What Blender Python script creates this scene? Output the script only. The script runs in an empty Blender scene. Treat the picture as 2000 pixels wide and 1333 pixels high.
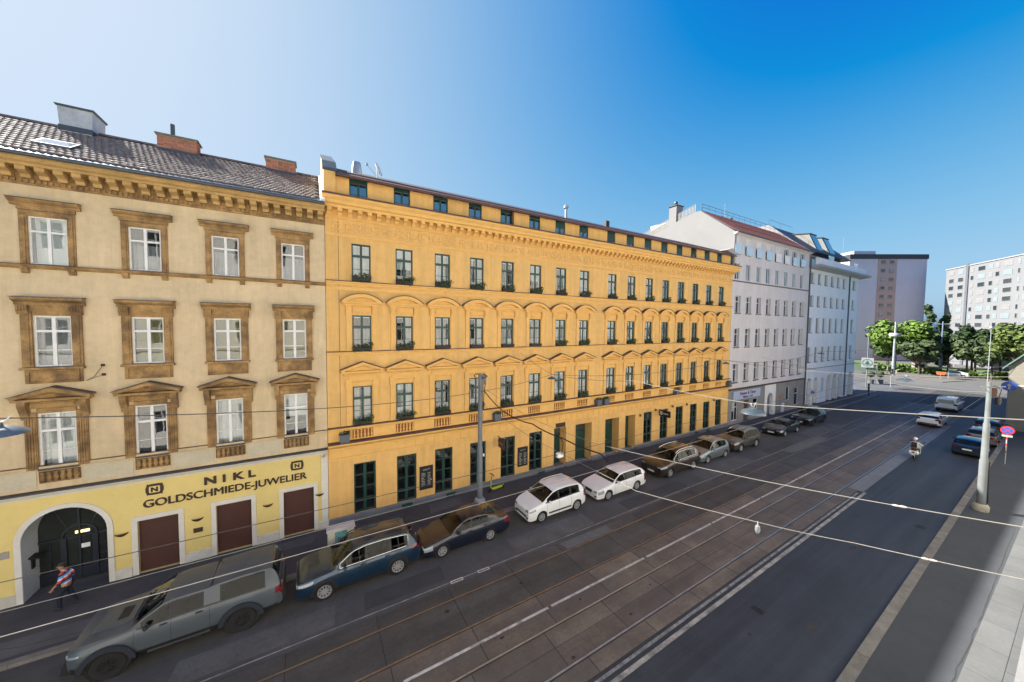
import bpy, bmesh, math, random
import numpy as np
from mathutils import Matrix, Vector
random.seed(7)
SC = bpy.context.scene
COL = SC.collection
R = math.radians
# ---------------------------------------------------------------- camera
HC = 10.85
def cam_axes(yaw, p, r):
    f = np.array([math.cos(yaw)*math.cos(p), math.sin(yaw)*math.cos(p), -math.sin(p)])
    rt = np.array([math.sin(yaw), -math.cos(yaw), 0.0]); up = np.cross(rt, f)
    return math.cos(r)*rt+math.sin(r)*up, -math.sin(r)*rt+math.cos(r)*up, f
rt_, up_, fw_ = cam_axes(R(59.89963), R(2.5763), R(0.562665))
cd = bpy.data.cameras.new('camera'); cam = bpy.data.objects.new('camera', cd); COL.objects.link(cam)
cd.sensor_width = 36; cd.lens = 667/2000*36; cd.clip_start = 0.05; cd.clip_end = 3000
m = Matrix.Identity(4)
for i in range(3):
    m[i][0] = rt_[i]; m[i][1] = up_[i]; m[i][2] = -fw_[i]
m[0][3], m[1][3], m[2][3] = 0, 0, HC
cam.matrix_world = m
SC.camera = cam
# ---------------------------------------------------------------- sky and sun
SUNV = Vector((-0.78, 0.96, 1.0)).normalized()      # towards the sun
elev = math.asin(SUNV.z)
world = bpy.data.worlds.new('World'); SC.world = world; world.use_nodes = True
nt = world.node_tree; nt.nodes.clear()
sky = nt.nodes.new('ShaderNodeTexSky'); sky.sky_type = 'NISHITA'; sky.sun_disc = False
sky.sun_elevation = elev; sky.sun_rotation = math.atan2(SUNV.x, SUNV.y)
sky.altitude = 200; sky.air_density = 0.8; sky.dust_density = 2.5; sky.ozone_density = 5.0
def vmath(op, a, b):
    q = nt.nodes.new('ShaderNodeVectorMath'); q.operation = op; nt.links.new(a, q.inputs[0])
    if isinstance(b, tuple): q.inputs[1].default_value = b
    else: nt.links.new(b, q.inputs[1])
    return q.outputs[0]
# film-like response for the whole sky: deep polarised blue away from the sun, soft shoulder towards it
sx_ = vmath('MAXIMUM', vmath('SUBTRACT', sky.outputs[0], (0.70, 0.85, 0.60)), (0.01, 0.01, 0.01))
sk_col = vmath('DIVIDE', vmath('MULTIPLY', sx_, (2.73, 4.68, 5.60)), vmath('ADD', vmath('MULTIPLY', sx_, (0.8, 1.2, 1.2)), (1.0, 1.0, 1.0)))
bg = nt.nodes.new('ShaderNodeBackground'); bg.inputs[1].default_value = 0.06
wo = nt.nodes.new('ShaderNodeOutputWorld')
nt.links.new(sk_col, bg.inputs[0]); nt.links.new(bg.outputs[0], wo.inputs[0])
sd = bpy.data.lights.new('sun', 'SUN'); sd.energy = 4.6; sd.angle = R(0.6); sd.color = (1.0, 0.95, 0.86)
sun = bpy.data.objects.new('sun', sd); COL.objects.link(sun)
sun.rotation_euler = SUNV.to_track_quat('Z', 'Y').to_euler(); sun.location = (0, 0, 60)
vs = SC.view_settings; vs.view_transform = 'Standard'; vs.look = 'None'; vs.gamma = 1.0; vs.use_curve_mapping = False
vs.exposure = 1.87
# ---------------------------------------------------------------- materials
MATS = {}
def mat(name, col, rough=0.8, var=0.10, scale=1.2, bump=0.0, bscale=30, metal=0.0, coat=0.0, spec=0.5, rnd=0.0, streak=0.0, speck=0.0, tint=None, along=0.0):
    if name in MATS: return MATS[name]
    mt = bpy.data.materials.new(name); mt.use_nodes = True; n = mt.node_tree.nodes; l = mt.node_tree.links
    b = n['Principled BSDF']
    b.inputs['Roughness'].default_value = rough; b.inputs['Metallic'].default_value = metal
    b.inputs['Coat Weight'].default_value = coat; b.inputs['Coat Roughness'].default_value = 0.04
    b.inputs['Specular IOR Level'].default_value = spec
    c4 = (*col, 1)
    b.inputs['Base Color'].default_value = c4
    geo = n.new('ShaderNodeNewGeometry')
    fac = None
    def mul(a, bb):
        q = n.new('ShaderNodeMath'); q.operation = 'MULTIPLY'; l.new(a, q.inputs[0])
        if isinstance(bb, float): q.inputs[1].default_value = bb
        else: l.new(bb, q.inputs[1])
        return q.outputs[0]
    def rng(sock, lo, hi, f0=0.3, f1=0.7):
        q = n.new('ShaderNodeMapRange'); l.new(sock, q.inputs[0]); q.inputs[1].default_value = f0; q.inputs[2].default_value = f1
        q.inputs[3].default_value = lo; q.inputs[4].default_value = hi; return q.outputs[0]
    def noise(sc, det=4, vec=None, rgh=0.6):
        q = n.new('ShaderNodeTexNoise'); q.inputs['Scale'].default_value = sc; q.inputs['Detail'].default_value = det; q.inputs['Roughness'].default_value = rgh
        l.new(vec or geo.outputs['Position'], q.inputs['Vector']); return q.outputs['Fac']
    if var:
        fac = mul(rng(noise(scale, 6), 1-var, 1+var), rng(noise(scale*9, 3), 1-var*0.5, 1+var*0.5))
    if streak:
        mp = n.new('ShaderNodeMapping'); mp.inputs['Scale'].default_value = (1.6, 1.6, 0.12); l.new(geo.outputs['Position'], mp.inputs[0])
        s = rng(noise(1.6, 5, mp.outputs[0], 0.7), 1-streak, 1.03, 0.35, 0.6)
        fac = mul(fac, s) if fac else s
    if along:
        mp = n.new('ShaderNodeMapping'); mp.inputs['Scale'].default_value = (0.035, 1.1, 1.0); l.new(geo.outputs['Position'], mp.inputs[0])
        s = rng(noise(1.3, 5, mp.outputs[0], 0.65), 1-along, 1+along, 0.32, 0.68); fac = mul(fac, s) if fac else s
    if speck:
        s = rng(noise(70, 2), 1-speck, 1+speck, 0.35, 0.65); fac = mul(fac, s) if fac else s
    if rnd:
        oi = n.new('ShaderNodeObjectInfo'); s = rng(oi.outputs['Random'], 1-rnd, 1+rnd, 0, 1); fac = mul(fac, s) if fac else s
    if fac:
        vm = n.new('ShaderNodeVectorMath'); vm.operation = 'SCALE'; vm.inputs[0].default_value = col; l.new(fac, vm.inputs['Scale'])
        last = vm.outputs[0]
        if tint:
            mx = n.new('ShaderNodeMix'); mx.data_type = 'RGBA'; l.new(rng(noise(scale*0.6, 5), 0.0, 0.8, 0.45, 0.68), mx.inputs[0])
            l.new(last, mx.inputs[6]); mx.inputs[7].default_value = (*tint, 1); last = mx.outputs[2]
        l.new(last, b.inputs['Base Color'])
    if bump:
        bp = n.new('ShaderNodeBump'); bp.inputs['Strength'].default_value = bump; bp.inputs['Distance'].default_value = 0.02
        l.new(noise(bscale, 4), bp.inputs['Height']); l.new(bp.outputs[0], b.inputs['Normal'])
    MATS[name] = mt
    return mt
def glass(name, f0=0.11, tint=(0.82, 0.88, 0.9), wob=0.035):
    """thin glazing: clear or tinted, with a mirror reflection that grows towards grazing view"""
    if name in MATS: return MATS[name]
    mt = bpy.data.materials.new(name); mt.use_nodes = True; n = mt.node_tree.nodes; l = mt.node_tree.links; n.clear()
    o = n.new('ShaderNodeOutputMaterial'); mx = n.new('ShaderNodeMixShader'); lw = n.new('ShaderNodeLayerWeight'); lw.inputs[0].default_value = 0.5
    pw = n.new('ShaderNodeMath'); pw.operation = 'POWER'; l.new(lw.outputs['Facing'], pw.inputs[0]); pw.inputs[1].default_value = 4.0
    mr = n.new('ShaderNodeMapRange'); l.new(pw.outputs[0], mr.inputs[0]); mr.inputs[3].default_value = f0; mr.inputs[4].default_value = 1.0
    t = n.new('ShaderNodeBsdfTransparent'); t.inputs[0].default_value = (*tint, 1)
    g = n.new('ShaderNodeBsdfGlossy'); g.inputs['Roughness'].default_value = 0.015; g.inputs[0].default_value = (0.95, 0.97, 1, 1)
    geo = n.new('ShaderNodeNewGeometry'); nz = n.new('ShaderNodeTexNoise'); nz.inputs['Scale'].default_value = 1.7; nz.inputs['Detail'].default_value = 1
    bp = n.new('ShaderNodeBump'); bp.inputs['Strength'].default_value = wob; bp.inputs['Distance'].default_value = 0.05
    l.new(geo.outputs['Position'], nz.inputs['Vector']); l.new(nz.outputs['Fac'], bp.inputs['Height']); l.new(bp.outputs[0], g.inputs['Normal'])
    l.new(mr.outputs[0], mx.inputs[0]); l.new(t.outputs[0], mx.inputs[1]); l.new(g.outputs[0], mx.inputs[2]); l.new(mx.outputs[0], o.inputs[0])
    MATS[name] = mt
    return mt
def emit(name, col, s):
    if name in MATS: return MATS[name]
    mt = mat(name, col, 0.4, 0); b = mt.node_tree.nodes['Principled BSDF']
    b.inputs['Emission Color'].default_value = (*col, 1); b.inputs['Emission Strength'].default_value = s
    return mt
# ---------------------------------------------------------------- mesh builder
class MB:
    def __init__(s): s.v = []; s.f = []
    def add(s, vs, fs):
        k = len(s.v); s.v += [tuple(p) for p in vs]; s.f += [tuple(i+k for i in f) for f in fs]; return s
    def quad(s, *p): return s.add(p, [tuple(range(len(p)))])
    def box(s, x0, x1, y0, y1, z0, z1):
        return s.add([(x0,y0,z0),(x1,y0,z0),(x1,y1,z0),(x0,y1,z0),(x0,y0,z1),(x1,y0,z1),(x1,y1,z1),(x0,y1,z1)],
                     [(0,3,2,1),(4,5,6,7),(0,1,5,4),(1,2,6,5),(2,3,7,6),(3,0,4,7)])
    def prism(s, prof, a, b, axis):
        """extrude a closed 2-D profile from a to b along axis; profile is in the two other axes, in order"""
        def P(u, w, t): return {'x': (t, u, w), 'y': (u, t, w), 'z': (u, w, t)}[axis]
        n = len(prof)
        vs = [P(u, w, a) for u, w in prof]+[P(u, w, b) for u, w in prof]
        return s.add(vs, [tuple(range(n-1, -1, -1)), tuple(range(n, 2*n))]+[(i, (i+1) % n, n+(i+1) % n, n+i) for i in range(n)])
    def tube(s, path, r, n=6, cap=True):
        path = [Vector(p) for p in path]; rings = []
        rr = r if isinstance(r, (list, tuple)) else [r]*len(path)
        for i, p in enumerate(path):
            d = (path[min(i+1, len(path)-1)]-path[max(i-1, 0)]).normalized()
            a = d.orthogonal().normalized() if i == 0 else (a-d*a.dot(d)).normalized()
            b = d.cross(a)
            rings.append([p+(a*math.cos(2*math.pi*k/n)+b*math.sin(2*math.pi*k/n))*rr[i] for k in range(n)])
        fs = []
        for i in range(len(path)-1):
            for k in range(n): fs.append((i*n+k, i*n+(k+1) % n, (i+1)*n+(k+1) % n, (i+1)*n+k))
        if cap: fs += [tuple(range(n-1, -1, -1)), tuple(range((len(path)-1)*n, len(path)*n))]
        return s.add([q for rg in rings for q in rg], fs)
    def lathe(s, prof, n=16, c=(0, 0, 0), axis='z'):
        vs = []; fs = []
        for r, h in prof:
            for k in range(n):
                a = 2*math.pi*k/n; u, w = r*math.cos(a), r*math.sin(a)
                q = {'z': (u, w, h), 'y': (u, h, w), 'x': (h, u, w)}[axis]
                vs.append((q[0]+c[0], q[1]+c[1], q[2]+c[2]))
        for i in range(len(prof)-1):
            for k in range(n): fs.append((i*n+k, i*n+(k+1) % n, (i+1)*n+(k+1) % n, (i+1)*n+k))
        return s.add(vs, fs)
    def ball(s, c, rx, ry=None, rz=None, n=10, m=6):
        ry = ry or rx; rz = rz or rx
        vs = []; fs = []
        for i in range(m+1):
            t = math.pi*i/m
            for k in range(n):
                a = 2*math.pi*k/n
                vs.append((c[0]+rx*math.sin(t)*math.cos(a), c[1]+ry*math.sin(t)*math.sin(a), c[2]+rz*math.cos(t)))
        for i in range(m):
            for k in range(n): fs.append((i*n+k, (i+1)*n+k, (i+1)*n+(k+1) % n, i*n+(k+1) % n))
        return s.add(vs, fs)
    def mesh(s, name, material, smooth=None, recalc=True):
        me = bpy.data.meshes.new(name); me.from_pydata(s.v, [], s.f)
        if recalc:
            bm = bmesh.new(); bm.from_mesh(me); bmesh.ops.recalc_face_normals(bm, faces=bm.faces); bm.to_mesh(me); bm.free()
        if material: me.materials.append(material)
        if smooth is not None:
            me.shade_smooth(); me.set_sharp_from_angle(angle=R(smooth))
        me.update(); return me
def world_loc(o):
    v = Vector((0, 0, 0))
    while o: v += o.location; o = o.parent
    return v
def link(name, me, parent=None, loc=None, rz=0.0):
    """mesh object; loc None keeps mesh coordinates as world coordinates"""
    o = bpy.data.objects.new(name, me); COL.objects.link(o)
    if parent is not None:
        o.parent = parent
        o.location = loc if loc is not None else -world_loc(parent)
    elif loc is not None: o.location = loc
    o.rotation_euler = (0, 0, rz)
    return o
def build(mb, name, material, parent=None, loc=None, smooth=None, recalc=True, rz=0.0):
    return link(name, mb.mesh(name, material, smooth, recalc), parent, loc, rz)
def tag(o, label=None, cat=None, group=None, kind=None):
    if label: o['label'] = label
    if cat: o['category'] = cat
    if group: o['group'] = group
    if kind: o['kind'] = kind
    return o
def thing(name, label, cat, loc=(0, 0, 0), rz=0.0, group=None):
    o = bpy.data.objects.new(name, None); COL.objects.link(o); o.location = loc; o.rotation_euler = (0, 0, rz); o.empty_display_size = 0.3
    return tag(o, label, cat, group)
def arc(cx, cz, r, a0, a1, n, rz=None):
    rz = rz or r
    return [(cx+r*math.cos(R(a0+(a1-a0)*i/n)), cz+rz*math.sin(R(a0+(a1-a0)*i/n))) for i in range(n+1)]
ORD = ['first', 'second', 'third', 'fourth', 'fifth', 'sixth', 'seventh', 'eighth', 'ninth', 'tenth', 'eleventh', 'twelfth', 'thirteenth', 'fourteenth', 'fifteenth', 'sixteenth']
RS = 0.0138                                   # the carriageway runs slightly skewed to the house fronts
def rd(y0, x): return y0+RS*x
FY = 20.1                                      # plane of the house fronts
# common materials
M_yellow = mat('yellow_stucco', (0.72, 0.43, 0.14), 0.85, 0.09, 0.35, 0.15, 60, streak=0.12)
M_yellow_trim = mat('yellow_trim', (0.745, 0.435, 0.13), 0.8, 0.08, 2.0, 0.1, 60)
M_beige = mat('beige_stucco', (0.60, 0.465, 0.28), 0.9, 0.12, 0.5, 0.25, 50, streak=0.10)
M_ochre = mat('ochre_stone_trim', (0.34, 0.205, 0.08), 0.9, 0.4, 2.2, 0.25, 40, tint=(0.10, 0.058, 0.03))
M_paleyellow = mat('pale_yellow_paint', (0.68, 0.53, 0.19), 0.7, 0.05, 0.7, 0.08, 50)
M_whitetrim = mat('white_render', (0.62, 0.59, 0.52), 0.8, 0.07, 1.5)
M_whiteframe = mat('white_window_paint', (0.72, 0.71, 0.68), 0.5, 0.05, 3)
M_green = mat('dark_green_paint', (0.012, 0.05, 0.04), 0.4, 0.12, 3)
M_brownmetal = mat('brown_copper_capping', (0.10, 0.05, 0.038), 0.55, 0.2, 2)
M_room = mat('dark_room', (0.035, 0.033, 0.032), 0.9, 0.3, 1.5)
M_curtain = mat('curtain_cloth', (0.55, 0.54, 0.50), 0.9, 0.12, 2)
M_curtain_dim = mat('grey_curtain_cloth', (0.28, 0.27, 0.26), 0.9, 0.15, 2)
M_blind = mat('roller_blind', (0.62, 0.62, 0.58), 0.8, 0.05, 1)
M_olive = mat('olive_blind', (0.23, 0.20, 0.08), 0.8, 0.1, 1)
M_pane = glass('window_glass'); M_pane2 = glass('coated_glass', 0.32)
M_zinc = mat('zinc_sheet', (0.060, 0.078, 0.095), 0.45, 0.15, 2, metal=0.2)
M_brick = mat('chimney_brick', (0.36, 0.15, 0.085), 0.9, 0.25, 6, 0.4, 20)
M_steel = mat('galvanised_steel', (0.42, 0.44, 0.45), 0.45, 0.12, 3, metal=0.6)
M_black = mat('black_plastic', (0.012, 0.012, 0.013), 0.5, 0.1, 5)
M_asphalt = mat('asphalt', (0.060, 0.058, 0.057), 0.85, 0.22, 0.35, 0.3, 90, speck=0.25)
M_paint = mat('road_paint', (0.42, 0.41, 0.39), 0.8, 0.3, 4, tint=(0.12, 0.12, 0.12))
# ================================================================ ground, road, tracks, pavements
def strip(y0, y1, x0, x1, z, s0=RS, s1=RS, n=1):
    mb = MB()
    for i in range(n):
        a = x0+(x1-x0)*i/n; b = x0+(x1-x0)*(i+1)/n
        mb.quad((a, y0+s0*a, z), (b, y0+s0*b, z), (b, y1+s1*b, z), (a, y1+s1*a, z))
    return mb
M_ground = mat('pale_plaza_asphalt', (0.088, 0.086, 0.083), 0.9, 0.18, 0.08, 0.1, 30)
g = build(MB().quad((-400, -400, 0), (900, -400, 0), (900, 700, 0), (-400, 700, 0)), 'ground', M_ground); tag(g, kind='structure')
M_lane = mat('dark_smooth_asphalt', (0.021, 0.025, 0.032), 0.58, 0.22, 0.25, 0.3, 60, speck=0.3, along=0.45)
o = build(strip(3.2, 7.3, -40, 97, 0.004, 0.018, RS), 'road', M_lane); tag(o, 'dark asphalt traffic lane beside the tram tracks', kind='structure')
o = build(strip(13.0, 17.0, -40, 97, 0.004), 'road', M_asphalt); tag(o, 'patched asphalt lane and parking strip below the houses', kind='structure')
o = build(MB().quad((97, -60, 0.003), (103, -60, 0.003), (103, 70, 0.003), (97, 70, 0.003)), 'road', mat('crossing_asphalt', (0.07, 0.07, 0.07), 0.9, 0.15, 0.1)); tag(o, kind='structure')
# cross street in the shade at the end of the block
o = build(MB().quad((78.5, 17.9, 0.0035), (97, 18.2, 0.0035), (97, 70, 0.0035), (78.5, 70, 0.0035)), 'road', mat('sidestreet_asphalt', (0.075, 0.078, 0.085), 0.85, 0.15, 0.2)); tag(o, kind='structure')
# tram track bed with slabs and rails
M_joint = mat('joint_filler', (0.030, 0.028, 0.027), 0.9, 0.2, 2)
tt = build(strip(7.3, 13.0, -40, 97, 0.005), 'tram_track', M_joint); tag(tt, kind='structure')
M_slab_b = mat('brown_concrete_slab', (0.104, 0.083, 0.067), 0.62, 0.30, 0.9, 0.25, 60, rnd=0.20, speck=0.25, along=0.25, tint=(0.066, 0.060, 0.056))
M_slab_g = mat('grey_concrete_slab', (0.050, 0.047, 0.044), 0.62, 0.30, 0.9, 0.25, 60, rnd=0.16, speck=0.25, along=0.25)
PITCH = 2.79
def slab_row(y0, y1, material, x0=-9.8, nn=31, phase=0.0):
    L = PITCH-0.03
    me = MB().prism([(0, 0), (L, RS*L), (L, RS*L+y1-y0), (0, y1-y0)], 0, 0.012, 'z').mesh('slab', material)
    for k in range(nn):
        x = x0+phase+k*PITCH
        link('slab', me, tt, (x, rd(y0, x), random.choice((0, 0.0015, 0.003))))
slab_row(12.37, 12.98, M_slab_g, phase=0.5)
slab_row(10.90, 12.27, M_slab_g, phase=0.5)
slab_row(10.13, 10.79, M_slab_b, phase=0.6)
slab_row(9.42, 10.10, M_slab_b, phase=0.6)
slab_row(8.67, 9.30, M_slab_b, phase=-0.05)
slab_row(7.98, 8.65, M_slab_b, phase=-0.05)
slab_row(7.32, 7.86, M_slab_b, phase=0.7)
M_rail = mat('rail_steel', (0.40, 0.42, 0.45), 0.3, 0.15, 3, metal=0.85)
M_rust = mat('rusty_rail_steel', (0.26, 0.20, 0.14), 0.45, 0.2, 3, metal=0.75)
M_groove = mat('rail_groove', (0.012, 0.011, 0.01), 0.9, 0.1, 2)
for y, mt_ in ((12.32, M_rust), (10.845, M_rust), (9.36, M_rail), (7.92, M_rail)):
    build(MB().prism([(y-0.02, 0.0), (y+0.045, 0.0), (y+0.045, 0.018), (y-0.02, 0.018)], -40, 97, 'x'), 'tram_rail', mt_, tt)
    build(MB().prism([(y-0.055, 0.0), (y-0.022, 0.0), (y-0.022, 0.0075), (y-0.055, 0.0075)], -40, 97, 'x'), 'rail_groove', M_groove, tt)
for c in list(tt.children):
    if c.name.startswith(('tram_rail', 'rail_groove')):
        for v in c.data.vertices: v.co.y += RS*v.co.x
# road paint
def marking(y0, w, x0, x1, s=RS, z=0.0165, material=M_paint, name='lane_marking'):
    o = build(strip(y0-w/2, y0+w/2, x0, x1, z, s, s, 8), name, material); tag(o, kind='structure'); return o
for k in range(15):
    marking(10.115, 0.10, -9+k*5.6, -9+k*5.6+5.45, RS, 0.0185)
M_pale = mat('worn_pale_paint', (0.26, 0.25, 0.235), 0.85, 0.35, 3, tint=(0.07, 0.07, 0.07))
marking(6.86, 0.15, -12, 31.5, 0.0172, 0.009, M_pale)
M_worn = mat('worn_broken_paint', (0.19, 0.19, 0.195), 0.9, 0.5, 5, tint=(0.05, 0.05, 0.052))
marking(7.13, 0.10, -12, 31, 0.0160, 0.0125, M_worn, 'worn_marking')
marking(13.22, 0.045, -20, 75, 0.0165, 0.0085, M_pale)
o = build(strip(6.95, 7.83, 31.5, 62, 0.019, 0.0172, RS), 'sky_sheen_concrete_strip', mat('sky_sheen_concrete', (0.13, 0.135, 0.145), 0.6, 0.2, 1.0)); tag(o, kind='structure')  # concrete strip beside the rail; sky reflection is painted into its pale tone
o = build(strip(12.40, 12.95, 10.5, 13.6, 0.017), 'repair_patch', mat('grey_patch', (0.10, 0.10, 0.10), 0.85, 0.15, 2)); tag(o, kind='structure')
o = build(strip(12.45, 13.2, 36, 44, 0.017), 'repair_patch', MATS['grey_patch']); tag(o, kind='structure')
for k, x in enumerate((5.1, 6.36)):
    mb = MB(); y = rd(13.2, x); w, h, t = 0.27, 0.075, 0.025
    for a, b, c, d in ((-w, w, -h, -h+t), (-w, w, h-t, h), (-w, -w+t, -h, h), (w-t, w, -h, h)): mb.box(x+a, x+b, y+c, y+d, 0.009, 0.0125+0.001*abs(a-b))
    o = build(mb, 'painted_frame_mark', mat('white_mark', (0.6, 0.6, 0.58), 0.8)); tag(o, kind='structure')
# thin crossing marks far down the road
for x, y, w, l, a in ((56, 10.3, 0.12, 7, 0.35),):
    o = build(MB().quad((x, y-0.9, 0.02), (x+l, y+0.7, 0.02), (x+l+0.3, y+0.7, 0.02), (x+0.3, y-0.9, 0.02)), 'worn_marking', M_worn); tag(o, kind='structure')
# drain grates and manhole
M_iron = mat('cast_iron', (0.03, 0.03, 0.032), 0.6, 0.2, 4, metal=0.4)
for x, y, w in ((28.5, 4.35, 0.5), (14.5, 6.0, 0.28), (62, 12.9, 0.5)):
    mb = MB()
    for k in range(6): mb.box(x+k*w/6, x+k*w/6+w/10, y, y+0.35, 0.003, 0.011)
    mb.box(x-0.03, x+w+0.01, y-0.03, y, 0.003, 0.012); mb.box(x-0.03, x+w+0.01, y+0.35, y+0.38, 0.003, 0.012)
    o = build(mb, 'drain_grate', M_iron); tag(o, kind='structure')
# pavements
M_pave = mat('pavement_asphalt', (0.060, 0.057, 0.058), 0.9, 0.18, 0.4, 0.25, 70, speck=0.12)
M_pave_r = mat('pale_pavement_asphalt', (0.040, 0.045, 0.053), 0.9, 0.12, 0.5, 0.2, 70, speck=0.1)
M_granite = mat('granite_kerb', (0.15, 0.138, 0.122), 0.85, 0.25, 2.5, 0.3, 40, rnd=0.15, speck=0.2)
KL = 16.72
mb = MB(); a, b = -40, 78.3
mb.prism([(a, rd(KL+0.26, a)), (b, rd(KL+0.26, b)), (b, 20.6), (a, 20.6)], -0.05, 0.12, 'z')
sw = build(mb, 'sidewalk', M_pave); tag(sw, 'asphalt pavement along the house fronts', kind='structure')
L = 1.6
me = MB().prism([(0, 0), (L-0.012, RS*L), (L-0.012, RS*L+0.25), (0, 0.25)], -0.02, 0.124, 'z').mesh('kerbstone', M_granite)
kb = thing('kerb', None, None, (0, 0, 0)); tag(kb, kind='structure')
x = -18.0
while x < 78: link('kerbstone', me, kb, (x, rd(KL, x), 0)); x += L
for x0, x1, y0, y1, t in ((1.9, 4.4, 18.1, 19.6, 0.05), (-12, -6.4, 17.0, 17.9, 0.095), (13.4, 16.9, 17.2, 18.6, 0.06), (23, 30, 17.4, 18.0, 0.09), (5.6, 7.6, 18.7, 19.7, 0.085), (-3.8, -0.2, 18.9, 19.6, 0.088)):
    nm = 'pavement_patch_%d' % int(t*1000)
    o = build(MB().quad((x0, y0, 0.124), (x1, y0+0.05, 0.124), (x1+0.15, y1, 0.124), (x0+0.2, y1, 0.124)), 'pavement_patch', mat(nm, (t, t*0.98, t*0.97), 0.9, 0.15, 1)); tag(o, kind='structure')
# near-side pavement: asphalt by the kerb, concrete flags by the wall, granite kerb
def kr(x): return 3.33+0.0195*x
mb = MB(); mb.prism([(-30, -0.6), (66, -0.6), (66, kr(66)-0.3), (-30, kr(-30)-0.3)], -0.05, 0.12, 'z')
swr = build(mb, 'sidewalk', M_pave_r); tag(swr, 'pale pavement on the camera side of the street', kind='structure')
L = 1.9
me = MB().prism([(0, -0.30), (L-0.015, -0.30+0.0195*L), (L-0.015, 0.0195*L), (0, 0)], -0.02, 0.125, 'z').mesh('kerbstone', M_granite)
kb = thing('kerb', None, None, (0, 0, 0)); tag(kb, kind='structure')
x = 6.0
while x < 66: link('kerbstone', me, kb, (x, kr(x), 0)); x += L
M_flag = mat('concrete_flag', (0.098, 0.102, 0.105), 0.9, 0.12, 0.8, 0.2, 60, rnd=0.07, speck=0.08)
for j, (y0, y1) in enumerate(((-0.55, 0.30), (0.315, 1.05), (1.065, 1.75))):
    me = MB().prism([(0, y0), (1.78, y0), (1.78, y1), (0, y1)], 0.10, 0.126, 'z').mesh('paving_slab', M_flag)
    for k in range(22): link('paving_slab', me, swr, (7+k*1.8+(0.9 if j == 1 else 0), 0.0, 0.0))
# low stone base of the house the camera leans out of
mb = MB().prism([(12, -0.5), (52, -0.5), (52, 1.12), (12, 0.78)], 0.12, 0.75, 'z')
o = build(mb, 'stone_plinth', mat('white_stone_plinth', (0.17, 0.175, 0.178), 0.8, 0.08, 1.5)); tag(o, 'low white stone plinth edging the sunlit pavement', 'plinth')

rr = random.Random(12)
def blob(x, y, lx, ly, z, m_, name, n=14):
    ph = rr.uniform(0, 6); pts = [(x+lx*math.cos(2*math.pi*k/n)*(1+0.18*math.sin(3*k+ph)), rd(y, x)+ly*math.sin(2*math.pi*k/n)*(1+0.2*math.cos(2.3*k+ph))) for k in range(n)]
    o = build(MB().quad(*[(a, b, z) for a, b in pts]), name, m_); tag(o, kind='structure')
def rect_patch(x, y, lx, ly, z, m_): 
    o = build(MB().quad((x, rd(y, x), z), (x+lx, rd(y, x+lx), z), (x+lx+0.05, rd(y+ly, x+lx), z), (x+0.1, rd(y+ly, x), z)), 'repair_patch', m_); tag(o, kind='structure')
P1 = mat('dark_repair_asphalt', (0.040, 0.039, 0.040), 0.85, 0.2, 0.8, 0.2, 80, speck=0.2); P2 = mat('pale_repair_asphalt', (0.082, 0.079, 0.077), 0.85, 0.25, 0.8, 0.2, 80, speck=0.2); P3 = mat('lane_stain', (0.022, 0.026, 0.034), 0.5, 0.3, 0.6)
for x, y, lx, ly, m_ in ((-4, 13.4, 4.5, 1.0, P2), (1.5, 13.5, 3.2, 0.9, P1), (8.2, 13.35, 5.0, 1.2, P2), (16, 13.4, 6, 0.9, P1), (24, 13.4, 7, 1.3, P2), (34, 13.4, 5, 0.8, P1), (43, 13.5, 8, 1.2, P2)): rect_patch(x, y, lx, ly, 0.0075, m_)
for x, y, lx, ly, m_ in ((15.5, 4.6, 0.28, 0.12, M_joint), (13.2, 5.6, 0.10, 0.07, M_joint), (23, 5.4, 0.3, 0.10, M_joint), (10.2, 8.3, 0.07, 0.06, M_joint), (7.2, 8.1, 0.08, 0.06, M_joint), (7.4, 11.7, 0.09, 0.08, M_joint), (4.2, 11.9, 0.10, 0.09, M_joint), (9.0, 9.8, 0.07, 0.05, M_joint), (5.5, 9.9, 0.09, 0.05, M_joint), (12.1, 8.9, 0.05, 0.05, M_joint)):
    blob(x, y, lx, ly, 0.0175 if y > 7.3 else 0.0065, m_, 'oil_stain', 9)
def crack(pts, w, z, m_=M_joint):
    mb = MB(); q = [Vector((a, b, z)) for a, b in pts]; fine = []
    for a, b in zip(q, q[1:]):
        for k in range(8): v = a.lerp(b, k/8); fine.append(v+Vector((rr.uniform(-1, 1), rr.uniform(-1, 1), 0))*0.03)
    for a, b in zip(fine, fine[1:]):
        d = (b-a).normalized(); s = Vector((-d.y, d.x, 0))*w*rr.uniform(0.4, 1.2); mb.quad(a-s, b-s, b+s, a+s)
    o = build(mb, 'pavement_crack', m_); tag(o, kind='structure')
crack([(13, 1.80), (17, 1.83), (21, 1.80)], 0.012, 0.128); crack([(21, 1.80), (26, 1.86), (34, 1.90)], 0.008, 0.128)
crack([(15.5, 3.0), (16.0, 1.85)], 0.006, 0.1235); crack([(19.6, 3.1), (20.2, 1.8)], 0.006, 0.1235); crack([(26.0, 3.4), (27.2, 1.8)], 0.010, 0.1235)
crack([(-11, 18.2), (-8.5, 17.4), (-6, 17.1)], 0.010, 0.128); crack([(4.5, 19.9), (5.0, 17.2)], 0.008, 0.128); crack([(-1.5, 19.9), (-1.2, 17.1)], 0.008, 0.128); crack([(11.5, 19.8), (13.5, 17.3)], 0.008, 0.128)
crack([(-12, 6.4), (-2, 6.3), (9, 6.45), (30, 6.9)], 0.006, 0.007)
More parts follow.
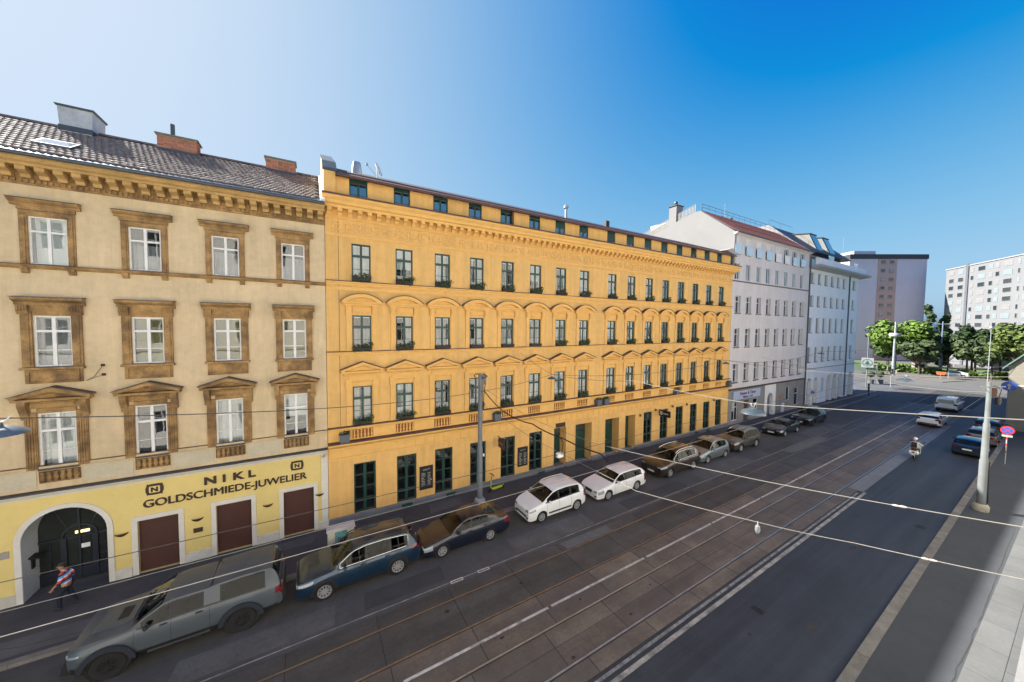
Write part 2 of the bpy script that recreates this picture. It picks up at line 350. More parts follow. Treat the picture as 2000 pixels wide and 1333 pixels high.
# ================================================================ windows
def frame_parts(w, h, vs, hs, bw, mw, hw, y0, y1):
    fb = MB()
    fb.box(-w/2, -w/2+bw, y0, y1, 0, h); fb.box(w/2-bw, w/2, y0, y1, 0, h)
    fb.box(-w/2+bw, w/2-bw, y0, y1, 0, bw); fb.box(-w/2+bw, w/2-bw, y0, y1, h-bw, h)
    for x in vs: fb.box(x-mw/2, x+mw/2, y0+0.004, y1-0.004, bw, h-bw)
    for z in hs: fb.box(-w/2+bw, w/2-bw, y0-0.004, y1-0.008, z-hw/2, z+hw/2)
    xe = [-w/2+bw]+[q for x in vs for q in (x-mw/2, x+mw/2)]+[w/2-bw]
    ze = [bw]+[q for z in hs for q in (z-hw/2, z+hw/2)]+[h-bw]
    panes = [(xe[2*i], xe[2*i+1], ze[2*j], ze[2*j+1]) for i in range(len(xe)//2) for j in range(len(ze)//2)]
    return fb, panes
def wavy(x0, x1, z0, z1, y, amp=0.025, n=14):
    mb = MB(); pts = [(x0+(x1-x0)*i/n, y+amp*math.sin(i*2.1)) for i in range(n+1)]
    for (a, ya), (b, yb) in zip(pts, pts[1:]): mb.quad((a, ya, z0), (b, yb, z0), (b, yb, z1), (a, ya, z1))
    return mb
WS = {}
class WinSpec:
    def __init__(s, key, w, h, fm, vs=(0,), hs=(), bw=0.06, mw=0.08, hw=0.08, y0=0.07, y1=0.13, bars=(), barmat=None, inner=None, room=0.6, gm=None):
        s.key, s.w, s.h, s.y1 = key, w, h, y1
        fb, panes = frame_parts(w, h, vs, hs, bw, mw, hw, y0, y1)
        s.frame = fb.mesh('window', fm)
        s.panes = []
        for (a, b, c, d) in panes:
            ym = (y0+y1)/2
            s.panes.append(MB().quad((a-0.005, ym, c-0.005), (b+0.005, ym, c-0.005), (b+0.005, ym, d+0.005), (a-0.005, ym, d+0.005)).mesh('pane', gm or M_pane))
        s.bar = None
        if bars:
            bb = MB()
            for (a, b, c, d) in bars: bb.box(a, b, y0+0.012, y1-0.012, c, d)
            s.bar = bb.mesh('glazing_bar', barmat or fm)
        s.inner = None
        if inner:
            ib, _ = frame_parts(w-0.06, h-0.08, vs, hs, 0.05, 0.07, 0.06, y1+0.10, y1+0.13); s.inner = ib.mesh('inner_sash', inner)
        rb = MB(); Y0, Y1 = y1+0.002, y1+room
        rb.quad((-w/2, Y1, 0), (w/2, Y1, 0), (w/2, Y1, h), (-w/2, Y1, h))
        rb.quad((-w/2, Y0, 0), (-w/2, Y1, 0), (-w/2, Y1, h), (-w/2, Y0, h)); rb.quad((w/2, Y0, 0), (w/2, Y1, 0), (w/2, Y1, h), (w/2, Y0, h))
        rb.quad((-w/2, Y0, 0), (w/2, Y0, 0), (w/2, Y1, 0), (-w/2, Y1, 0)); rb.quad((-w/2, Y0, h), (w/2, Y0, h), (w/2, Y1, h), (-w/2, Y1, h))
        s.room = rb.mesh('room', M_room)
        yc = y1+0.22
        s.cur = {'full': wavy(-w/2+0.03, w/2-0.03, 0.02, h-0.04, yc).mesh('curtain', M_curtain),
                 'dim': wavy(-w/2+0.03, w/2-0.03, 0.02, h-0.04, yc).mesh('curtain', M_curtain_dim),
                 'low': wavy(-w/2+0.03, w/2-0.03, 0.02, h*0.62, yc).mesh('curtain', M_curtain_dim),
                 'left': wavy(-w/2+0.03, -w/8, 0.02, h-0.04, yc).mesh('curtain', M_curtain),
                 'right': wavy(w/8, w/2-0.03, 0.02, h-0.04, yc).mesh('curtain', M_curtain),
                 'blind': MB().quad((-w/2+0.03, yc, 0.03), (w/2-0.03, yc, 0.03), (w/2-0.03, yc, h), (-w/2+0.03, yc, h)).mesh('roller_blind', M_blind),
                 'halfblind': MB().quad((-w/2+0.03, yc, h*0.45), (w/2-0.03, yc, h*0.45), (w/2-0.03, yc, h), (-w/2+0.03, yc, h)).mesh('roller_blind', M_blind),
                 'olive': MB().quad((-w/2+0.03, yc, 0.03), (w/2-0.03, yc, 0.03), (w/2-0.03, yc, h), (-w/2+0.03, yc, h)).mesh('roller_blind', M_olive)}
    def place(s, parent, x, z, cur=None, y=FY, rz=0.0, name='window'):
        b = world_loc(parent)
        o = link(name, s.frame, parent, Vector((x, y, z))-b, rz)
        for pm in s.panes: link('pane', pm, o, (0, 0, 0))
        if s.bar: link('glazing_bar', s.bar, o, (0, 0, 0))
        if s.inner: link('inner_sash', s.inner, o, (0, 0, 0))
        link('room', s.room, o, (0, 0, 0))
        for c in ([] if not cur else cur if isinstance(cur, (list, tuple)) else [cur]):
            link('curtain' if 'blind' not in c and c != 'olive' else 'roller_blind', s.cur[c], o, (0, 0, 0))
        return o
def wall_holes(mb, x0, x1, z0, z1, holes, y, depth=0.13):
    xs = sorted({x0, x1, *[q for h in holes for q in h[:2] if x0 < q < x1]}); zs = sorted({z0, z1, *[q for h in holes for q in h[2:4] if z0 < q < z1]})
    for a, b in zip(xs, xs[1:]):
        run = None
        for c, d in zip(zs, zs[1:]):
            mx, mz = (a+b)/2, (c+d)/2
            solid = not any(h[0] < mx < h[1] and h[2] < mz < h[3] for h in holes)
            if solid: mb.quad((a, y, c), (b, y, c), (b, y, d), (a, y, d))
    for h in holes:
        a, b, c, d = h[:4]; dp = h[4] if len(h) > 4 else depth; Y = y+dp
        mb.quad((a, y, c), (a, Y, c), (a, Y, d), (a, y, d)); mb.quad((b, y, c), (b, Y, c), (b, Y, d), (b, y, d))
        mb.quad((a, y, d), (b, y, d), (b, Y, d), (a, Y, d)); mb.quad((a, y, c), (b, y, c), (b, Y, c), (a, Y, c))
    return mb
def shell(mb, x0, x1, y0, y1, z0, z1):
    """sides, back and top of a house body behind its front"""
    mb.quad((x0, y0, z0), (x0, y1, z0), (x0, y1, z1), (x0, y0, z1)); mb.quad((x1, y0, z0), (x1, y1, z0), (x1, y1, z1), (x1, y0, z1))
    mb.quad((x0, y1, z0), (x1, y1, z0), (x1, y1, z1), (x0, y1, z1)); mb.quad((x0, y0, z1), (x1, y0, z1), (x1, y1, z1), (x0, y1, z1))
def text_mesh(s, size, material, xs=1.0, ext=0.02, off=0.0, align='CENTER', spacing=1.0):
    cu = bpy.data.curves.new('txt', 'FONT'); cu.body = s; cu.size = size; cu.extrude = ext; cu.offset = off; cu.align_x = align; cu.space_character = spacing
    o = bpy.data.objects.new('txt', cu); COL.objects.link(o)
    dg = bpy.context.evaluated_depsgraph_get(); me = bpy.data.meshes.new_from_object(o.evaluated_get(dg))
    bpy.data.objects.remove(o); me.materials.clear(); me.materials.append(material)
    for v in me.vertices: v.co = Vector((v.co.x*xs, -v.co.z, v.co.y))        # stand it up facing -Y
    return me
# ================================================================ yellow house
YB = thing('town_house', 'long yellow stucco town house with dark green windows and arched pediments', 'building', (19.7, FY, 0.12))
yc = [2.245+2.257*i for i in range(8)]+[21.03+2.262*i for i in range(8)]
SP4 = WinSpec('y4', 0.95, 2.0, M_green, (0,), (1.36,), bw=0.075, mw=0.11, hw=0.13, inner=M_whiteframe, bars=((-0.42, 0.42, 0.66, 0.685),))
SP3 = WinSpec('y3', 0.95, 1.92, M_green, (0,), (1.30,), bw=0.075, mw=0.11, hw=0.13, inner=M_whiteframe, bars=((-0.42, 0.42, 0.60, 0.625),))
SP2 = WinSpec('y2', 0.97, 2.08, M_green, (0,), (1.42,), bw=0.075, mw=0.11, hw=0.13, inner=M_whiteframe, bars=((-0.42, 0.42, 0.72, 0.745),))
SPA = WinSpec('ya', 0.90, 1.02, M_green, (0,), (), y0=0.05, y1=0.11, bw=0.07, mw=0.10, bars=((-0.4, 0.4, 0.34, 0.365),), gm=M_pane2)
SPD = WinSpec('yd', 1.13, 2.78, M_green, (0,), (0.72, 1.40, 2.08), bw=0.09, mw=0.16, hw=0.05, y0=0.10, y1=0.17, room=1.2)
gdoor = [1.77, 4.04, 6.29, 8.61, 10.85, 13.15, 25.28, 27.54, 29.86, 32.13, 34.36, 36.55]
holes = [(x-0.475, x+0.475, 13.12, 15.12) for x in yc]+[(x-0.475, x+0.475, 9.40, 11.32) for x in yc]+[(x-0.485, x+0.485, 5.39, 7.47) for x in yc]
holes += [(a, a+1.13, 0.45, 3.23, 0.17) for a in gdoor]
deep = [(15.35, 16.5), (17.42, 19.1), (20.58, 22.2), (22.95, 24.2)]
holes += [(a, b, 0.13, 3.22, 0.85) for a, b in deep]
mb = MB(); wall_holes(mb, 0.55, 38.9, 0.13, 17.30, holes, FY); shell(mb, 0.55, 38.9, FY, 33, 0.13, 17.30)
build(mb, 'wall', M_yellow, YB, recalc=False)
acx = [2.15+2.255*i for i in range(8)]+[20.85+2.225*i for i in range(8)]
mb = MB(); wall_holes(mb, 0.55, 38.5, 17.30, 18.62, [(x-0.45, x+0.45, 17.36, 18.62) for x in acx], FY+0.06, 0.14); shell(mb, 0.55, 38.5, FY+0.06, 33, 17.31, 18.60)
build(mb, 'attic_wall', M_yellow, YB, recalc=False)
shut = MB().box(-0.45, 0.45, 0.03, 0.10, 1.02, 1.26).mesh('shutter_box', M_green)
rolled = MB().box(-0.41, 0.41, 0.035, 0.06, 0.45, 1.02).mesh('roller_shutter', M_green)
for i, x in enumerate(acx):
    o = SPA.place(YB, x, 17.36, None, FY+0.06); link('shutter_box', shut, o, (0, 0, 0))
    if i in (6, 7): link('roller_shutter', rolled, o, (0, 0, 0.2))
    if i > 7: link('roller_shutter', rolled, o, (0, 0, random.choice((0, 0.1, -0.1))))
# pediments and surrounds
def arch_ped():
    mb = MB(); cz, r = 1.61, 1.45
    o_ = arc(0, cz, r, 46.4, 133.6, 14); i_ = arc(0, cz-0.02, r-0.17, 48, 132, 14)
    mb.prism(o_+i_[::-1], -0.30, 0, 'y'); mb.prism(arc(0, cz-0.02, r-0.17, 48, 132, 14), -0.09, 0, 'y')
    i2 = arc(0, cz-0.09, r-0.36, 62, 118, 10); mb.prism(i2, -0.14, -0.09, 'y')
    mb.box(-0.98, 0.98, -0.24, 0, 2.54, 2.65); mb.box(-0.90, 0.90, -0.13, 0, 2.44, 2.54)
    mb.box(-0.46, 0.46, -0.06, 0, 2.12, 2.34); mb.box(-0.36, 0.36, -0.085, -0.06, 2.17, 2.29)
    for s in (-1, 1):
        mb.box(*sorted((s*0.53, s*0.76)), -0.06, 0, 0, 2.0); mb.box(*sorted((s*0.51, s*0.80)), -0.12, 0, 2.0, 2.44); mb.box(*sorted((s*0.56, s*0.74)), -0.16, -0.12, 2.05, 2.40)
        mb.box(*sorted((s*0.49, s*0.56)), -0.035, 0, 0, 2.0)
    return mb
def arch_cap():
    return MB().prism(arc(0, 1.61, 1.485, 45.4, 134.6, 14)+arc(0, 1.61, 1.455, 45.4, 134.6, 14)[::-1], -0.34, 0, 'y')
def tri_ped(mb=None, hw=1.06, zb=3.02, zp=3.42, out=0.32, zin=None):
    mb = mb or MB(); t = 0.15
    mb.prism([(-hw, zb), (0, zp), (hw, zb), (hw-0.05, zb-0.09), (0, zp-t), (-hw+0.05, zb-0.09)], -out, 0, 'y')
    mb.prism([(-hw+0.1, zb-0.07), (0, zp-t), (hw-0.1, zb-0.07)], -0.10, 0, 'y')
    mb.prism([(-hw*0.42, zb+0.02), (0, zp-t-0.05), (hw*0.42, zb+0.02)], -0.14, -0.10, 'y')
    mb.box(-hw+0.04, hw-0.04, -out+0.04, 0, zb-0.17, zb-0.08)
    return mb
def tri_cap(hw=1.06, zb=3.02, zp=3.42, out=0.36):
    return MB().prism([(-hw-0.03, zb+0.005), (0, zp+0.01), (hw+0.03, zb+0.005), (hw+0.03, zb+0.035), (0, zp+0.045), (-hw-0.03, zb+0.035)], -out, 0, 'y')
def ped2():
    mb = tri_ped()
    mb.box(-0.92, 0.92, -0.14, 0, 2.72, 2.84); mb.box(-0.84, 0.84, -0.09, 0, 2.40, 2.50); mb.box(-0.7, 0.7, -0.05, 0, 2.5, 2.72)
    for s in (-1, 1):
        mb.box(*sorted((s*0.54, s*0.80)), -0.07, 0, 0, 2.05); mb.box(*sorted((s*0.52, s*0.84)), -0.12, 0, 2.05, 2.40)
    mb.box(-0.53, 0.53, -0.04, 0, 2.12, 2.30)
    for k in range(15): mb.box(-0.86+k*0.12, -0.80+k*0.12, -0.2, -0.14, 2.76, 2.84)
    return mb
A1 = arch_ped().mesh('pediment', M_yellow_trim); A2 = arch_cap().mesh('pediment_capping', M_brownmetal)
T1 = ped2().mesh('pediment', M_yellow_trim); T2 = tri_cap().mesh('pediment_capping', M_brownmetal)
bal = MB().lathe([(0.0, 0), (0.055, 0), (0.055, 0.03), (0.03, 0.06), (0.05, 0.13), (0.055, 0.17), (0.025, 0.27), (0.04, 0.36), (0.03, 0.40), (0.05, 0.43), (0.05, 0.46), (0, 0.46)], 8).mesh('baluster', M_yellow_trim, 40)
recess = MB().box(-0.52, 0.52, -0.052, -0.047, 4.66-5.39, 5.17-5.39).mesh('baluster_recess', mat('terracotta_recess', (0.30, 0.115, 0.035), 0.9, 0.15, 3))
curs = [None, 'full', 'full', 'blind', 'right', 'left', 'dim', ['left', 'right'], 'low', 'halfblind']
for i, x in enumerate(yc):
    random.seed(100+i)
    SP4.place(YB, x, 13.12, random.choice(curs))
    o = SP3.place(YB, x, 9.40, random.choice(curs[1:])); link('pediment', A1, o, (0, 0, 0)); link('pediment_capping', A2, o, (0, 0, 0))
    o = SP2.place(YB, x, 5.39, random.choice(['dim', None, 'low', ['left', 'right'], 'full'])); link('pediment', T1, o, (0, 0, 0)); link('pediment_capping', T2, o, (0, 0, 0))
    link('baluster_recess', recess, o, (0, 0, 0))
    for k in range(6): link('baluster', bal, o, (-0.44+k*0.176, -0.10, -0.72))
# ledges, string courses, cornices
def course(name, prof, x0, x1, m_, parent):
    """prof: (out, z) outline"""
    build(MB().prism([(FY-o_, z) for o_, z in prof], x0, x1, 'x'), name, m_, parent)
for z, o_ in ((13.08, 0.13), (9.36, 0.13), (5.33, 0.22)):
    course('ledge', [(0, z-0.17), (o_*0.5, z-0.17), (o_*0.6, z-0.09), (o_, z-0.06), (o_, z), (0, z)], 0.55, 38.9, M_yellow_trim, YB)
    course('ledge_capping', [(0, z+0.003), (o_+0.025, z+0.003), (o_+0.025, z+0.04), (0, z+0.045)], 0.55, 38.93, M_brownmetal, YB)
course('string_course', [(0, 12.62), (0.05, 12.62), (0.07, 12.70), (0.07, 12.80), (0, 12.82)], 0.56, 38.89, M_yellow_trim, YB)
course('balustrade_band', [(0, 4.60), (0.045, 4.60), (0.045, 5.155), (0, 5.155)], 0.56, 38.89, M_yellow_trim, YB)
course('shop_cornice', [(0, 4.14), (0.06, 4.14), (0.08, 4.25), (0.2, 4.33), (0.30, 4.42), (0.30, 4.50), (0, 4.52)], 0.55, 38.95, M_yellow_trim, YB)
course('cornice_capping', [(0, 4.523), (0.33, 4.503), (0.34, 4.53), (0.34, 4.57), (0, 4.597)], 0.55, 38.98, M_brownmetal, YB)
course('string_course', [(0, 3.60), (0.04, 3.60), (0.04, 3.68), (0, 3.70)], 0.56, 38.89, M_yellow_trim, YB)
fp = MB().box(0, 0.535, -0.03, 0, 3.72, 4.12).mesh('frieze_panel', M_yellow_trim)
for k in range(68): link('frieze_panel', fp, YB, Vector((0.62+k*0.563, FY, 0))-world_loc(YB))
# main cornice
course('cornice', [(0, 16.78), (0.34, 16.78), (0.36, 16.90), (0.46, 16.95), (0.50, 17.08), (0.62, 17.2), (0.64, 17.33), (0, 17.34)], 0.42, 39.3, M_yellow_trim, YB)
course('cornice_capping', [(-0.05, 17.345), (0.66, 17.338), (0.67, 17.30), (0.70, 17.30), (0.70, 17.385), (-0.05, 17.41)], 0.42, 39.33, M_brownmetal, YB)
course('architrave', [(0, 15.40), (0.05, 15.40), (0.08, 15.47), (0.08, 15.55), (0.03, 15.57), (0, 15.57)], 0.56, 38.89, M_yellow_trim, YB)
course('dentil_band', [(0, 16.28), (0.06, 16.28), (0.10, 16.34), (0.10, 16.46), (0, 16.46)], 0.56, 38.89, M_yellow_trim, YB)
br = MB().prism([(0, 16.46), (-0.12, 16.46), (-0.16, 16.56), (-0.33, 16.64), (-0.33, 16.777), (0, 16.777)], -0.11, 0.11, 'x').mesh('bracket', M_yellow_trim)
for k in range(81): link('bracket', br, YB, Vector((0.75+k*0.475, FY, 0))-world_loc(YB))
mb = MB()
for k in range(318): mb.box(0.6+k*0.12, 0.665+k*0.12, FY-0.14, FY-0.101, 16.36, 16.44)
o = build(mb, 'dentil_row', M_yellow_trim, YB); tag(o, kind='stuff')
mb = MB()                                               # scrollwork frieze
for k in range(60):
    x = 0.9+k*0.635; s = 1 if k % 2 else -1
    mb.ball((x, FY-0.01, 15.92), 0.10, 0.055, 0.10, 8, 5)
    pts = [(x+0.32+0.23*math.cos(t)*(1-0.10*t), FY-0.02, 15.92+s*0.22*math.sin(t)*(1-0.10*t)) for t in [0.55*j for j in range(10)]]
    mb.tube(pts, 0.035, 5)
    for q in (-1, 1): mb.ball((x+0.17, FY-0.005, 15.92+q*0.20), 0.07, 0.04, 0.045, 6, 4); mb.ball((x-0.02, FY-0.005, 15.92+q*0.17), 0.035, 0.035, 0.07, 6, 4)
o = build(mb, 'frieze_relief', M_yellow_trim, YB, smooth=50); tag(o, kind='stuff')
# quoin lines and pilaster joints at the left end, downpipe
build(MB().box(1.14, 1.16, FY-0.012, FY, 4.6, 16.2), 'lightning_wire', M_brownmetal, YB)
build(MB().tube([(11.62, FY-0.05, 17.4), (11.62, FY-0.05, 18.55)], 0.05, 8), 'downpipe', M_brownmetal, YB)
build(MB().tube([(32.0, FY-0.05, 17.4), (32.0, FY-0.05, 18.55)], 0.05, 8), 'downpipe', M_brownmetal, YB)
# roof
M_roofred = mat('oxide_red_roof_sheet', (0.115, 0.042, 0.034), 0.5, 0.15, 1.5)
M_roofdark = mat('dark_roof_tiles', (0.05, 0.038, 0.036), 0.7, 0.25, 3, 0.3, 12)
build(MB().prism([(FY-0.32, 18.40), (FY-0.36, 18.42), (FY-0.30, 18.52), (FY+0.30, 18.83), (FY+0.3, 18.60), (FY-0.1, 18.42)], 1.06, 38.75, 'x'), 'eave', M_roofred, YB)
build(MB().prism([(FY+0.26, 18.80), (FY+0.26, 18.87), (FY+5.4, 21.0), (FY+12.9, 18.6), (FY+12.9, 18.5), (FY+5.4, 20.7)], 1.06, 38.7, 'x'), 'roof', M_roofdark, YB)
build(MB().tube([(1.06, FY-0.40, 18.41), (38.8, FY-0.40, 18.41)], 0.055, 8), 'gutter', M_brownmetal, YB)
mb = MB(); prof = [(FY+0.0, 17.35), (FY-0.15, 18.6), (FY-0.15, 18.72), (FY+0.55, 19.32), (FY+5.4, 21.6), (FY+12.9, 19.0), (FY+12.9, 17.35)]
build(MB().prism(prof, 0.52, 1.05, 'x'), 'fire_wall', M_yellow, YB)
pc = [(FY-0.2, 18.60), (FY-0.2, 18.74), (FY+0.53, 19.36), (FY+5.4, 21.66), (FY+5.4, 21.61), (FY+0.55, 19.33), (FY-0.15, 18.73), (FY-0.155, 18.60)]
build(MB().prism(pc, 0.46, 1.11, 'x'), 'fire_wall_capping', M_zinc, YB)
build(MB().prism([(38.55, 18.62), (39.25, 18.62), (38.3, 19.25), (37.2, 18.95)], FY-0.25, FY+2.5, 'y'), 'gable_eave', mat('grey_verge_board', (0.35, 0.33, 0.32), 0.7, 0.1, 2), YB)
mb = MB().lathe([(0, 19.6), (0.29, 19.6), (0.29, 19.95), (0.22, 20.42), (0.0, 20.44)], 14, (2.32, 22.6, 0)); build(mb, 'vent_duct', M_steel, YB, smooth=40)
build(MB().lathe([(0, 19.4), (0.1, 19.4), (0.1, 20.4), (0.2, 20.45), (0.2, 20.62), (0.05, 20.75), (0, 20.75)], 10, (17.9, 22.3, 0)), 'roof_vent', M_steel, YB, smooth=40)
build(MB().box(22.3, 22.7, 22.2, 22.5, 19.5, 20.15), 'roof_vent', M_black, YB)
# satellite dish
sdh = thing('satellite_dish', 'white satellite dish on the roof of the yellow house', 'dish', (3.35, 22.2, 19.5))
dish = MB().lathe([(0.0, 0.0), (0.15, 0.012), (0.3, 0.05), (0.42, 0.10), (0.43, 0.11), (0.42, 0.12), (0.28, 0.065), (0.0, 0.02)], 20)
dm = dish.mesh('reflector', mat('dish_white', (0.7, 0.7, 0.7), 0.5), 40)
d_ = link('reflector', dm, sdh, (0.05, 0, 0.62)); d_.rotation_euler = (R(70), 0, R(58)); d_.scale = (0.85, 1, 1)
build(MB().tube([(0.05, 0.05, -0.4), (0.05, 0.05, 0.6)], 0.03, 6), 'mast', M_steel, sdh, (0, 0, 0))
build(MB().tube([(0.0, -0.02, 0.25), (-0.55, -0.35, 0.62)], 0.018, 6).box(-0.62, -0.5, -0.4, -0.3, 0.58, 0.72), 'feed_arm', M_steel, sdh, (0, 0, 0))
# ground floor: glazed doors, doorways, plinth
for a in gdoor:
    o = SPD.place(YB, a+0.565, 0.45, None, name='glazed_door')
M_plinth = mat('blue_grey_plinth', (0.13, 0.14, 0.16), 0.8, 0.15, 1.5)
segs = [(0.55, 15.35), (16.5, 17.42), (19.1, 20.58), (22.2, 22.95), (24.2, 38.9)]
mb = MB()
for a, b in segs: build(MB().prism([(FY, 0.10), (FY-0.10, 0.10), (FY-0.10, 0.40), (FY-0.06, 0.47), (FY, 0.47)], a, b, 'x'), 'plinth', M_plinth, YB)
for a in (4.32, 7.0, 13.9, 32.9, 34.9):
    mb = MB()
    for k in range(4): mb.box(a, a+0.55, FY-0.125, FY-0.101, 0.14+k*0.06, 0.17+k*0.06)
    build(mb.box(a-0.03, a+0.58, FY-0.112, FY-0.1005, 0.11, 0.38), 'cellar_vent', M_green, YB)
for j, (a, b) in enumerate(deep):
    w = b-a; Y = FY+0.84
    dm_ = MB().box(a, b, Y-0.05, Y, 0.13, 3.22)
    d_ = build(MB().box(a+0.05, b-0.05, Y-0.09, Y-0.052, 0.2, 2.45), 'door', M_green, YB)
    for s in (0, 1):
        for zz in ((0.35, 1.0), (1.1, 2.35)): build(MB().box(a+0.12+s*w/2, a+w/2-0.07+s*w/2, Y-0.105, Y-0.091, *zz), 'door_panel', M_green, d_)
    build(MB().ball((a+w/2+0.06, Y-0.13, 1.2), 0.035), 'handle', M_steel, d_)
    build(MB().box(a+0.08, b-0.08, Y-0.085, Y-0.06, 2.52, 3.17), 'fanlight', mat('dark_fanlight', (0.05, 0.06, 0.06), 0.1, 0.1), YB)
    build(dm_, 'door_frame', M_green, YB)
    build(MB().box(a, b, FY+0.01, Y-0.1, 0.125, 0.26 if j in (0, 3) else 0.16), 'door_step', M_plinth, YB)
for x, z in ((24.7, 3.1), (26.75, 3.35), (29.2, 3.4), (31.4, 3.35), (36.05, 3.3)):
    build(MB().lathe([(0, 0), (0.1, 0), (0.09, 0.16), (0.03, 0.2), (0, 0.2)], 8, (x, FY-0.12, z-0.1)), 'wall_lamp', mat('bronze_lamp', (0.22, 0.11, 0.03), 0.5, 0.1, 3, metal=0.5), YB)
# ================================================================ beige house with the jeweller's shop
BB = thing('town_house', 'weathered beige house with brown carved window surrounds above a shuttered jewellery shop', 'building', (-8, FY, 0.12))
BX0, BX1 = -19.0, 0.53
bc = [-8.63, -6.03, -3.43, -0.84]; bc_all = [-16.43, -13.83, -11.23]+bc
B4 = WinSpec('b4', 0.96, 1.77, M_whiteframe, (0,), (1.22,), bw=0.05, mw=0.09, hw=0.07, y0=0.03, y1=0.10)
B3 = WinSpec('b3', 0.97, 1.94, M_whiteframe, (0,), (1.36,), bw=0.06, mw=0.10, hw=0.09, y0=0.03, y1=0.10, bars=((-0.42, 0.42, 0.62, 0.64),))
B2 = WinSpec('b2', 0.98, 2.15, M_whiteframe, (0,), (1.46,), bw=0.06, mw=0.10, hw=0.09, y0=0.03, y1=0.10, bars=((-0.42, 0.42, 0.66, 0.68),))
holes = []
for x in bc_all: holes += [(x-0.48, x+0.48, 12.97, 14.74), (x-0.485, x+0.485, 9.11, 11.05), (x-0.49, x+0.49, 5.19, 7.34)]
mb = MB(); wall_holes(mb, BX0, BX1, 4.3, 16.9, holes, FY, 0.10); shell(mb, BX0, BX1, FY, 32, 4.3, 16.9)
build(mb, 'wall', M_beige, BB, recalc=False)
# hoods and surrounds (local to the window: x centre, z from sill)
def frame_sur(h, iw, ow, out, zb=0.0):
    mb = MB()
    for s in (-1, 1):
        mb.box(*sorted((s*iw, s*ow)), -out, 0, zb, h); mb.box(*sorted((s*(iw+0.05), s*(ow-0.05))), -out-0.03, -out, zb, h)
    mb.box(-ow, ow, -out, 0, h, h+(ow-iw)); mb.box(-ow+0.05, ow-0.05, -out-0.03, -out, h+0.05, h+(ow-iw)-0.04)
    return mb
def hood(mb, hw, z0, z1, out):
    d = z1-z0
    mb.prism([(0, z0), (-out*0.35, z0), (-out*0.45, z0+d*0.35), (-out*0.8, z0+d*0.55), (-out, z0+d*0.7), (-out, z1-0.02), (0, z1)], -hw, hw, 'x'); return mb
m4 = frame_sur(1.77, 0.485, 0.69, 0.05); hood(m4, 0.86, 2.12, 2.36, 0.26); m4.box(-0.72, 0.72, -0.07, 0, 1.985, 2.12)
H4 = m4.mesh('window_surround', M_ochre)
m3 = MB()
for s in (-1, 1):
    a, b = sorted((s*0.49, s*0.76)); m3.box(a, b, -0.09, 0, 0, 2.15); m3.box(a+0.06, b-0.06, -0.12, -0.09, 0.1, 1.95)
    a, b = sorted((s*0.53, s*0.80)); m3.prism([(0, 1.98), (-0.13, 1.98), (-0.2, 2.1), (-0.22, 2.33), (0, 2.33)], a, b, 'x')
    for q in range(3): m3.box(a+0.04+q*0.07, a+0.075+q*0.07, -0.245, -0.2, 2.12, 2.30)
m3.box(-0.49, 0.49, -0.05, 0, 1.945, 2.10); m3.box(-0.52, 0.52, -0.10, 0, 2.10, 2.33); m3.box(-0.46, 0.46, -0.13, -0.10, 2.16, 2.27)
hood(m3, 0.87, 2.33, 2.63, 0.32)
m3.box(-0.80, 0.80, -0.20, 0, -0.10, -0.01); m3.box(-0.72, 0.72, -0.07, 0, -0.62, -0.10)
for a, b, c, d in ((-0.66, 0.66, -0.60, -0.54), (-0.66, 0.66, -0.18, -0.12), (-0.66, -0.60, -0.54, -0.18), (0.60, 0.66, -0.54, -0.18)): m3.box(a, b, -0.12, -0.07, c, d)
H3 = m3.mesh('window_surround', M_ochre)
m2 = tri_ped(None, 1.02, 2.82, 3.16, 0.38)
for s in (-1, 1):
    a, b = sorted((s*0.50, s*0.80)); m2.box(a, b, -0.08, 0, 0, 2.2)
    for q in range(4): m2.box(a+0.03+q*0.068, a+0.068+q*0.068, -0.105, -0.08, 0.08, 2.0)
    a, b = sorted((s*0.66, s*0.86)); m2.prism([(0, 1.95), (-0.10, 1.95), (-0.12, 2.1), (-0.2, 2.25), (-0.30, 2.5), (-0.30, 2.655), (0, 2.655)], a, b, 'x')
m2.box(-0.50, 0.50, -0.06, 0, 2.155, 2.34); m2.box(-0.64, 0.64, -0.10, 0, 2.36, 2.60); m2.box(-0.5, 0.5, -0.13, -0.10, 2.43, 2.53)
H2 = m2.mesh('window_surround', M_ochre)
C4 = MB().prism([(0, 2.363), (-0.29, 2.343), (-0.29, 2.365), (0, 2.39)], -0.88, 0.88, 'x').mesh('hood_capping', M_zinc)
C3 = MB().prism([(0, 2.633), (-0.35, 2.613), (-0.35, 2.635), (0, 2.66)], -0.89, 0.89, 'x').mesh('hood_capping', M_zinc)
C2 = tri_cap(1.02, 2.82, 3.16, 0.41).mesh('hood_capping', mat('old_dark_capping', (0.12, 0.085, 0.05), 0.7, 0.2, 2))
sill = MB().box(-0.52, 0.52, -0.10, 0.05, -0.05, 0.012).mesh('sill', mat('dark_sill_sheet', (0.07, 0.06, 0.06), 0.6))
bb_ = MB().lathe([(0, 0), (0.075, 0), (0.075, 0.04), (0.04, 0.07), (0.075, 0.15), (0.08, 0.2), (0.04, 0.30), (0.06, 0.36), (0.07, 0.42), (0, 0.42)], 8).mesh('baluster', M_ochre, 40)
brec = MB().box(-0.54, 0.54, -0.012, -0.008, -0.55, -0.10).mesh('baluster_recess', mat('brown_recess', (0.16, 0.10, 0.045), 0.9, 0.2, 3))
cons = MB().prism([(0, -0.35), (-0.06, -0.35), (-0.14, -0.2), (-0.16, -0.12), (0, -0.12)], -0.09, 0.09, 'x').mesh('bracket', M_ochre)
cur4 = ['blind', 'low', 'low', 'low']; cur3 = ['dim', 'olive', 'olive', 'olive']; cur2 = ['full', None, 'full', 'halfblind']
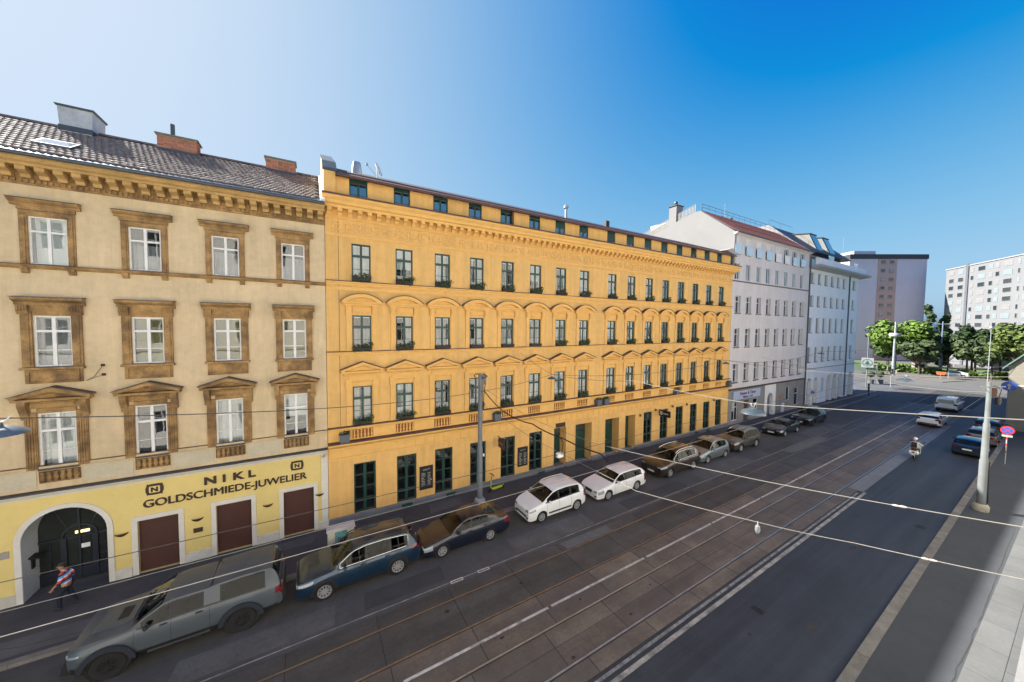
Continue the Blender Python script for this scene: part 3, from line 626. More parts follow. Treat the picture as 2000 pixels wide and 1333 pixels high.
for i, x in enumerate(bc_all):
    k = (i-3) % 4
    o = B4.place(BB, x, 12.97, cur4[k]); link('window_surround', H4, o, (0, 0, 0)); link('hood_capping', C4, o, (0, 0, 0)); link('sill', sill, o, (0, 0, 0))
    for s in (-0.58, 0.58): link('bracket', cons, o, (s, 0, 0))
    o = B3.place(BB, x, 9.11, cur3[k]); link('window_surround', H3, o, (0, 0, 0)); link('hood_capping', C3, o, (0, 0, 0)); link('sill', sill, o, (0, 0, 0))
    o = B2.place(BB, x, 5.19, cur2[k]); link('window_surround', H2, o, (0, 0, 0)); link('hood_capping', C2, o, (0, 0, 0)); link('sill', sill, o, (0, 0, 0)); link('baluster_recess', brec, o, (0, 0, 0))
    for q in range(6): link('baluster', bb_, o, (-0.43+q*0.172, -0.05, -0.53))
for z, o_ in ((12.93, 0.14), (5.30, 0.07)):
    course('string_course', [(0, z-0.13), (o_*0.5, z-0.13), (o_, z-0.05), (o_, z), (0, z+0.01)], BX0, BX1, M_ochre if z > 8 else M_beige, BB)
    course('ledge_capping', [(0, z+0.012), (o_+0.02, z+0.003), (o_+0.02, z+0.025), (0, z+0.03)], BX0, BX1, mat('old_dark_capping', (0.12, 0.085, 0.05)), BB)
course('shop_cornice', [(0, 4.08), (0.05, 4.08), (0.07, 4.16), (0.16, 4.22), (0.2, 4.30), (0, 4.31)], BX0, BX1, M_whitetrim, BB)
course('cornice_capping', [(0, 4.315), (0.23, 4.303), (0.23, 4.36), (0, 4.375)], BX0, BX1, mat('dark_lead_capping', (0.06, 0.055, 0.05), 0.7, 0.2, 2), BB)
# panels between balusters
pan = MB().box(0.60, 2.0, -0.02, 0, 4.50, 5.12).mesh('stone_panel', mat('pale_stone_panel', (0.50, 0.44, 0.31), 0.9, 0.12, 1))
for x in bc_all[1:]: link('stone_panel', pan, BB, Vector((x-2.6, FY, 0))-world_loc(BB))
# main cornice with brackets, dentils
course('cornice', [(0, 16.42), (0.50, 16.42), (0.53, 16.50), (0.62, 16.55), (0.70, 16.66), (0.70, 16.70), (0, 16.71)], BX0, BX1, mat('ochre_cornice', (0.46, 0.29, 0.11), 0.9, 0.22, 1.5, 0.2, 40), BB)
course('frieze_band', [(0, 15.86), (0.05, 15.86), (0.08, 15.98), (0.08, 16.05), (0.03, 16.06), (0, 16.40)], BX0, BX1, M_ochre, BB)
br = MB().prism([(-0.03, 16.08), (-0.16, 16.08), (-0.2, 16.2), (-0.44, 16.28), (-0.46, 16.418), (-0.03, 16.418)], -0.12, 0.12, 'x').mesh('bracket', mat('ochre_cornice', (0.46, 0.29, 0.11)))
x = 0.35
while x > BX0+0.2: link('bracket', br, BB, Vector((x, FY, 0))-world_loc(BB)); x -= 0.447
mb = MB(); x = 0.45
while x > BX0: mb.box(x-0.075, x, FY-0.135, FY-0.081, 15.93, 16.04); x -= 0.15
o = build(mb, 'dentil_row', M_ochre, BB); tag(o, kind='stuff')
# roof
SL = 0.60
def rz_(y): return 16.78+(y-(FY-0.78))*SL
RIDGE = 24.0
build(MB().prism([(FY-0.80, 16.70), (FY-0.80, 16.76), (RIDGE, rz_(RIDGE)-0.03), (31.5, 16.6), (31.5, 16.5), (RIDGE, rz_(RIDGE)-0.3)], BX0, BX1, 'x'), 'roof', mat('roof_underlay', (0.06, 0.055, 0.05), 0.9), BB)
build(MB().tube([(BX0, FY-0.86, 16.73), (BX1, FY-0.86, 16.73)], 0.075, 8), 'gutter', M_zinc, BB)
course('eave_flashing', [(0.74, 16.72), (0.86, 16.70), (0.86, 16.73), (0.45, 16.99), (0.45, 16.97)], BX0, BX1, M_zinc, BB)
M_tile = mat('grey_brown_roof_tile', (0.17, 0.135, 0.115), 0.55, 0.4, 6, 0.2, 30)
mb = MB(); TW, TL = 0.205, 0.34; nrow = int((RIDGE-(FY-0.45))/(TL*0.857))
rr = random.Random(3)
for r_ in range(nrow):
    y = FY-0.42+r_*TL*0.857
    for c in range(int((BX1-BX0-0.25)/TW)):
        x = BX0+0.1+c*TW+(TW/2 if r_ % 2 else 0)
        if x+TW > BX1-0.18: continue
        z = rz_(y)+0.05+rr.uniform(-0.008, 0.012); y2 = y+TL*0.98; z2 = rz_(y2)+0.008; w = TW-0.018
        lift = rr.uniform(0, 0.012)
        mb.add([(x, y, z), (x+w*0.5, y-0.025, z+0.022+lift), (x+w, y, z), (x+w, y2, z2), (x+w*0.5, y2, z2+0.016), (x, y2, z2), (x, y, z-0.045), (x+w*0.5, y-0.025, z-0.04), (x+w, y, z-0.045)],
               [(0, 1, 4, 5), (1, 2, 3, 4), (6, 7, 1, 0), (7, 8, 2, 1), (0, 5, 6), (2, 8, 3)])
o = build(mb, 'roof_tiles', M_tile, BB, recalc=False); tag(o, kind='stuff')
mb = MB(); x = BX0
while x < BX1-0.3: mb.prism([(RIDGE-0.12, rz_(RIDGE)-0.02), (RIDGE-0.06, rz_(RIDGE)+0.09), (RIDGE+0.06, rz_(RIDGE)+0.09), (RIDGE+0.12, rz_(RIDGE)-0.02)], x, x+0.37, 'x'); x += 0.38
o = build(mb, 'ridge_tiles', M_tile, BB); tag(o, kind='stuff')
build(MB().prism([(FY-0.8, 16.80), (FY-0.8, 16.95), (RIDGE, rz_(RIDGE)+0.16), (RIDGE, rz_(RIDGE)+0.02)], BX1-0.19, BX1+0.01, 'x'), 'verge_flashing', mat('white_verge', (0.6, 0.6, 0.6), 0.6), BB)
# chimneys (on the ridge), skylight
M_mortar = mat('chimney_mortar', (0.30, 0.25, 0.21), 0.9, 0.2, 4)
def brick_chimney(x0, x1, y0, y1, zb, zt, cap):
    c = build(MB().box(x0+0.012, x1-0.012, y0+0.012, y1-0.012, zb-1.2, zt), 'chimney', M_mortar, BB)
    bl, bh = 0.24, 0.082; me = MB().box(0, bl-0.014, 0, 0.016, 0, bh-0.016).mesh('brick', mat('chimney_brick_unit', (0.40, 0.17, 0.10), 0.9, 0.2, 6, rnd=0.28)); 
    ms = MB().box(-0.016, 0, 0, 0.12-0.014, 0, bh-0.016).mesh('brick', MATS['chimney_brick_unit'])
    mb_ = MB(); z = zb+0.02; row = 0
    n = int((x1-x0)/bl)
    while z+bh < zt:
        for k in range(n): link('brick', me, c, Vector((x0+0.01+k*(x1-x0)/n+(0.0), y0-0.006, z))-Vector((0, 0, 0)))
        for k in range(int((y1-y0)/0.125)): link('brick', ms, c, Vector((x1+0.008, y0+0.02+k*0.125, z)))
        z += bh; row += 1
    build(MB().box(x0-0.06, x1+0.06, y0-0.06, y1+0.06, zt, zt+0.07), 'chimney_cap', mat('mossy_capping', (0.16, 0.17, 0.13), 0.8, 0.2, 3), c, -world_loc(BB)*0)
    build(MB().box(x0-0.03, x1+0.03, y0-0.03, y1+0.03, zb-0.25, zb), 'chimney_flashing', M_zinc, c, -world_loc(BB)*0)
    return c
zr = rz_(RIDGE)
c1 = brick_chimney(-6.50, -5.02, 23.45, 24.15, 19.40, 20.02, True)
build(MB().tube([(-6.0, 23.8, 20.05), (-6.0, 23.8, 20.75)], 0.09, 8), 'flue_pipe', M_zinc, c1, (0, 0, 0))
c2 = brick_chimney(-2.18, -0.80, 23.45, 24.15, 19.40, 19.98, True)
c3 = build(MB().prism([(-9.55, 19.1), (-8.62, 19.1), (-8.56, 20.32), (-9.63, 20.32)], 23.4, 24.5, 'y'), 'chimney', mat('pale_sheet_cladding', (0.42, 0.45, 0.46), 0.5, 0.2, 2), BB)
build(MB().prism([(-9.66, 20.32), (-8.53, 20.32), (-8.50, 20.40), (-9.7, 20.40)], 23.33, 24.57, 'y'), 'chimney_cap', M_zinc, c3, (0, 0, 0))
build(MB().box(-9.6, -8.57, 23.35, 24.4, 19.3, 19.52), 'chimney_flashing', M_zinc, c3, (0, 0, 0))
y0_, y1_ = FY+0.45, FY+1.15
sk_ = build(MB().prism([(y0_, rz_(y0_)+0.02), (y0_, rz_(y0_)+0.13), (y1_, rz_(y1_)+0.13), (y1_, rz_(y1_)+0.02)], -9.15, -8.15, 'x'), 'skylight', M_zinc, BB)
build(MB().quad((-9.08, y0_+0.06, rz_(y0_+0.06)+0.135), (-8.22, y0_+0.06, rz_(y0_+0.06)+0.135), (-8.22, y1_-0.06, rz_(y1_-0.06)+0.135), (-9.08, y1_-0.06, rz_(y1_-0.06)+0.135)), 'pane', mat('skylight_glass', (0.3, 0.33, 0.36), 0.05, 0, coat=1), sk_, (0, 0, 0))
# shop floor
sh = [(-6.58, -5.30), (-4.02, -2.72), (-1.44, -0.13)]
AX, AR, AS = -8.57, 1.12, 2.42       # carriage entrance: centre, half width, spring height
holes = [(a, b, 0.13, 2.43, 0.22) for a, b in sh]+[(AX-AR, AX+AR, 0.13, AS+AR, 1.3)]+[(-14.2, -12.9, 0.13, 2.43, 0.22), (-17.2, -15.9, 0.13, 2.43, 0.22)]
mb = MB(); wall_holes(mb, BX0, BX1, 0.13, 4.3, holes[:3]+holes[4:], FY)
# cut the arch out of the wall sheet by hand: rebuild the sheet with the arch hole, then fill the spandrels
mb = MB(); wall_holes(mb, BX0, BX1, 0.13, 4.3, [h for h in holes if h[4] < 1], FY) if False else None
mb = MB()
xs_ = [BX0, AX-AR, AX+AR, BX1]
wall_holes(mb, BX0, AX-AR, 0.13, 4.3, holes[4:], FY); wall_holes(mb, AX+AR, BX1, 0.13, 4.3, holes[:3], FY)
ap = arc(AX, AS, AR, 180, 0, 20)
for (a, za), (b, zb) in zip(ap, ap[1:]):
    mb.quad((a, FY, za), (b, FY, zb), (b, FY, 4.3), (a, FY, 4.3)); 
build(mb, 'shop_wall', M_paleyellow, BB, recalc=False)
rv = MB()
for (a, za), (b, zb) in zip(ap, ap[1:]): rv.quad((a, FY, za), (b, FY, zb), (b, FY+0.9, zb), (a, FY+0.9, za))
for s in (-1, 1): rv.quad((AX+s*AR, FY, 0.12), (AX+s*AR, FY+0.9, 0.12), (AX+s*AR, FY+0.9, AS), (AX+s*AR, FY, AS))
build(rv, 'arch_reveal', mat('pale_reveal', (0.42, 0.43, 0.43), 0.8, 0.08, 1.5), BB, recalc=False)
ao = arc(AX, AS, AR+0.17, 180, 0, 20); ai = arc(AX, AS, AR-0.0, 180, 0, 20)
build(MB().prism([(AX-AR-0.17, 0.12)]+ao+[(AX+AR+0.17, 0.12), (AX+AR, 0.12)]+ai[::-1]+[(AX-AR, 0.12)], FY-0.05, FY-0.002, 'y'), 'arch_surround', M_whitetrim, BB)
for a, b in sh+[(-14.2, -12.9), (-17.2, -15.9)]:
    mb = MB(); mb.box(a-0.18, a, FY-0.04, FY+0.02, 0.12, 2.43); mb.box(b, b+0.18, FY-0.04, FY+0.02, 0.12, 2.43); mb.box(a-0.18, b+0.18, FY-0.04, FY+0.02, 2.43, 2.62)
    build(mb, 'shop_surround', M_whitetrim, BB)
    s_ = build(MB().box(a, b, FY+0.14, FY+0.2, 0.13, 2.43), 'roller_shutter', mat('brown_shutter', (0.075, 0.032, 0.025), 0.55, 0.12, 2), BB)
    sl = MB().prism([(0, 0), (-0.022, 0.012), (-0.022, 0.038), (0, 0.05)], a+0.02, b-0.02, 'x').mesh('slat', mat('brown_shutter_slat', (0.085, 0.036, 0.028), 0.5, 0.1, 2))
    for k in range(44): link('slat', sl, s_, (0, FY+0.138, 0.16+k*0.0515))
M_wplinth = mat('white_plinth', (0.55, 0.53, 0.47), 0.8, 0.12, 1.2, tint=(0.38, 0.35, 0.28))
for a, b in ((BX0, -17.4), (-15.7, -14.4), (-12.7, AX-AR-0.171), (AX+AR+0.171, -6.77), (-5.11, -4.21), (-2.53, -1.63), (0.06, BX1)):
    course('plinth', [(0, 0.11), (0.06, 0.11), (0.06, 0.50), (0.04, 0.52), (0, 0.52)], a, b, M_wplinth, BB)
    # sunk yellow panels framed white beside the shop fronts
build(MB().box(0.22, BX1-0.002, FY-0.05, FY, 0.521, 4.08), 'corner_strip', M_whitetrim, BB)
# entrance screen
Y = FY+0.86; M_dkf = mat('dark_blue_frame', (0.012, 0.017, 0.028), 0.45, 0.1, 2)
sc = build(MB().prism([(AX-AR, 0.12)]+ap+[(AX+AR, 0.12)], Y+0.04, Y+0.06, 'y'), 'entrance_screen', mat('dark_screen_glass', (0.022, 0.026, 0.024), 0.12, 0.3, 1), BB)
mb = MB(); r2 = 0.52
inner = arc(AX, 1.95, r2, 180, 0, 12); inn2 = arc(AX, 1.95, r2-0.07, 180, 0, 12)
mb.prism(inner+inn2[::-1], Y-0.02, Y+0.04, 'y')
for s in (-1, 1): mb.box(*sorted((AX+s*r2, AX+s*(r2-0.16))), Y-0.03, Y+0.04, 0.12, 1.95)
mb.box(AX-AR, AX+AR, Y-0.01, Y+0.039, 1.90, 1.97); mb.box(AX-0.03, AX+0.03, Y-0.015, Y+0.038, 0.12, AS+AR)
for zz in (1.0, 1.45): mb.box(AX-AR, AX-r2, Y+0.01, Y+0.037, zz, zz+0.03); mb.box(AX+r2, AX+AR, Y+0.01, Y+0.037, zz, zz+0.03)
mb.box(AX-0.82, AX-0.79, Y+0.005, Y+0.036, 0.3, 1.9)
for a in (50, 130): mb.prism([(AX+0.52*math.cos(R(a))-0.02, 1.95+0.52*math.sin(R(a))), (AX+0.52*math.cos(R(a))+0.02, 1.95+0.52*math.sin(R(a))), (AX+1.05*math.cos(R(a))+0.02, AS+1.02*math.sin(R(a))), (AX+1.05*math.cos(R(a))-0.02, AS+1.02*math.sin(R(a)))], Y+0.005, Y+0.035, 'y')
build(mb, 'entrance_frame', M_dkf, BB)
build(MB().box(AX-AR, AX+AR, Y+0.0, Y+0.034, 0.12, 0.62), 'kick_panel', M_dkf, BB)
build(MB().box(AX-0.05+0.1, AX+0.3, Y-0.035, Y-0.031, 1.42, 1.60), 'paper_notice', mat('white_paper', (0.75, 0.75, 0.73), 0.8, 0.02), BB)
build(MB().box(AX-0.12+0.0, AX-0.035, Y+0.0, Y+0.03, 2.06, 2.16).box(AX+0.035, AX+0.28, Y+0.0, Y+0.03, 2.06, 2.16), 'hall_light', emit('lit_hall_lamp', (0.9, 0.75, 0.3), 0.7), BB)
ic = build(MB().box(AX-AR-0.0, AX-AR+0.04, FY+0.45, FY+0.62, 1.15, 1.55), 'intercom', M_black, BB)
build(MB().prism([(AX-AR, 1.62), (AX-AR+0.28, 1.58), (AX-AR+0.28, 1.62), (AX-AR, 1.68)], FY+0.3, FY+0.7, 'y'), 'intercom_hood', M_black, BB)
for x, z in ((-7.06, 1.95), (-4.67, 1.93), (-2.08, 1.90), (0.14, 1.90)):
    mb = MB(); pr = [(0.21, 0.11), (0.20, 0.06), (0.14, 0.0), (0.05, -0.05), (0, -0.055)]
    vs = []; n = 10
    for r_, h in pr: vs += [(x+r_*math.cos(math.pi+math.pi*k/n), FY-0.002+0.6*r_*math.sin(math.pi+math.pi*k/n), z+h) for k in range(n+1)]
    fs = [(i*(n+1)+k, i*(n+1)+k+1, (i+1)*(n+1)+k+1, (i+1)*(n+1)+k) for i in range(len(pr)-1) for k in range(n)]
    build(MB().add(vs, fs), 'wall_uplighter', mat('dark_bronze', (0.05, 0.03, 0.02), 0.5, 0.1, 3), BB, smooth=40)
build(MB().box(-4.82, -4.5, FY-0.03, FY, 1.38, 1.58), 'wall_plaque', mat('dark_bronze', (0.05, 0.03, 0.02)), BB)
build(MB().box(-10.35, -9.98, FY-0.03, FY, 1.98, 2.25), 'wall_plaque', mat('grey_plaque', (0.3, 0.28, 0.24), 0.6), BB)
# lettering
M_letter = mat('dark_brown_letters', (0.04, 0.02, 0.014), 0.6, 0.1, 3)
t = text_mesh('GOLDSCHMIEDE-JUWELIER', 0.47, M_letter, 1.0, 0.02, 0.0)
wd = max(v.co.x for v in t.vertices)-min(v.co.x for v in t.vertices)
for v in t.vertices: v.co.x *= 5.93/wd
for k_, dx_ in enumerate((0, -0.012, 0.012)): link('lettering', t, BB, Vector((-3.42+dx_, FY-0.025+0.003*k_, 2.94+0.004*k_))-world_loc(BB))
for ch, x in zip('NIKL', (-4.19, -3.70, -3.20, -2.68)):
    t = text_mesh(ch, 0.46, M_letter, 1.3, 0.03, 0.016); link('letter', t, BB, Vector((x, FY-0.035, 3.51))-world_loc(BB))
for x in (-6.02, -0.84):
    cz = 3.69
    base = [(-0.20, -0.22), (-0.10, -0.235), (0.10, -0.235), (0.20, -0.22), (0.235, -0.25), (0.25, -0.16), (0.28, -0.08), (0.28, 0.08), (0.25, 0.16), (0.235, 0.25), (0.20, 0.22), (0.10, 0.235), (-0.10, 0.235), (-0.20, 0.22), (-0.235, 0.25), (-0.25, 0.16), (-0.28, 0.08), (-0.28, -0.08), (-0.25, -0.16), (-0.235, -0.25)]
    e_ = build(MB().prism([(x+u, cz+w) for u, w in base], FY-0.03, FY, 'y'), 'emblem', M_letter, BB)
    build(MB().prism([(x+u, cz+w) for u, w in ((-0.15, -0.14), (0.15, -0.14), (0.17, -0.10), (0.17, 0.10), (0.15, 0.14), (-0.15, 0.14), (-0.17, 0.10), (-0.17, -0.10))], FY-0.035, FY-0.031, 'y'), 'emblem_field', M_paleyellow, e_, (0, 0, 0))
    t = text_mesh('N', 0.26, M_letter, 1.15, 0.008, 0.014); link('emblem_letter', t, e_, Vector((x, FY-0.044, cz-0.09)))
# star lamp and iron anchors on the wall
build(MB().ball((0.36, FY-0.2, 4.02), 0.06).tube([(0.36, FY, 4.05), (0.36, FY-0.2, 4.02)], 0.015).tube([(0.22, FY-0.22, 4.0), (0.5, FY-0.18, 4.05)], 0.012).tube([(0.36, FY-0.2, 3.88), (0.36, FY-0.2, 4.17)], 0.012).tube([(0.26, FY-0.2, 3.92), (0.46, FY-0.2, 4.12)], 0.012), 'star_lamp', mat('copper_star', (0.45, 0.25, 0.15), 0.5), BB)
for x, z in ((-7.37, 9.10), (-7.36, 8.72)):
    build(MB().box(x-0.05, x+0.05, FY-0.05, FY, z-0.04, z+0.05), 'wall_anchor', mat('rusty_iron', (0.06, 0.025, 0.015), 0.9), BB)
build(MB().tube([(-7.38, FY-0.03, 9.08), (-7.62, FY-0.03, 8.66), (-7.85, FY-0.02, 8.50)], 0.008, 4).tube([(-7.38, FY-0.03, 8.71), (-7.6, FY-0.03, 8.62), (-7.85, FY-0.02, 8.50)], 0.008, 4), 'loose_cable', M_black, BB)
# ================================================================ white house with the shop sign
M_w1 = mat('pinkish_white_render', (0.56, 0.52, 0.51), 0.85, 0.05, 0.5, 0.1, 50, streak=0.05)
M_w2 = mat('bluish_white_render', (0.70, 0.70, 0.72), 0.85, 0.04, 0.5, 0.1, 50, streak=0.04)
M_greyframe = mat('grey_white_frame', (0.55, 0.56, 0.58), 0.5, 0.05, 2)
M_extblind = mat('grey_exterior_blind', (0.20, 0.20, 0.21), 0.7, 0.12, 3)
W1 = thing('town_house', 'plain pinkish white house with red tiled roof next to the yellow one', 'building', (48.4, FY, 0.12))
X0, X1 = 38.95, 57.95
cs = [40.15+2.27*i for i in range(8)]
S1 = WinSpec('w1', 1.16, 2.1, M_greyframe, (0,), (1.45,), y0=0.22, y1=0.28, bw=0.07)
S4 = WinSpec('w14', 0.98, 1.8, M_greyframe, (0.1,), (), y0=0.06, y1=0.12, bw=0.06)
S5 = WinSpec('w15', 1.2, 1.85, M_greyframe, (0,), (), y0=0.10, y1=0.16, bw=0.06)
holes = []
for x in cs: holes += [(x-0.58, x+0.58, 4.78, 6.88, 0.28), (x-0.58, x+0.58, 8.70, 10.80, 0.28), (x-0.58, x+0.58, 12.44, 14.36, 0.28), (x-0.84, x+0.14, 16.1, 17.9, 0.12), (x-1.05, x+0.15, 18.8, 20.65, 0.16)]
S3 = WinSpec('w13', 1.16, 1.92, M_greyframe, (0,), (1.3,), y0=0.22, y1=0.28, bw=0.07)
mb = MB(); wall_holes(mb, X0, X1, 3.95, 21.0, holes, FY); shell(mb, X0, X1, FY, 31, 0.13, 21.0)
build(mb, 'wall', M_w1, W1, recalc=False)
rail_g = MB().box(-0.72, 0.72, -0.16, -0.14, 0.02, 1.05).mesh('glass_balustrade', mat('glass_balustrade', (0.45, 0.55, 0.6), 0.05, 0.05, coat=1))
rail_w = MB().box(-0.72, 0.72, -0.16, -0.14, 0.02, 1.05).mesh('cloth_screen', mat('white_screen', (0.7, 0.69, 0.66), 0.8))
sl1 = MB().box(-0.64, 0.64, -0.07, 0.2, -0.07, 0.01).mesh('sill', mat('dark_stone_sill', (0.12, 0.11, 0.11), 0.8))
shx = MB().box(-0.6, 0.6, 0.02, 0.09, 0.95, 1.85).mesh('roller_shutter', mat('white_shutter', (0.62, 0.6, 0.58), 0.6))
ebl = MB().box(-0.5, 0.5, 0.205, 0.218, 0.5, 2.0).mesh('exterior_blind', M_extblind)
rr = random.Random(5)
for i, x in enumerate(cs):
    for sp, z in ((S1, 4.78), (S1, 8.70), (S3, 12.44)):
        o = sp.place(W1, x, z, rr.choice(['dim', 'full', 'low', None, 'full'])); link('sill', sl1, o, (0, 0, 0))
    S4.place(W1, x-0.35, 16.1, rr.choice(['full', 'blind', None]))
    o = S5.place(W1, x-0.45, 18.8, None); link('cloth_screen' if i in (4, 5) else 'glass_balustrade', rail_w if i in (4, 5) else rail_g, o, (0, 0, 0))
    if i < 5: link('roller_shutter', shx, o, (0, 0, 0))
course('string_course', [(0, 15.86), (0.08, 15.88), (0.10, 15.98), (0, 16.0)], X0, X1, mat('dark_stone_sill', (0.12, 0.11, 0.11)), W1)
course('shop_cornice', [(0, 3.95), (0.06, 3.95), (0.2, 4.05), (0.22, 4.12), (0, 4.14)], X0, X1, mat('dark_lead_capping', (0.06, 0.055, 0.05)), W1)
course('eave', [(0, 20.8), (0.35, 20.95), (0.35, 21.05), (0, 21.05)], X0-0.1, X1, M_w1, W1)
build(MB().tube([(X0-0.1, FY-0.42, 21.05), (X1+0.1, FY-0.42, 21.05)], 0.08, 8), 'gutter', M_zinc, W1)
M_red = mat('red_roof_tiles', (0.12, 0.042, 0.030), 0.7, 0.25, 4, 0.4, 14)
def rf(y): return 21.1+(y-(FY-0.35))*0.80
build(MB().prism([(FY-0.35, 21.06), (FY-0.35, 21.12), (24.0, rf(24.0)), (24.0, rf(24.0)-0.25)], X0+0.3, X1-0.2, 'x'), 'roof', M_red, W1)
mb = MB(); TW = 0.30
for r_ in range(13):
    y = FY-0.3+r_*0.31
    for c in range(int((X1-X0-0.8)/TW)):
        x = X0+0.36+c*TW; z = rf(y)+0.02; mb.add([(x, y, z), (x+TW*0.5, y, z+0.07), (x+TW, y, z), (x+TW, y+0.34, rf(y+0.34)), (x+TW*0.5, y+0.34, rf(y+0.34)+0.045), (x, y+0.34, rf(y+0.34)), (x, y, z-0.05), (x+TW, y, z-0.05)], [(0, 1, 4, 5), (1, 2, 3, 4), (6, 7, 2, 1, 0)])
o = build(mb, 'roof_tiles', M_red, W1, recalc=False); tag(o, kind='stuff')
# gable fire walls and the roof terrace
gp = [(FY+0.0, 17.0), (FY-0.1, 21.15), (23.9, 24.35), (24.6, 24.4), (33, 22.4), (33, 17.0)]
build(MB().prism(gp, X0-0.02, X0+0.32, 'x'), 'fire_wall', mat('white_fire_wall', (0.22, 0.218, 0.22), 0.85, 0.04, 0.6), W1)
build(MB().prism([(FY-0.12, 21.16), (23.88, 24.4), (23.9, 24.34), (FY-0.1, 21.1)], X0-0.06, X0+0.36, 'x'), 'fire_wall_capping', M_zinc, W1)
build(MB().prism([(FY+0.0, 19.0), (FY-0.1, 21.3), (24.0, 24.7), (30, 24.7), (30, 19.0)], X1-0.28, X1-0.01, 'x'), 'fire_wall', mat('white_fire_wall', (0.60, 0.585, 0.57)), W1)
build(MB().box(X0+0.35, X1-0.3, 24.02, 31, 22.5, 24.3), 'roof_terrace', M_w1, W1)
M_picket = mat('white_picket', (0.20, 0.20, 0.19), 0.6)
mb = MB(); pk = MB().box(0, 0.03, 0, 0.10, 0, 0.95).mesh('picket', M_picket)
tr = build(MB().tube([(X0+0.15, 24.6, 25.35), (X0+0.15, 33, 23.4)], 0.03, 6).tube([(X0+0.15, 24.6, 24.55), (X0+0.15, 33, 22.55)], 0.025, 6), 'terrace_railing', M_picket, W1)
for k in range(46):
    y = 24.6+k*0.18; link('picket', pk, tr, (X0+0.14, y, 24.42-(y-24.6)*0.232))
mb = MB().tube([(X0+0.6, 24.1, 25.3), (X1-0.5, 24.1, 25.3)], 0.025, 5).tube([(X0+0.6, 24.1, 24.95), (X1-0.5, 24.1, 24.95)], 0.02, 5)
for k in range(14): mb.tube([(X0+0.6+k*1.36, 24.1, 24.2), (X0+0.6+k*1.36, 24.1, 25.3)], 0.022, 5)
build(mb, 'terrace_railing', mat('dark_railing', (0.08, 0.085, 0.09), 0.5), W1)
c_ = build(MB().box(X0-0.0, X0+1.3, 27.0, 28.0, 22.5, 25.9), 'chimney', mat('white_fire_wall', (0.6, 0.585, 0.57)), W1)
build(MB().box(X0-0.1, X0+1.4, 26.9, 28.1, 25.9, 26.0), 'chimney_cap', mat('dark_lead_capping', (0.06, 0.055, 0.05)), c_, (0, 0, 0))
build(MB().lathe([(0, 26.0), (0.14, 26.0), (0.14, 26.3), (0.24, 26.35), (0.2, 26.55), (0, 26.6)], 10, (X0+0.6, 27.5, 0)), 'chimney_cowl', M_zinc, c_, (0, 0, 0), smooth=40)
for x, y, z, w in ((46.2, 25.5, 24.3, 0.9), (47.8, 25.2, 24.3, 0.5), (52.0, 26.5, 24.3, 1.8)):
    build(MB().box(x, x+w, y, y+0.8, z, z+1.1), 'roof_box', M_zinc if w < 1 else M_w1, W1)
build(MB().tube([(46.0, 25.0, 24.3), (46.0, 25.0, 26.9)], 0.02, 5).tube([(45.6, 25.0, 26.5), (46.4, 25.0, 26.5)], 0.012, 4), 'antenna', M_steel, W1)
# shop floor
gr = mat('grey_shop_cladding', (0.20, 0.19, 0.185), 0.8, 0.10, 1.0, tint=(0.26, 0.24, 0.22))
h2 = [(39.75, 41.05, 0.5, 2.6, 0.15), (42.3, 43.4, 0.13, 2.6, 0.3), (44.3, 45.5, 0.5, 2.6, 0.15), (52.4, 53.6, 1.5, 3.3, 0.15), (55.0, 56.2, 0.6, 3.0, 0.15)]
build(wall_holes(MB(), X0, 46.95, 0.13, 3.95, h2[:3], FY), 'shop_wall', gr, W1, recalc=False)
build(wall_holes(MB(), 49.75, X1, 0.13, 3.95, h2[3:], FY), 'shop_wall', gr, W1, recalc=False)
SS = WinSpec('w1s', 1.3, 2.1, M_greyframe, (0,), (1.5,), y0=0.08, y1=0.14)
SS.place(W1, 40.4, 0.5, 'halfblind', name='shop_window'); 
S6 = WinSpec('w1t', 1.2, 2.1, M_greyframe, (), (1.5,), y0=0.08, y1=0.14); S6.place(W1, 44.9, 0.5, 'low', name='shop_window')
S7 = WinSpec('w1u', 1.2, 1.8, M_greyframe, (), (), y0=0.08, y1=0.14); S7.place(W1, 53.0, 1.5, 'blind', name='shop_window')
S8 = WinSpec('w1v', 1.2, 2.4, M_greyframe, (), (1.6,), y0=0.08, y1=0.14); S8.place(W1, 55.6, 0.6, None, name='shop_window')
build(MB().box(42.32, 43.38, FY+0.2, FY+0.26, 0.13, 2.6), 'shop_door', mat('dark_door', (0.05, 0.03, 0.03), 0.5), W1)
pa = arc(48.35, 2.2, 0.72, 180, 0, 14)
mb = MB()
for (a, za), (b, zb) in zip(pa, pa[1:]): mb.quad((a, FY-0.04, za), (b, FY-0.04, zb), (b, FY-0.04, 3.95), (a, FY-0.04, 3.95)); mb.quad((a, FY-0.04, za), (b, FY-0.04, zb), (b, FY+0.35, zb), (a, FY+0.35, za))
for a, b in ((46.95, 48.35-0.72), (48.35+0.72, 49.75)): mb.quad((a, FY-0.04, 0.13), (b, FY-0.04, 0.13), (b, FY-0.04, 3.95), (a, FY-0.04, 3.95))
for a in (48.35-0.72, 48.35+0.72): mb.quad((a, FY-0.04, 0.13), (a, FY+0.35, 0.13), (a, FY+0.35, 2.2), (a, FY-0.04, 2.2))
build(mb, 'portal', mat('white_portal', (0.66, 0.65, 0.64), 0.8, 0.04, 1), W1, recalc=False)
d_ = build(MB().prism([(47.63, 0.13)]+pa+[(49.07, 0.13)], FY+0.30, FY+0.34, 'y'), 'door', mat('grey_blue_door', (0.12, 0.14, 0.18), 0.5), W1)
build(MB().box(48.33, 48.37, FY+0.28, FY+0.299, 0.13, 2.9), 'door_meeting_rail', M_dkf, d_, (0, 0, 0))
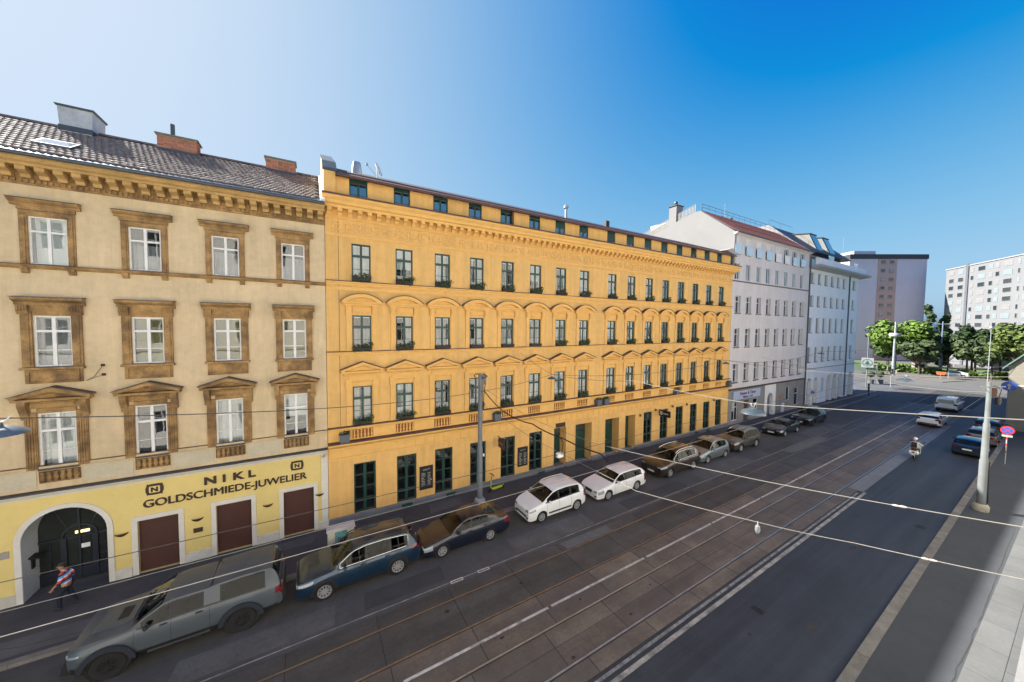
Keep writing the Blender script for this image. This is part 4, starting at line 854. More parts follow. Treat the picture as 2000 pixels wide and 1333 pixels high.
build(MB().box(51.4, 52.15, FY-0.06, FY-0.01, 0.13, 1.3), 'notice_board', mat('white_board', (0.55, 0.55, 0.57), 0.7), W1)
for x0_, z0_, pts in ((50.4, 2.0, ((0, 0), (0.3, 0.5), (0.7, 0.2), (1.1, 0.45), (0.9, -0.05), (0.4, -0.1))),):
    build(MB().prism([(x0_+a, z0_+b) for a, b in pts], FY-0.006, FY-0.001, 'y'), 'graffiti', mat('brown_graffiti', (0.26, 0.14, 0.06), 0.8, 0.2, 3), W1)
sg = thing('shop_sign', 'pale blue shop sign with red and navy writing on the white house', 'sign', (42.75, FY-0.13, 2.85))
build(MB().box(-2.95, 2.95, 0, 0.1, 0, 0.95), 'sign_board', mat('pale_blue_sign', (0.36, 0.42, 0.56), 0.5, 0.04, 1), sg, (0, 0, 0))
link('lettering', text_mesh('Peister & Tüner', 0.50, mat('maroon_letters', (0.20, 0.03, 0.06), 0.6), 1.1, 0.008, 0.008), sg, (0.1, -0.012, 0.47))
link('lettering', text_mesh('Malerei - Lack', 0.36, mat('navy_letters', (0.03, 0.06, 0.16), 0.6), 1.05, 0.008, 0.006), sg, (0.1, -0.012, 0.10))
# ================================================================ second white house with arcades
W2 = thing('corner_house', 'bluish white corner house with balcony eave and arched shop front', 'building', (67, FY, 0.12))
X0, X1 = 58.0, 76.5
cs = [59.0+2.28*i for i in range(6)]+[74.5]
Q1 = WinSpec('q1', 1.05, 2.1, M_greyframe, (), (), y0=0.2, y1=0.26, bw=0.05); Q2 = WinSpec('q2', 1.05, 1.5, M_greyframe, (), (), y0=0.2, y1=0.26, bw=0.05)
holes = []
for x in cs: holes += [(x-0.525, x+0.525, 17.0, 18.5, 0.26), (x-0.525, x+0.525, 13.9, 15.4, 0.26), (x-0.525, x+0.525, 10.25, 12.35, 0.26), (x-0.525, x+0.525, 6.15, 8.25, 0.26)]
mb = MB(); wall_holes(mb, X0, X1, 5.2, 19.2, holes, FY)
for d in [0]: shell(mb, X0, X1, FY, 31, 0.13, 19.2)
build(mb, 'wall', M_w2, W2, recalc=False)
e1 = MB().box(-0.5, 0.5, 0.17, 0.195, 0.03, 2.08).mesh('exterior_blind', M_extblind); e2 = MB().box(-0.5, 0.5, 0.17, 0.195, 0.03, 1.48).mesh('exterior_blind', M_extblind)
slq = MB().box(-0.57, 0.57, -0.05, 0.15, -0.06, 0.01).mesh('sill', mat('dark_stone_sill', (0.12, 0.11, 0.11)))
for x in cs:
    for sp, z, e in ((Q2, 17.0, e2), (Q2, 13.9, e2), (Q1, 10.25, e1), (Q1, 6.15, e1)):
        o = sp.place(W2, x, z); link('exterior_blind', e, o, (0, 0, 0)); link('sill', slq, o, (0, 0, 0))
mb = MB(); prev = X0
ac = [(59.4, 0.70), (61.7, 0.70), (64.0, 0.45), (66.3, 0.75), (68.5, 0.75), (70.85, 0.80), (74.9, 0.85)]
for x, r_ in ac:
    zs = 3.95-r_ if r_ > 0.5 else 3.3
    wall_holes(mb, prev, x-r_, 0.13, 5.2, [], FY)
    pa = arc(x, zs, r_, 180, 0, 12); zb0 = 0.13 if r_ > 0.5 else 1.9
    for (a, za), (b, zb) in zip(pa, pa[1:]): mb.quad((a, FY, za), (b, FY, zb), (b, FY, 5.2), (a, FY, 5.2)); mb.quad((a, FY, za), (b, FY, zb), (b, FY+0.5, zb), (a, FY+0.5, za))
    for s in (-1, 1): mb.quad((x+s*r_, FY, zb0), (x+s*r_, FY+0.5, zb0), (x+s*r_, FY+0.5, zs), (x+s*r_, FY, zs))
    if zb0 > 1: mb.quad((x-r_, FY, 0.13), (x+r_, FY, 0.13), (x+r_, FY, zb0), (x-r_, FY, zb0))
    sw_ = build(MB().prism([(x-r_, zb0)]+pa+[(x+r_, zb0)], FY+0.44, FY+0.48, 'y'), 'arched_shop_window', mat('dark_shop_glass', (0.02, 0.03, 0.04), 0.06, 0.2, 1, coat=1), W2)
    build(MB().box(x-0.03, x+0.03, FY+0.41, FY+0.439, zb0, zs+r_*0.95).box(x-r_, x+r_, FY+0.415, FY+0.438, zs-0.03, zs+0.03), 'mullion', M_dkf, sw_, (0, 0, 0))
    prev = x+r_
wall_holes(mb, prev, X1, 0.13, 5.2, [], FY)
build(mb, 'arcade_wall', M_w2, W2, recalc=False)
course('string_course', [(0, 5.18), (0.08, 5.2), (0.08, 5.3), (0, 5.32)], X0, X1+0.08, mat('grey_band', (0.3, 0.3, 0.32), 0.8), W2)
build(MB().tube([(57.95, FY-0.08, 0.3), (57.95, FY-0.08, 20.5)], 0.09, 8), 'downpipe', M_zinc, W2)
build(MB().tube([(72.4, FY-0.08, 0.3), (72.4, FY-0.08, 19.0)], 0.09, 8), 'downpipe', M_zinc, W2)
# overhanging eave and parapet, wrapping the corner
build(MB().prism([(FY+0.2, 18.9), (FY-1.15, 19.15), (FY-1.2, 19.2), (FY-1.2, 19.38), (FY+0.2, 19.4)], X0+0.05, X1+1.1, 'x'), 'eave', mat('grey_eave', (0.33, 0.33, 0.34), 0.7, 0.06, 1), W2)
build(MB().box(X0+0.05, X1+0.4, FY-0.75, FY-0.55, 19.4, 20.35), 'parapet', M_w2, W2)
build(MB().box(X1+0.2, X1+0.4, FY-0.55, 31, 19.4, 20.35), 'parapet', M_w2, W2)
build(MB().box(X0+0.1, X1-1.2, 22.2, 31, 19.2, 22.0), 'set_back_storey', mat('cream_render', (0.5, 0.46, 0.38), 0.8, 0.05, 1), W2)
for x in (60.5, 64, 67.2, 70.5, 73.2): build(MB().box(x, x+1.5, 22.15, 22.199, 19.5, 21.5), 'terrace_window', mat('dark_shop_glass', (0.02, 0.03, 0.04)), W2)
M_slate = mat('dark_slate_roof', (0.035, 0.038, 0.045), 0.55, 0.15, 2)
build(MB().prism([(21.0, 21.85), (21.0, 22.0), (25.2, 25.9), (31, 25.9), (31, 21.9)], X0+0.3, X1-0.5, 'x'), 'roof', M_slate, W2)
build(MB().prism([(20.6, 20.4), (21.0, 22.0), (25.2, 26.0), (31, 26.0), (31, 20.4)], X0+0.02, X0+0.29, 'x'), 'fire_wall', mat('white_fire_wall', (0.6, 0.585, 0.57)), W2)
for x in (64.3, 68.9):
    dmr = build(MB().prism([(21.6, 22.5), (22.6, 25.0), (24.6, 25.3), (24.6, 23.5)], x, x+2.3, 'x'), 'dormer', mat('white_dormer', (0.20, 0.20, 0.195), 0.7), W2)
    build(MB().prism([(21.52, 22.5), (22.52, 25.05), (22.56, 25.03), (21.56, 22.48)], x+0.15, x+2.2, 'x'), 'solar_panel', mat('blue_panel', (0.02, 0.07, 0.25), 0.08, 0.1, 2, coat=1), dmr, (0, 0, 0))
    build(MB().prism([(22.45, 25.0), (24.7, 25.32), (24.7, 25.42), (22.45, 25.12)], x-0.1, x+2.4, 'x'), 'dormer_roof', M_slate, dmr, (0, 0, 0))
build(MB().tube([(X0+0.5, 25.4, 26.9), (66, 25.4, 26.9)], 0.02, 5).tube([(X0+0.5, 25.4, 25.9), (X0+0.5, 25.4, 26.9)], 0.02, 5).tube([(62, 25.4, 25.9), (62, 25.4, 26.9)], 0.02, 5).tube([(66, 25.4, 25.9), (66, 25.4, 26.9)], 0.02, 5), 'roof_railing', mat('dark_railing', (0.08, 0.085, 0.09)), W2)
gp_ = mat('terrace_glass', (0.25, 0.4, 0.45), 0.05, 0.05, coat=1)
for x in (64.5, 74.2): build(MB().box(x, x+1.9, 20.2, 20.24, 20.35, 21.4), 'glass_screen', gp_, W2)
# ================================================================ the sunlit row opposite (behind the lens; seen in reflections)
OP = thing('opposite_house', 'pale sunlit house front facing the yellow house across the street', 'building', (20, -0.6, 0.12))
M_op = mat('cream_opposite_render', (0.80, 0.77, 0.70), 0.85, 0.06, 0.5)
OY = -0.35
SO = WinSpec('o', 1.1, 2.0, M_whiteframe, (0,), (1.35,), room=0.5)
ox = [-26+2.9*i for i in range(28)]; oz = [1.2, 5.2, 9.0, 12.8, 16.4]
mb = MB()
hl = [(x-0.55, x+0.55, z, z+2.0) for x in ox for z in oz]
wall_holes(mb, -28, 54, 0.12, 20.5, hl, 0.0, 0.13)
me = mb.mesh('wall', M_op, None, False)
for v in me.vertices: v.co.y = OY-v.co.y
link('wall', me, OP)
for x in ox:
    for z in oz:
        if -3 < x < 3 and z == 9.0: continue
        o = link('window', SO.frame, OP, Vector((x, OY, z))-world_loc(OP), math.pi)
        for pm in SO.panes: link('pane', pm, o, (0, 0, 0))
        link('room', SO.room, o, (0, 0, 0))
for z in (4.4, 8.3, 12.1, 20.2): build(MB().box(-28, 54, OY+0.002, OY+(0.12 if z < 20 else 0.2), z, z+0.25), 'string_course', M_whitetrim, OP)
build(MB().prism([(OY, 20.5), (OY-7, 24.5), (OY-13, 20.5)], -28, 54, 'x'), 'roof', M_red, OP)
build(MB().box(-28, 54, OY-13, OY-0.9, 0.12, 20.49), 'rear_wall', M_op, OP)
# low gabled house jutting out further down
GB = thing('gabled_house', 'cream gable wall with green metal verge jutting out beyond the parked cars', 'building', (66, 2, 0.12))
gx = 65.0
gp = [(4.85, 0.12), (4.85, 6.75), (5.05, 6.95), (2.1, 11.2), (-0.8, 6.95), (-6, 6.9), (-6, 0.12)]
gp = [(4.85, 0.12), (4.85, 7.0), (0.6, 12.6), (-3.7, 7.0), (-3.7, 0.12)]
build(MB().prism(gp, gx, gx+16, 'x'), 'wall', mat('cream_gable_render', (0.22, 0.205, 0.17), 0.85, 0.06, 0.5), GB)
build(MB().prism([(5.25, 6.62), (5.25, 6.80), (0.6, 12.95), (-4.1, 6.80), (-4.1, 6.62), (0.6, 12.62)], gx-0.25, gx+16.2, 'x'), 'roof', mat('green_metal_roof', (0.11, 0.19, 0.155), 0.5, 0.15, 1.5), GB)
for z in (4.9,): build(MB().box(gx-0.04, gx-0.001, -3.7, 4.85, z, z+0.12), 'string_course', M_whitetrim, GB)
build(MB().prism(arc(2.7, 1.6, 0.55, 0, 180, 10)+[(2.15, 0.5), (3.25, 0.5)], gx-0.06, gx-0.001, 'x'), 'arched_recess', mat('ochre_recess', (0.4, 0.28, 0.13), 0.8), GB)
# ================================================================ high-rise blocks
def tower(name, label, A, dvec, length, depth, h, wallm, loc_extra=None):
    rz = math.atan2(dvec[1], dvec[0]); t = thing(name, label, 'building', (A[0], A[1], 0), rz)
    build(MB().box(0, length, 0, depth, 0, h), 'wall', wallm, t, (0, 0, 0)); return t
M_t1 = mat('mauve_panel_render', (0.62, 0.55, 0.60), 0.85, 0.05, 0.1, streak=0.04); M_t1s = mat('salmon_strip_render', (0.50, 0.33, 0.29), 0.85, 0.06, 0.2)
T1 = tower('apartment_tower', 'tall mauve apartment block with one salmon window strip', (163, 45.4), (22, -13.9), 26.0, 13, 35.4, M_t1)
build(MB().box(9.6, 15.9, -0.12, 0, 0, 35.4), 'window_strip', M_t1s, T1, (0, 0, 0))
build(MB().box(-0.2, 26.2, -0.3, 13.2, 35.4, 37.0), 'roof', M_slate, T1, (0, 0, 0)); build(MB().box(4, 11.5, 3, 9, 37.0, 38.8), 'roof_house', M_t1, T1, (0, 0, 0))
build(MB().tube([(2, 5, 37), (2, 5, 44)], 0.06, 5), 'antenna', M_steel, T1, (0, 0, 0))
wa = MB().box(0, 1.45, -0.2, -0.121, 0, 1.35).mesh('window', mat('tower_window_frame', (0.25, 0.26, 0.27), 0.5)); 
gl = [MB().box(0.08, 1.37, -0.215, -0.201, 0.45, 1.27).mesh('pane', mat('tower_pane_%d' % k, c, 0.06, 0.1, coat=1)) for k, c in enumerate(((0.02, 0.03, 0.035), (0.20, 0.26, 0.30), (0.04, 0.05, 0.05), (0.10, 0.07, 0.06)))]
rr = random.Random(9)
for k in range(11):
    for x in (10.5, 13.4):
        o = link('window', wa, T1, (x, 0, 33.5-k*3.0)); link('pane', rr.choice(gl), o, (0, 0, 0))
M_t2 = mat('white_tower_render', (0.165, 0.17, 0.185), 0.8, 0.04, 0.2)
T2 = tower('apartment_tower', 'wide white apartment block with a dark vertical stripe behind the trees', (182, 26.7), (-29.3, -20.9), 52, 12, 30.6, M_t2)
build(MB().box(8.6, 9.55, -0.25, 0, 0, 31.2), 'dark_stripe', mat('slate_stripe', (0.10, 0.11, 0.13), 0.6), T2, (0, 0, 0))
build(MB().box(-0.1, 52, -0.2, 12.1, 30.6, 30.85), 'roof', mat('grey_parapet_sheet', (0.32, 0.30, 0.30), 0.6), T2, (0, 0, 0))
cols_ = [(1.5, 2.0), (5.3, 2.1), (10.2, 1.1), (12.9, 2.5), (16.8, 1.25), (18.9, 1.25), (21.5, 2.6), (25.7, 0.7), (27.6, 1.8), (31, 1.3), (33.5, 2.5), (38, 1.3), (41, 2.5), (45, 1.3)]
wm = {}
for w in sorted({w for _, w in cols_}):
    wm[w] = (MB().box(0, w, -0.06, -0.001, 0, 1.32).mesh('window', mat('tower_window_frame', (0.25, 0.26, 0.27))),
             [MB().box(0.07, w-0.07, -0.075, -0.061, 0.07, 1.25).mesh('pane', mt_) for mt_ in (mat('tower_pane_0', ()), mat('tower_pane_1', ()), mat('tower_blind_white', (0.19, 0.19, 0.20), 0.6), mat('tower_pane_2', ()), mat('tower_blind_red', (0.30, 0.06, 0.06), 0.6))])
for k in range(9):
    for x, w in cols_:
        o = link('window', wm[w][0], T2, (x, 0, 28.45-k*2.38)); link('pane', rr.choices(wm[w][1], (4, 4, 6, 3, 0))[0], o, (0, 0, 0))
build(MB().box(22, 30, 4, 8, 30.85, 32.0), 'roof_house', M_t2, T2, (0, 0, 0))
# ================================================================ cars
M_tyre = mat('tyre_rubber', (0.008, 0.008, 0.009), 0.85, 0.15, 6)
M_carglass = glass('car_glass', 0.022, (0.62, 0.64, 0.58), 0.0); M_darkglass = glass('privacy_glass', 0.022, (0.30, 0.31, 0.27), 0.0); M_cabin = mat('car_interior', (0.016, 0.015, 0.015), 0.8, 0.2, 5)
M_trim = mat('black_trim', (0.012, 0.012, 0.013), 0.55, 0.1, 6)
M_chrome = mat('chrome', (0.55, 0.56, 0.57), 0.18, 0.0, metal=0.9)
M_alloy = mat('alloy_wheel', (0.48, 0.49, 0.50), 0.32, 0.05, 5, metal=0.7)
M_darkalloy = mat('black_alloy', (0.03, 0.03, 0.032), 0.4, 0.05, 5, metal=0.5)
M_headlamp = mat('headlamp_lens', (0.22, 0.24, 0.26), 0.08, 0.05, 8, coat=1)
M_tail = mat('red_tail_lens', (0.13, 0.006, 0.009), 0.12, 0.05, 8, coat=1)
M_amber = mat('amber_lens', (0.6, 0.25, 0.05), 0.15, 0, coat=1)
M_plate = mat('number_plate', (0.62, 0.62, 0.60), 0.5, 0.05, 8)
def paint(name, col, metal=0.35): return mat('car_paint_'+name, col, 0.32, 0.03, 2, metal=metal, coat=1.0)
def interp(pts, x):
    xs = [p[0] for p in pts]; ys = [p[1] for p in pts]; return float(np.interp(x, xs, ys))
def smoothp(pts, x, w=0.05):
    return (interp(pts, x-w)+2*interp(pts, x)+interp(pts, x+w))/4
def wheel_mesh(r, wd, spokes, rimm, rimr):
    t = MB().lathe([(rimr, -wd/2+0.01), (r*0.90, -wd/2), (r*0.985, -wd/2+0.025), (r, -wd/2+0.06), (r, wd/2-0.06), (r*0.985, wd/2-0.025), (r*0.90, wd/2), (rimr, wd/2-0.01), (rimr, -wd/2+0.01)], 28, (0, 0, 0), 'y').mesh('wheel', M_tyre, 35)
    m_ = MB(); y = -wd/2
    m_.lathe([(rimr+0.004, y-0.004), (rimr-0.025, y-0.006), (rimr-0.04, y+0.02)], 28, (0, 0, 0), 'y')
    m_.lathe([(0, y+0.0), (0.07, y+0.0), (0.075, y+0.03)], 14, (0, 0, 0), 'y')
    for k in range(spokes):
        a = 2*math.pi*k/spokes; c, s = math.cos(a), math.sin(a); w0, w1 = rimr*0.12, rimr*(0.17 if spokes < 8 else 0.09)
        def P(u, v, yy): return (u*c-v*s, yy, u*s+v*c)
        m_.add([P(0.04, -w0, y+0.012), P(0.04, w0, y+0.012), P(rimr-0.02, w1, y+0.002), P(rimr-0.02, -w1, y+0.002), P(0.04, -w0, y+0.05), P(0.04, w0, y+0.05), P(rimr-0.02, w1, y+0.04), P(rimr-0.02, -w1, y+0.04)],
               [(0, 1, 2, 3), (4, 7, 6, 5), (0, 4, 5, 1), (1, 5, 6, 2), (2, 6, 7, 3), (3, 7, 4, 0)])
    rim = m_.mesh('rim', rimm, 30)
    hub = MB().lathe([(0, y+0.075), (rimr, y+0.075), (rimr, y+0.02)], 20, (0, 0, 0), 'y').mesh('brake_disc', M_black)
    return t, rim, hub
def make_car(name, label, loc, rz, P):
    L, W = P['L'], P['W']; hw = W/2
    root = thing(name, label, P.get('cat', 'car'), loc, rz)
    top, belt = P['top'], P['belt']; r = P['r']; ax = P['axles']; ra = r+P.get('gap', 0.055)
    sill = P.get('sill', 0.24); tum = P.get('tum', 0.36); gh0, gh1 = P['cowl'], P['rear']        # greenhouse extent
    wf, wr_ = P['ws'], P['rw']          # windscreen x-range, rear window x-range
    body = paint(*P['paint'])
    xs = set(np.round(np.arange(0, L+0.001, 0.07), 4)); xs |= {0.0, 0.015, 0.04, L-0.04, L-0.015, L}
    for a in ax:
        for q in np.linspace(-ra, ra, 15): xs.add(round(a+q, 4))
        xs |= {round(a-ra-0.004, 4), round(a+ra+0.004, 4)}
    for a, b in P['win']: xs |= {round(a, 4), round(b, 4)}
    for q in (*wf, *wr_): xs.add(round(q, 4))
    xs = sorted(x for x in xs if 0 <= x <= L)
    fr, rr_ = P.get('round', (0.55, 0.45)); kf, kr_ = P.get('taper', (0.17, 0.13))
    def halfw(x):
        w = hw
        if x < fr: w *= 1-kf*((fr-x)/fr)**2.4
        if x > L-rr_: w *= 1-kr_*((x-(L-rr_))/rr_)**2.4
        return w
    def low(x):
        z = sill
        if x < ax[0]-ra: z = interp([(0, P.get('chin', sill)+0.02), (0.12, P.get('chin', sill)), (ax[0]-ra, sill)], x)
        if x > ax[1]+ra: z = interp([(ax[1]+ra, sill), (L-0.1, P.get('tailz', sill+0.06)), (L, P.get('tailz', sill+0.06)+0.04)], x)
        for a in ax:
            if abs(x-a) <= ra: z = max(z, r+math.sqrt(max(ra*ra-(x-a)**2, 0)))
        return z
    SIDE = [(0, 0.955), (0.12, 0.985), (0.35, 1.0), (0.62, 0.998), (0.85, 0.975), (0.94, 0.955), (1, 0.925)]
    nS = len(SIDE); nT = 5
    def ring(x):
        zt = smoothp(top, x); zl = low(x); w = halfw(x)
        zs = min(interp(belt, x), zt-P.get('crown', 0.05)); zs = max(zs, zl+0.06)
        pts = []
        zref = sill+0.02
        for t, f in SIDE:
            z = zl+(zs-zl)*t
            tt_ = (z-zref)/(zs-zref) if zs > zref+0.01 else t
            pts.append((w*interp(SIDE, min(max(tt_, 0), 1)), z))
        yb = pts[-1][0]; H_ = zt-zs; zr = zs+H_*0.90; tm = tum*min(1, H_/0.25)
        e = min(0.045, H_*0.25)
        for z in (zs+e, max(zr-0.055, zs+e+0.001), zr):
            pts.append((yb-0.012-tm*(z-zs), z))
        yr = pts[-1][0]
        for q in range(1, nT+1):
            f = q/nT; y = yr*(1-f); pts.append((y, zr+(zt-zr)*(1-(1-f)**2.2)))
        return pts
    rings = [ring(x) for x in xs]; n = len(rings[0])
    iG = nS-1                                  # belt index; glass strip iG+1..iG+2
    cls = {}
    def inwin(xm):
        for a, b in P['win']:
            if a <= xm <= b: return True
        return False
    faces = {}
    V = []
    for s in (1, -1):
        for x, rg in zip(xs, rings):
            for y, z in rg: V.append((x, s*y, z))
    N = len(xs)*n
    cl_t = P.get('clad', 0.0)
    def key_for(i, k, side):
        xm = (xs[i]+xs[i+1])/2; z0 = min(rings[i][k][1], rings[i+1][k][1])
        hgt = rings[i][iG+3][1]-rings[i][iG][1]; hgt2 = rings[i+1][iG+3][1]-rings[i+1][iG][1]
        if k >= iG+3:
            if wf[0] <= xm <= wf[1] and k >= iG+3: return 'windscreen'
            if wr_[0] <= xm <= wr_[1]: return 'rear_window'
            return 'body'
        if k == iG+1 and max(hgt, hgt2) > 0.12 and gh0 <= xm <= gh1:
            if inwin(xm): return 'side_window'
            if P.get('blackpillar', True) and P['win'][0][0] < xm < P['win'][-1][1] and xm < P.get('pillar_end', 99): return 'pillar'
            return 'body'
        if k == iG and gh0 <= xm <= gh1 and P['win'][0][0]-0.1 < xm < P['win'][-1][1]+0.05 and P.get('belttrim', True): return 'pillar'
        if k == iG+2 and P.get('darkrail') and P['win'][0][0] < xm < P['win'][-1][1]: return 'pillar'
        hl = P['headlight']; tl = P['tail']
        if hl[0] <= xm <= hl[1] and hl[2] <= k < hl[3]: return 'headlight'
        if tl[0] <= xm <= tl[1] and tl[2] <= k < tl[3]: return 'tail_light'
        if cl_t and (rings[i][k+1][1] if k < nS-1 else 9) < sill+cl_t+0.02: return 'cladding'
        return 'body'
    for si, s in enumerate((1, -1)):
        for i in range(len(xs)-1):
            for k in range(n-1):
                q = [si*N+i*n+k, si*N+(i+1)*n+k, si*N+(i+1)*n+k+1, si*N+i*n+k+1]
                if s < 0: q = q[::-1]
                ky = key_for(i, k, s)
                if ky in ('side_window', 'headlight', 'tail_light', 'cladding'):
                    if ky == 'side_window':
                        w_i = [j for j, (a, b) in enumerate(P['win']) if a <= (xs[i]+xs[i+1])/2 <= b][0]; ky = (ky, si, w_i)
                    else: ky = (ky, si, 0)
                faces.setdefault(ky, []).append(tuple(q))
    caps = [tuple(list(range(0, n))+list(range(N+n-1, N-1, -1)))]
    b0 = (len(xs)-1)*n
    caps.append(tuple(list(range(b0+n-1, b0-1, -1))+list(range(N+b0, N+b0+n))))
    faces['body'] += caps
    mats = {'body': body, 'windscreen': M_carglass, 'rear_window': M_carglass, 'side_window': M_carglass, 'pillar': M_trim, 'headlight': M_headlamp, 'tail_light': P.get('tailmat', M_tail), 'cladding': M_trim}
    bobj = None
    def sub(ky, fs):
        used = sorted({i for f in fs for i in f}); mp = {i: j for j, i in enumerate(used)}
        b_ = MB(); b_.v = [V[i] for i in used]; b_.f = [tuple(mp[i] for i in f) for f in fs]
        nm = ky if isinstance(ky, str) else ky[0]
        mm_ = mats[nm] if not (P.get('privacy') and (nm == 'rear_window' or (nm == 'side_window' and ky[2] >= 1))) else M_darkglass
        return build(b_, nm if nm != 'pillar' else 'window_trim', mm_, root, (0, 0, 0), smooth=32, recalc=False)
    for ky in sorted(faces, key=str): sub(ky, faces[ky])
    # underbody, so light does not shine through
    build(MB().box(0.12, L-0.12, -hw*0.80, hw*0.80, sill-0.03, sill+0.25), 'underbody', M_black, root, (0, 0, 0))
    bz = interp(belt, wf[1]); xr = min(gh1-0.25, L-0.5)
    build(MB().box(wf[0]+0.05, xr, -hw*0.84, hw*0.84, sill+0.2, bz-0.30), 'cabin_floor', M_cabin, root, (0, 0, 0))
    for s in (-1, 1): build(MB().prism([(wf[0]+0.1, sill+0.2), (xr, sill+0.2), (xr, interp(belt, xr)-0.03), (wf[1], bz-0.03), (wf[0]+0.1, interp(belt, wf[0])-0.03)], *sorted((s*hw*0.845, s*hw*0.865)), 'y'), 'door_lining', M_cabin, root, (0, 0, 0))
    build(MB().box(xr-0.05, xr, -hw*0.8, hw*0.8, sill+0.2, bz+0.02), 'parcel_shelf', M_cabin, root, (0, 0, 0))
    build(MB().prism([(wf[0]+0.08, bz-0.3), (wf[0]+0.55, bz-0.3), (wf[0]+0.50, bz-0.02), (wf[0]+0.12, bz-0.06)], -hw*0.80, hw*0.80, 'y'), 'dashboard', M_cabin, root, (0, 0, 0))
    sxs = [wf[1]+0.42]+([wf[1]+1.32] if len(P['win']) > 1 else [])
    for sx_i in sxs:
        for s in (-1, 1): build(MB().prism([(sx_i-0.12, bz-0.32), (sx_i+0.04, bz-0.32), (sx_i+0.18, bz+0.22), (sx_i+0.06, bz+0.24)], *sorted((s*0.14, s*0.60)), 'y').prism([(sx_i+0.09, bz+0.23), (sx_i+0.17, bz+0.22), (sx_i+0.20, bz+0.38), (sx_i+0.12, bz+0.39)], *sorted((s*0.25, s*0.49)), 'y'), 'seat', M_cabin, root, (0, 0, 0))
    for a in ax:
        for s in (-1, 1): build(MB().lathe([(0, 0), (ra-0.01, 0), (ra-0.01, 0.26), (0, 0.26)], 18, (a, s*hw*0.93-(0.26 if s > 0 else 0), r+0.02), 'y'), 'wheel_well', M_black, root, (0, 0, 0))
    # wheels
    tw, rm, hb = wheel_mesh(r, P.get('tw', 0.21), P.get('spokes', 10), P.get('rimmat', M_alloy), r*P.get('rimf', 0.68))
    for a in ax:
        for s in (-1, 1):
            o = link('wheel', tw, root, (a, s*(hw-P.get('tw', 0.21)/2-0.035), r), 0 if s < 0 else math.pi)
            link('rim', rm, o, (0, 0, 0)); link('brake_disc', hb, o, (0, 0, 0))
    # wheel-arch trim
    if P.get('archtrim'):
        for a in ax:
            for s in (-1, 1):
                m_ = MB(); wd = P['archtrim']; pr = []
                angs = [R(t) for t in np.linspace(-8, 188, 17)]
                vs = []; fs = []
                for t in angs:
                    for rad, yo in ((ra-0.02, -0.02), (ra-0.01, 0.022), (ra+wd, 0.018), (ra+wd+0.01, -0.02)):
                        xx = a+rad*math.cos(t); zz = max(r+rad*math.sin(t), sill-0.02)
                        vs.append((xx, s*(halfw(xx)*0.995+yo+P.get('flare', 0.0)), zz))
                for j in range(16):
                    for k in range(3): fs.append((j*4+k, j*4+k+1, (j+1)*4+k+1, (j+1)*4+k))
                build(m_.add(vs, fs), 'wheel_arch_trim', P.get('archmat', M_trim), root, (0, 0, 0), smooth=40)
    # shut lines and handles
    def side_pt(x, t):
        rg = ring(x); k = t*(nS-1); i0 = int(min(k, nS-2)); f = k-i0
        return rg[i0][0]*(1-f)+rg[i0+1][0]*f, rg[i0][1]*(1-f)+rg[i0+1][1]*f
    for sx in P['seams']:
        for s in (-1, 1):
            m_ = MB(); pts = [side_pt(sx, t/8*0.97+0.02) for t in range(9)]
            for (ya, za), (yb, zb) in zip(pts, pts[1:]): m_.quad((sx-0.006, s*(ya+0.003), za), (sx+0.006, s*(ya+0.003), za), (sx+0.006, s*(yb+0.003), zb), (sx-0.006, s*(yb+0.003), zb))
            build(m_, 'door_seam', M_black, root, (0, 0, 0))
    for hx in P['handles']:
        y, z = side_pt(hx, 0.80)
        for s in (-1, 1): build(MB().prism([(hx-0.09, z-0.015), (hx+0.09, z-0.008), (hx+0.09, z+0.02), (hx-0.09, z+0.015)], *sorted((s*(y-0.02), s*(y+0.035))), 'y'), 'door_handle', P.get('handlemat', body), root, (0, 0, 0))
    mx = P.get('mirror', wf[0]+0.42); y, z = side_pt(mx, 1.0)
    for s in (-1, 1):
        m_ = MB().ball((mx, s*(y+0.13), z+0.07), 0.075, 0.115, 0.075, 10, 7); m_.tube([(mx+0.02, s*(y-0.05), z+0.02), (mx, s*(y+0.08), z+0.05)], 0.025, 6)
        o = build(m_, 'wing_mirror', P.get('mirrormat', body), root, (0, 0, 0), smooth=50)
    # front and rear furniture
    zf = interp(top, 0.0); fwid = halfw(0.0); bb = P.get('grille', (0.42, 0.62, 0.62))
    gz0, gz1, gw = bb
    gr_ = build(MB().prism([(-fwid*gw, gz0+0.03), (-fwid*gw*0.85, gz0), (fwid*gw*0.85, gz0), (fwid*gw, gz0+0.03), (fwid*gw, gz1), (-fwid*gw, gz1)], -0.012, 0.02, 'x'), 'grille', M_trim, root, (0, 0, 0))
    if P.get('chromegrille'): build(MB().box(-0.02, -0.013, -fwid*gw, fwid*gw, gz1-0.03, gz1).box(-0.02, -0.013, -fwid*gw*0.9, fwid*gw*0.9, (gz0+gz1)/2-0.01, (gz0+gz1)/2+0.01), 'grille_bar', M_chrome, gr_, (0, 0, 0))
    pz = P.get('platez', 0.40)
    build(MB().box(-0.028, -0.0135, -0.26, 0.26, pz-0.055, pz+0.055), 'number_plate', M_plate, root, (0, 0, 0))
    build(MB().box(L+0.002, L+0.02, -0.26, 0.26, P.get('rplate', 0.62)-0.055, P.get('rplate', 0.62)+0.055), 'number_plate', M_plate, root, (0, 0, 0))
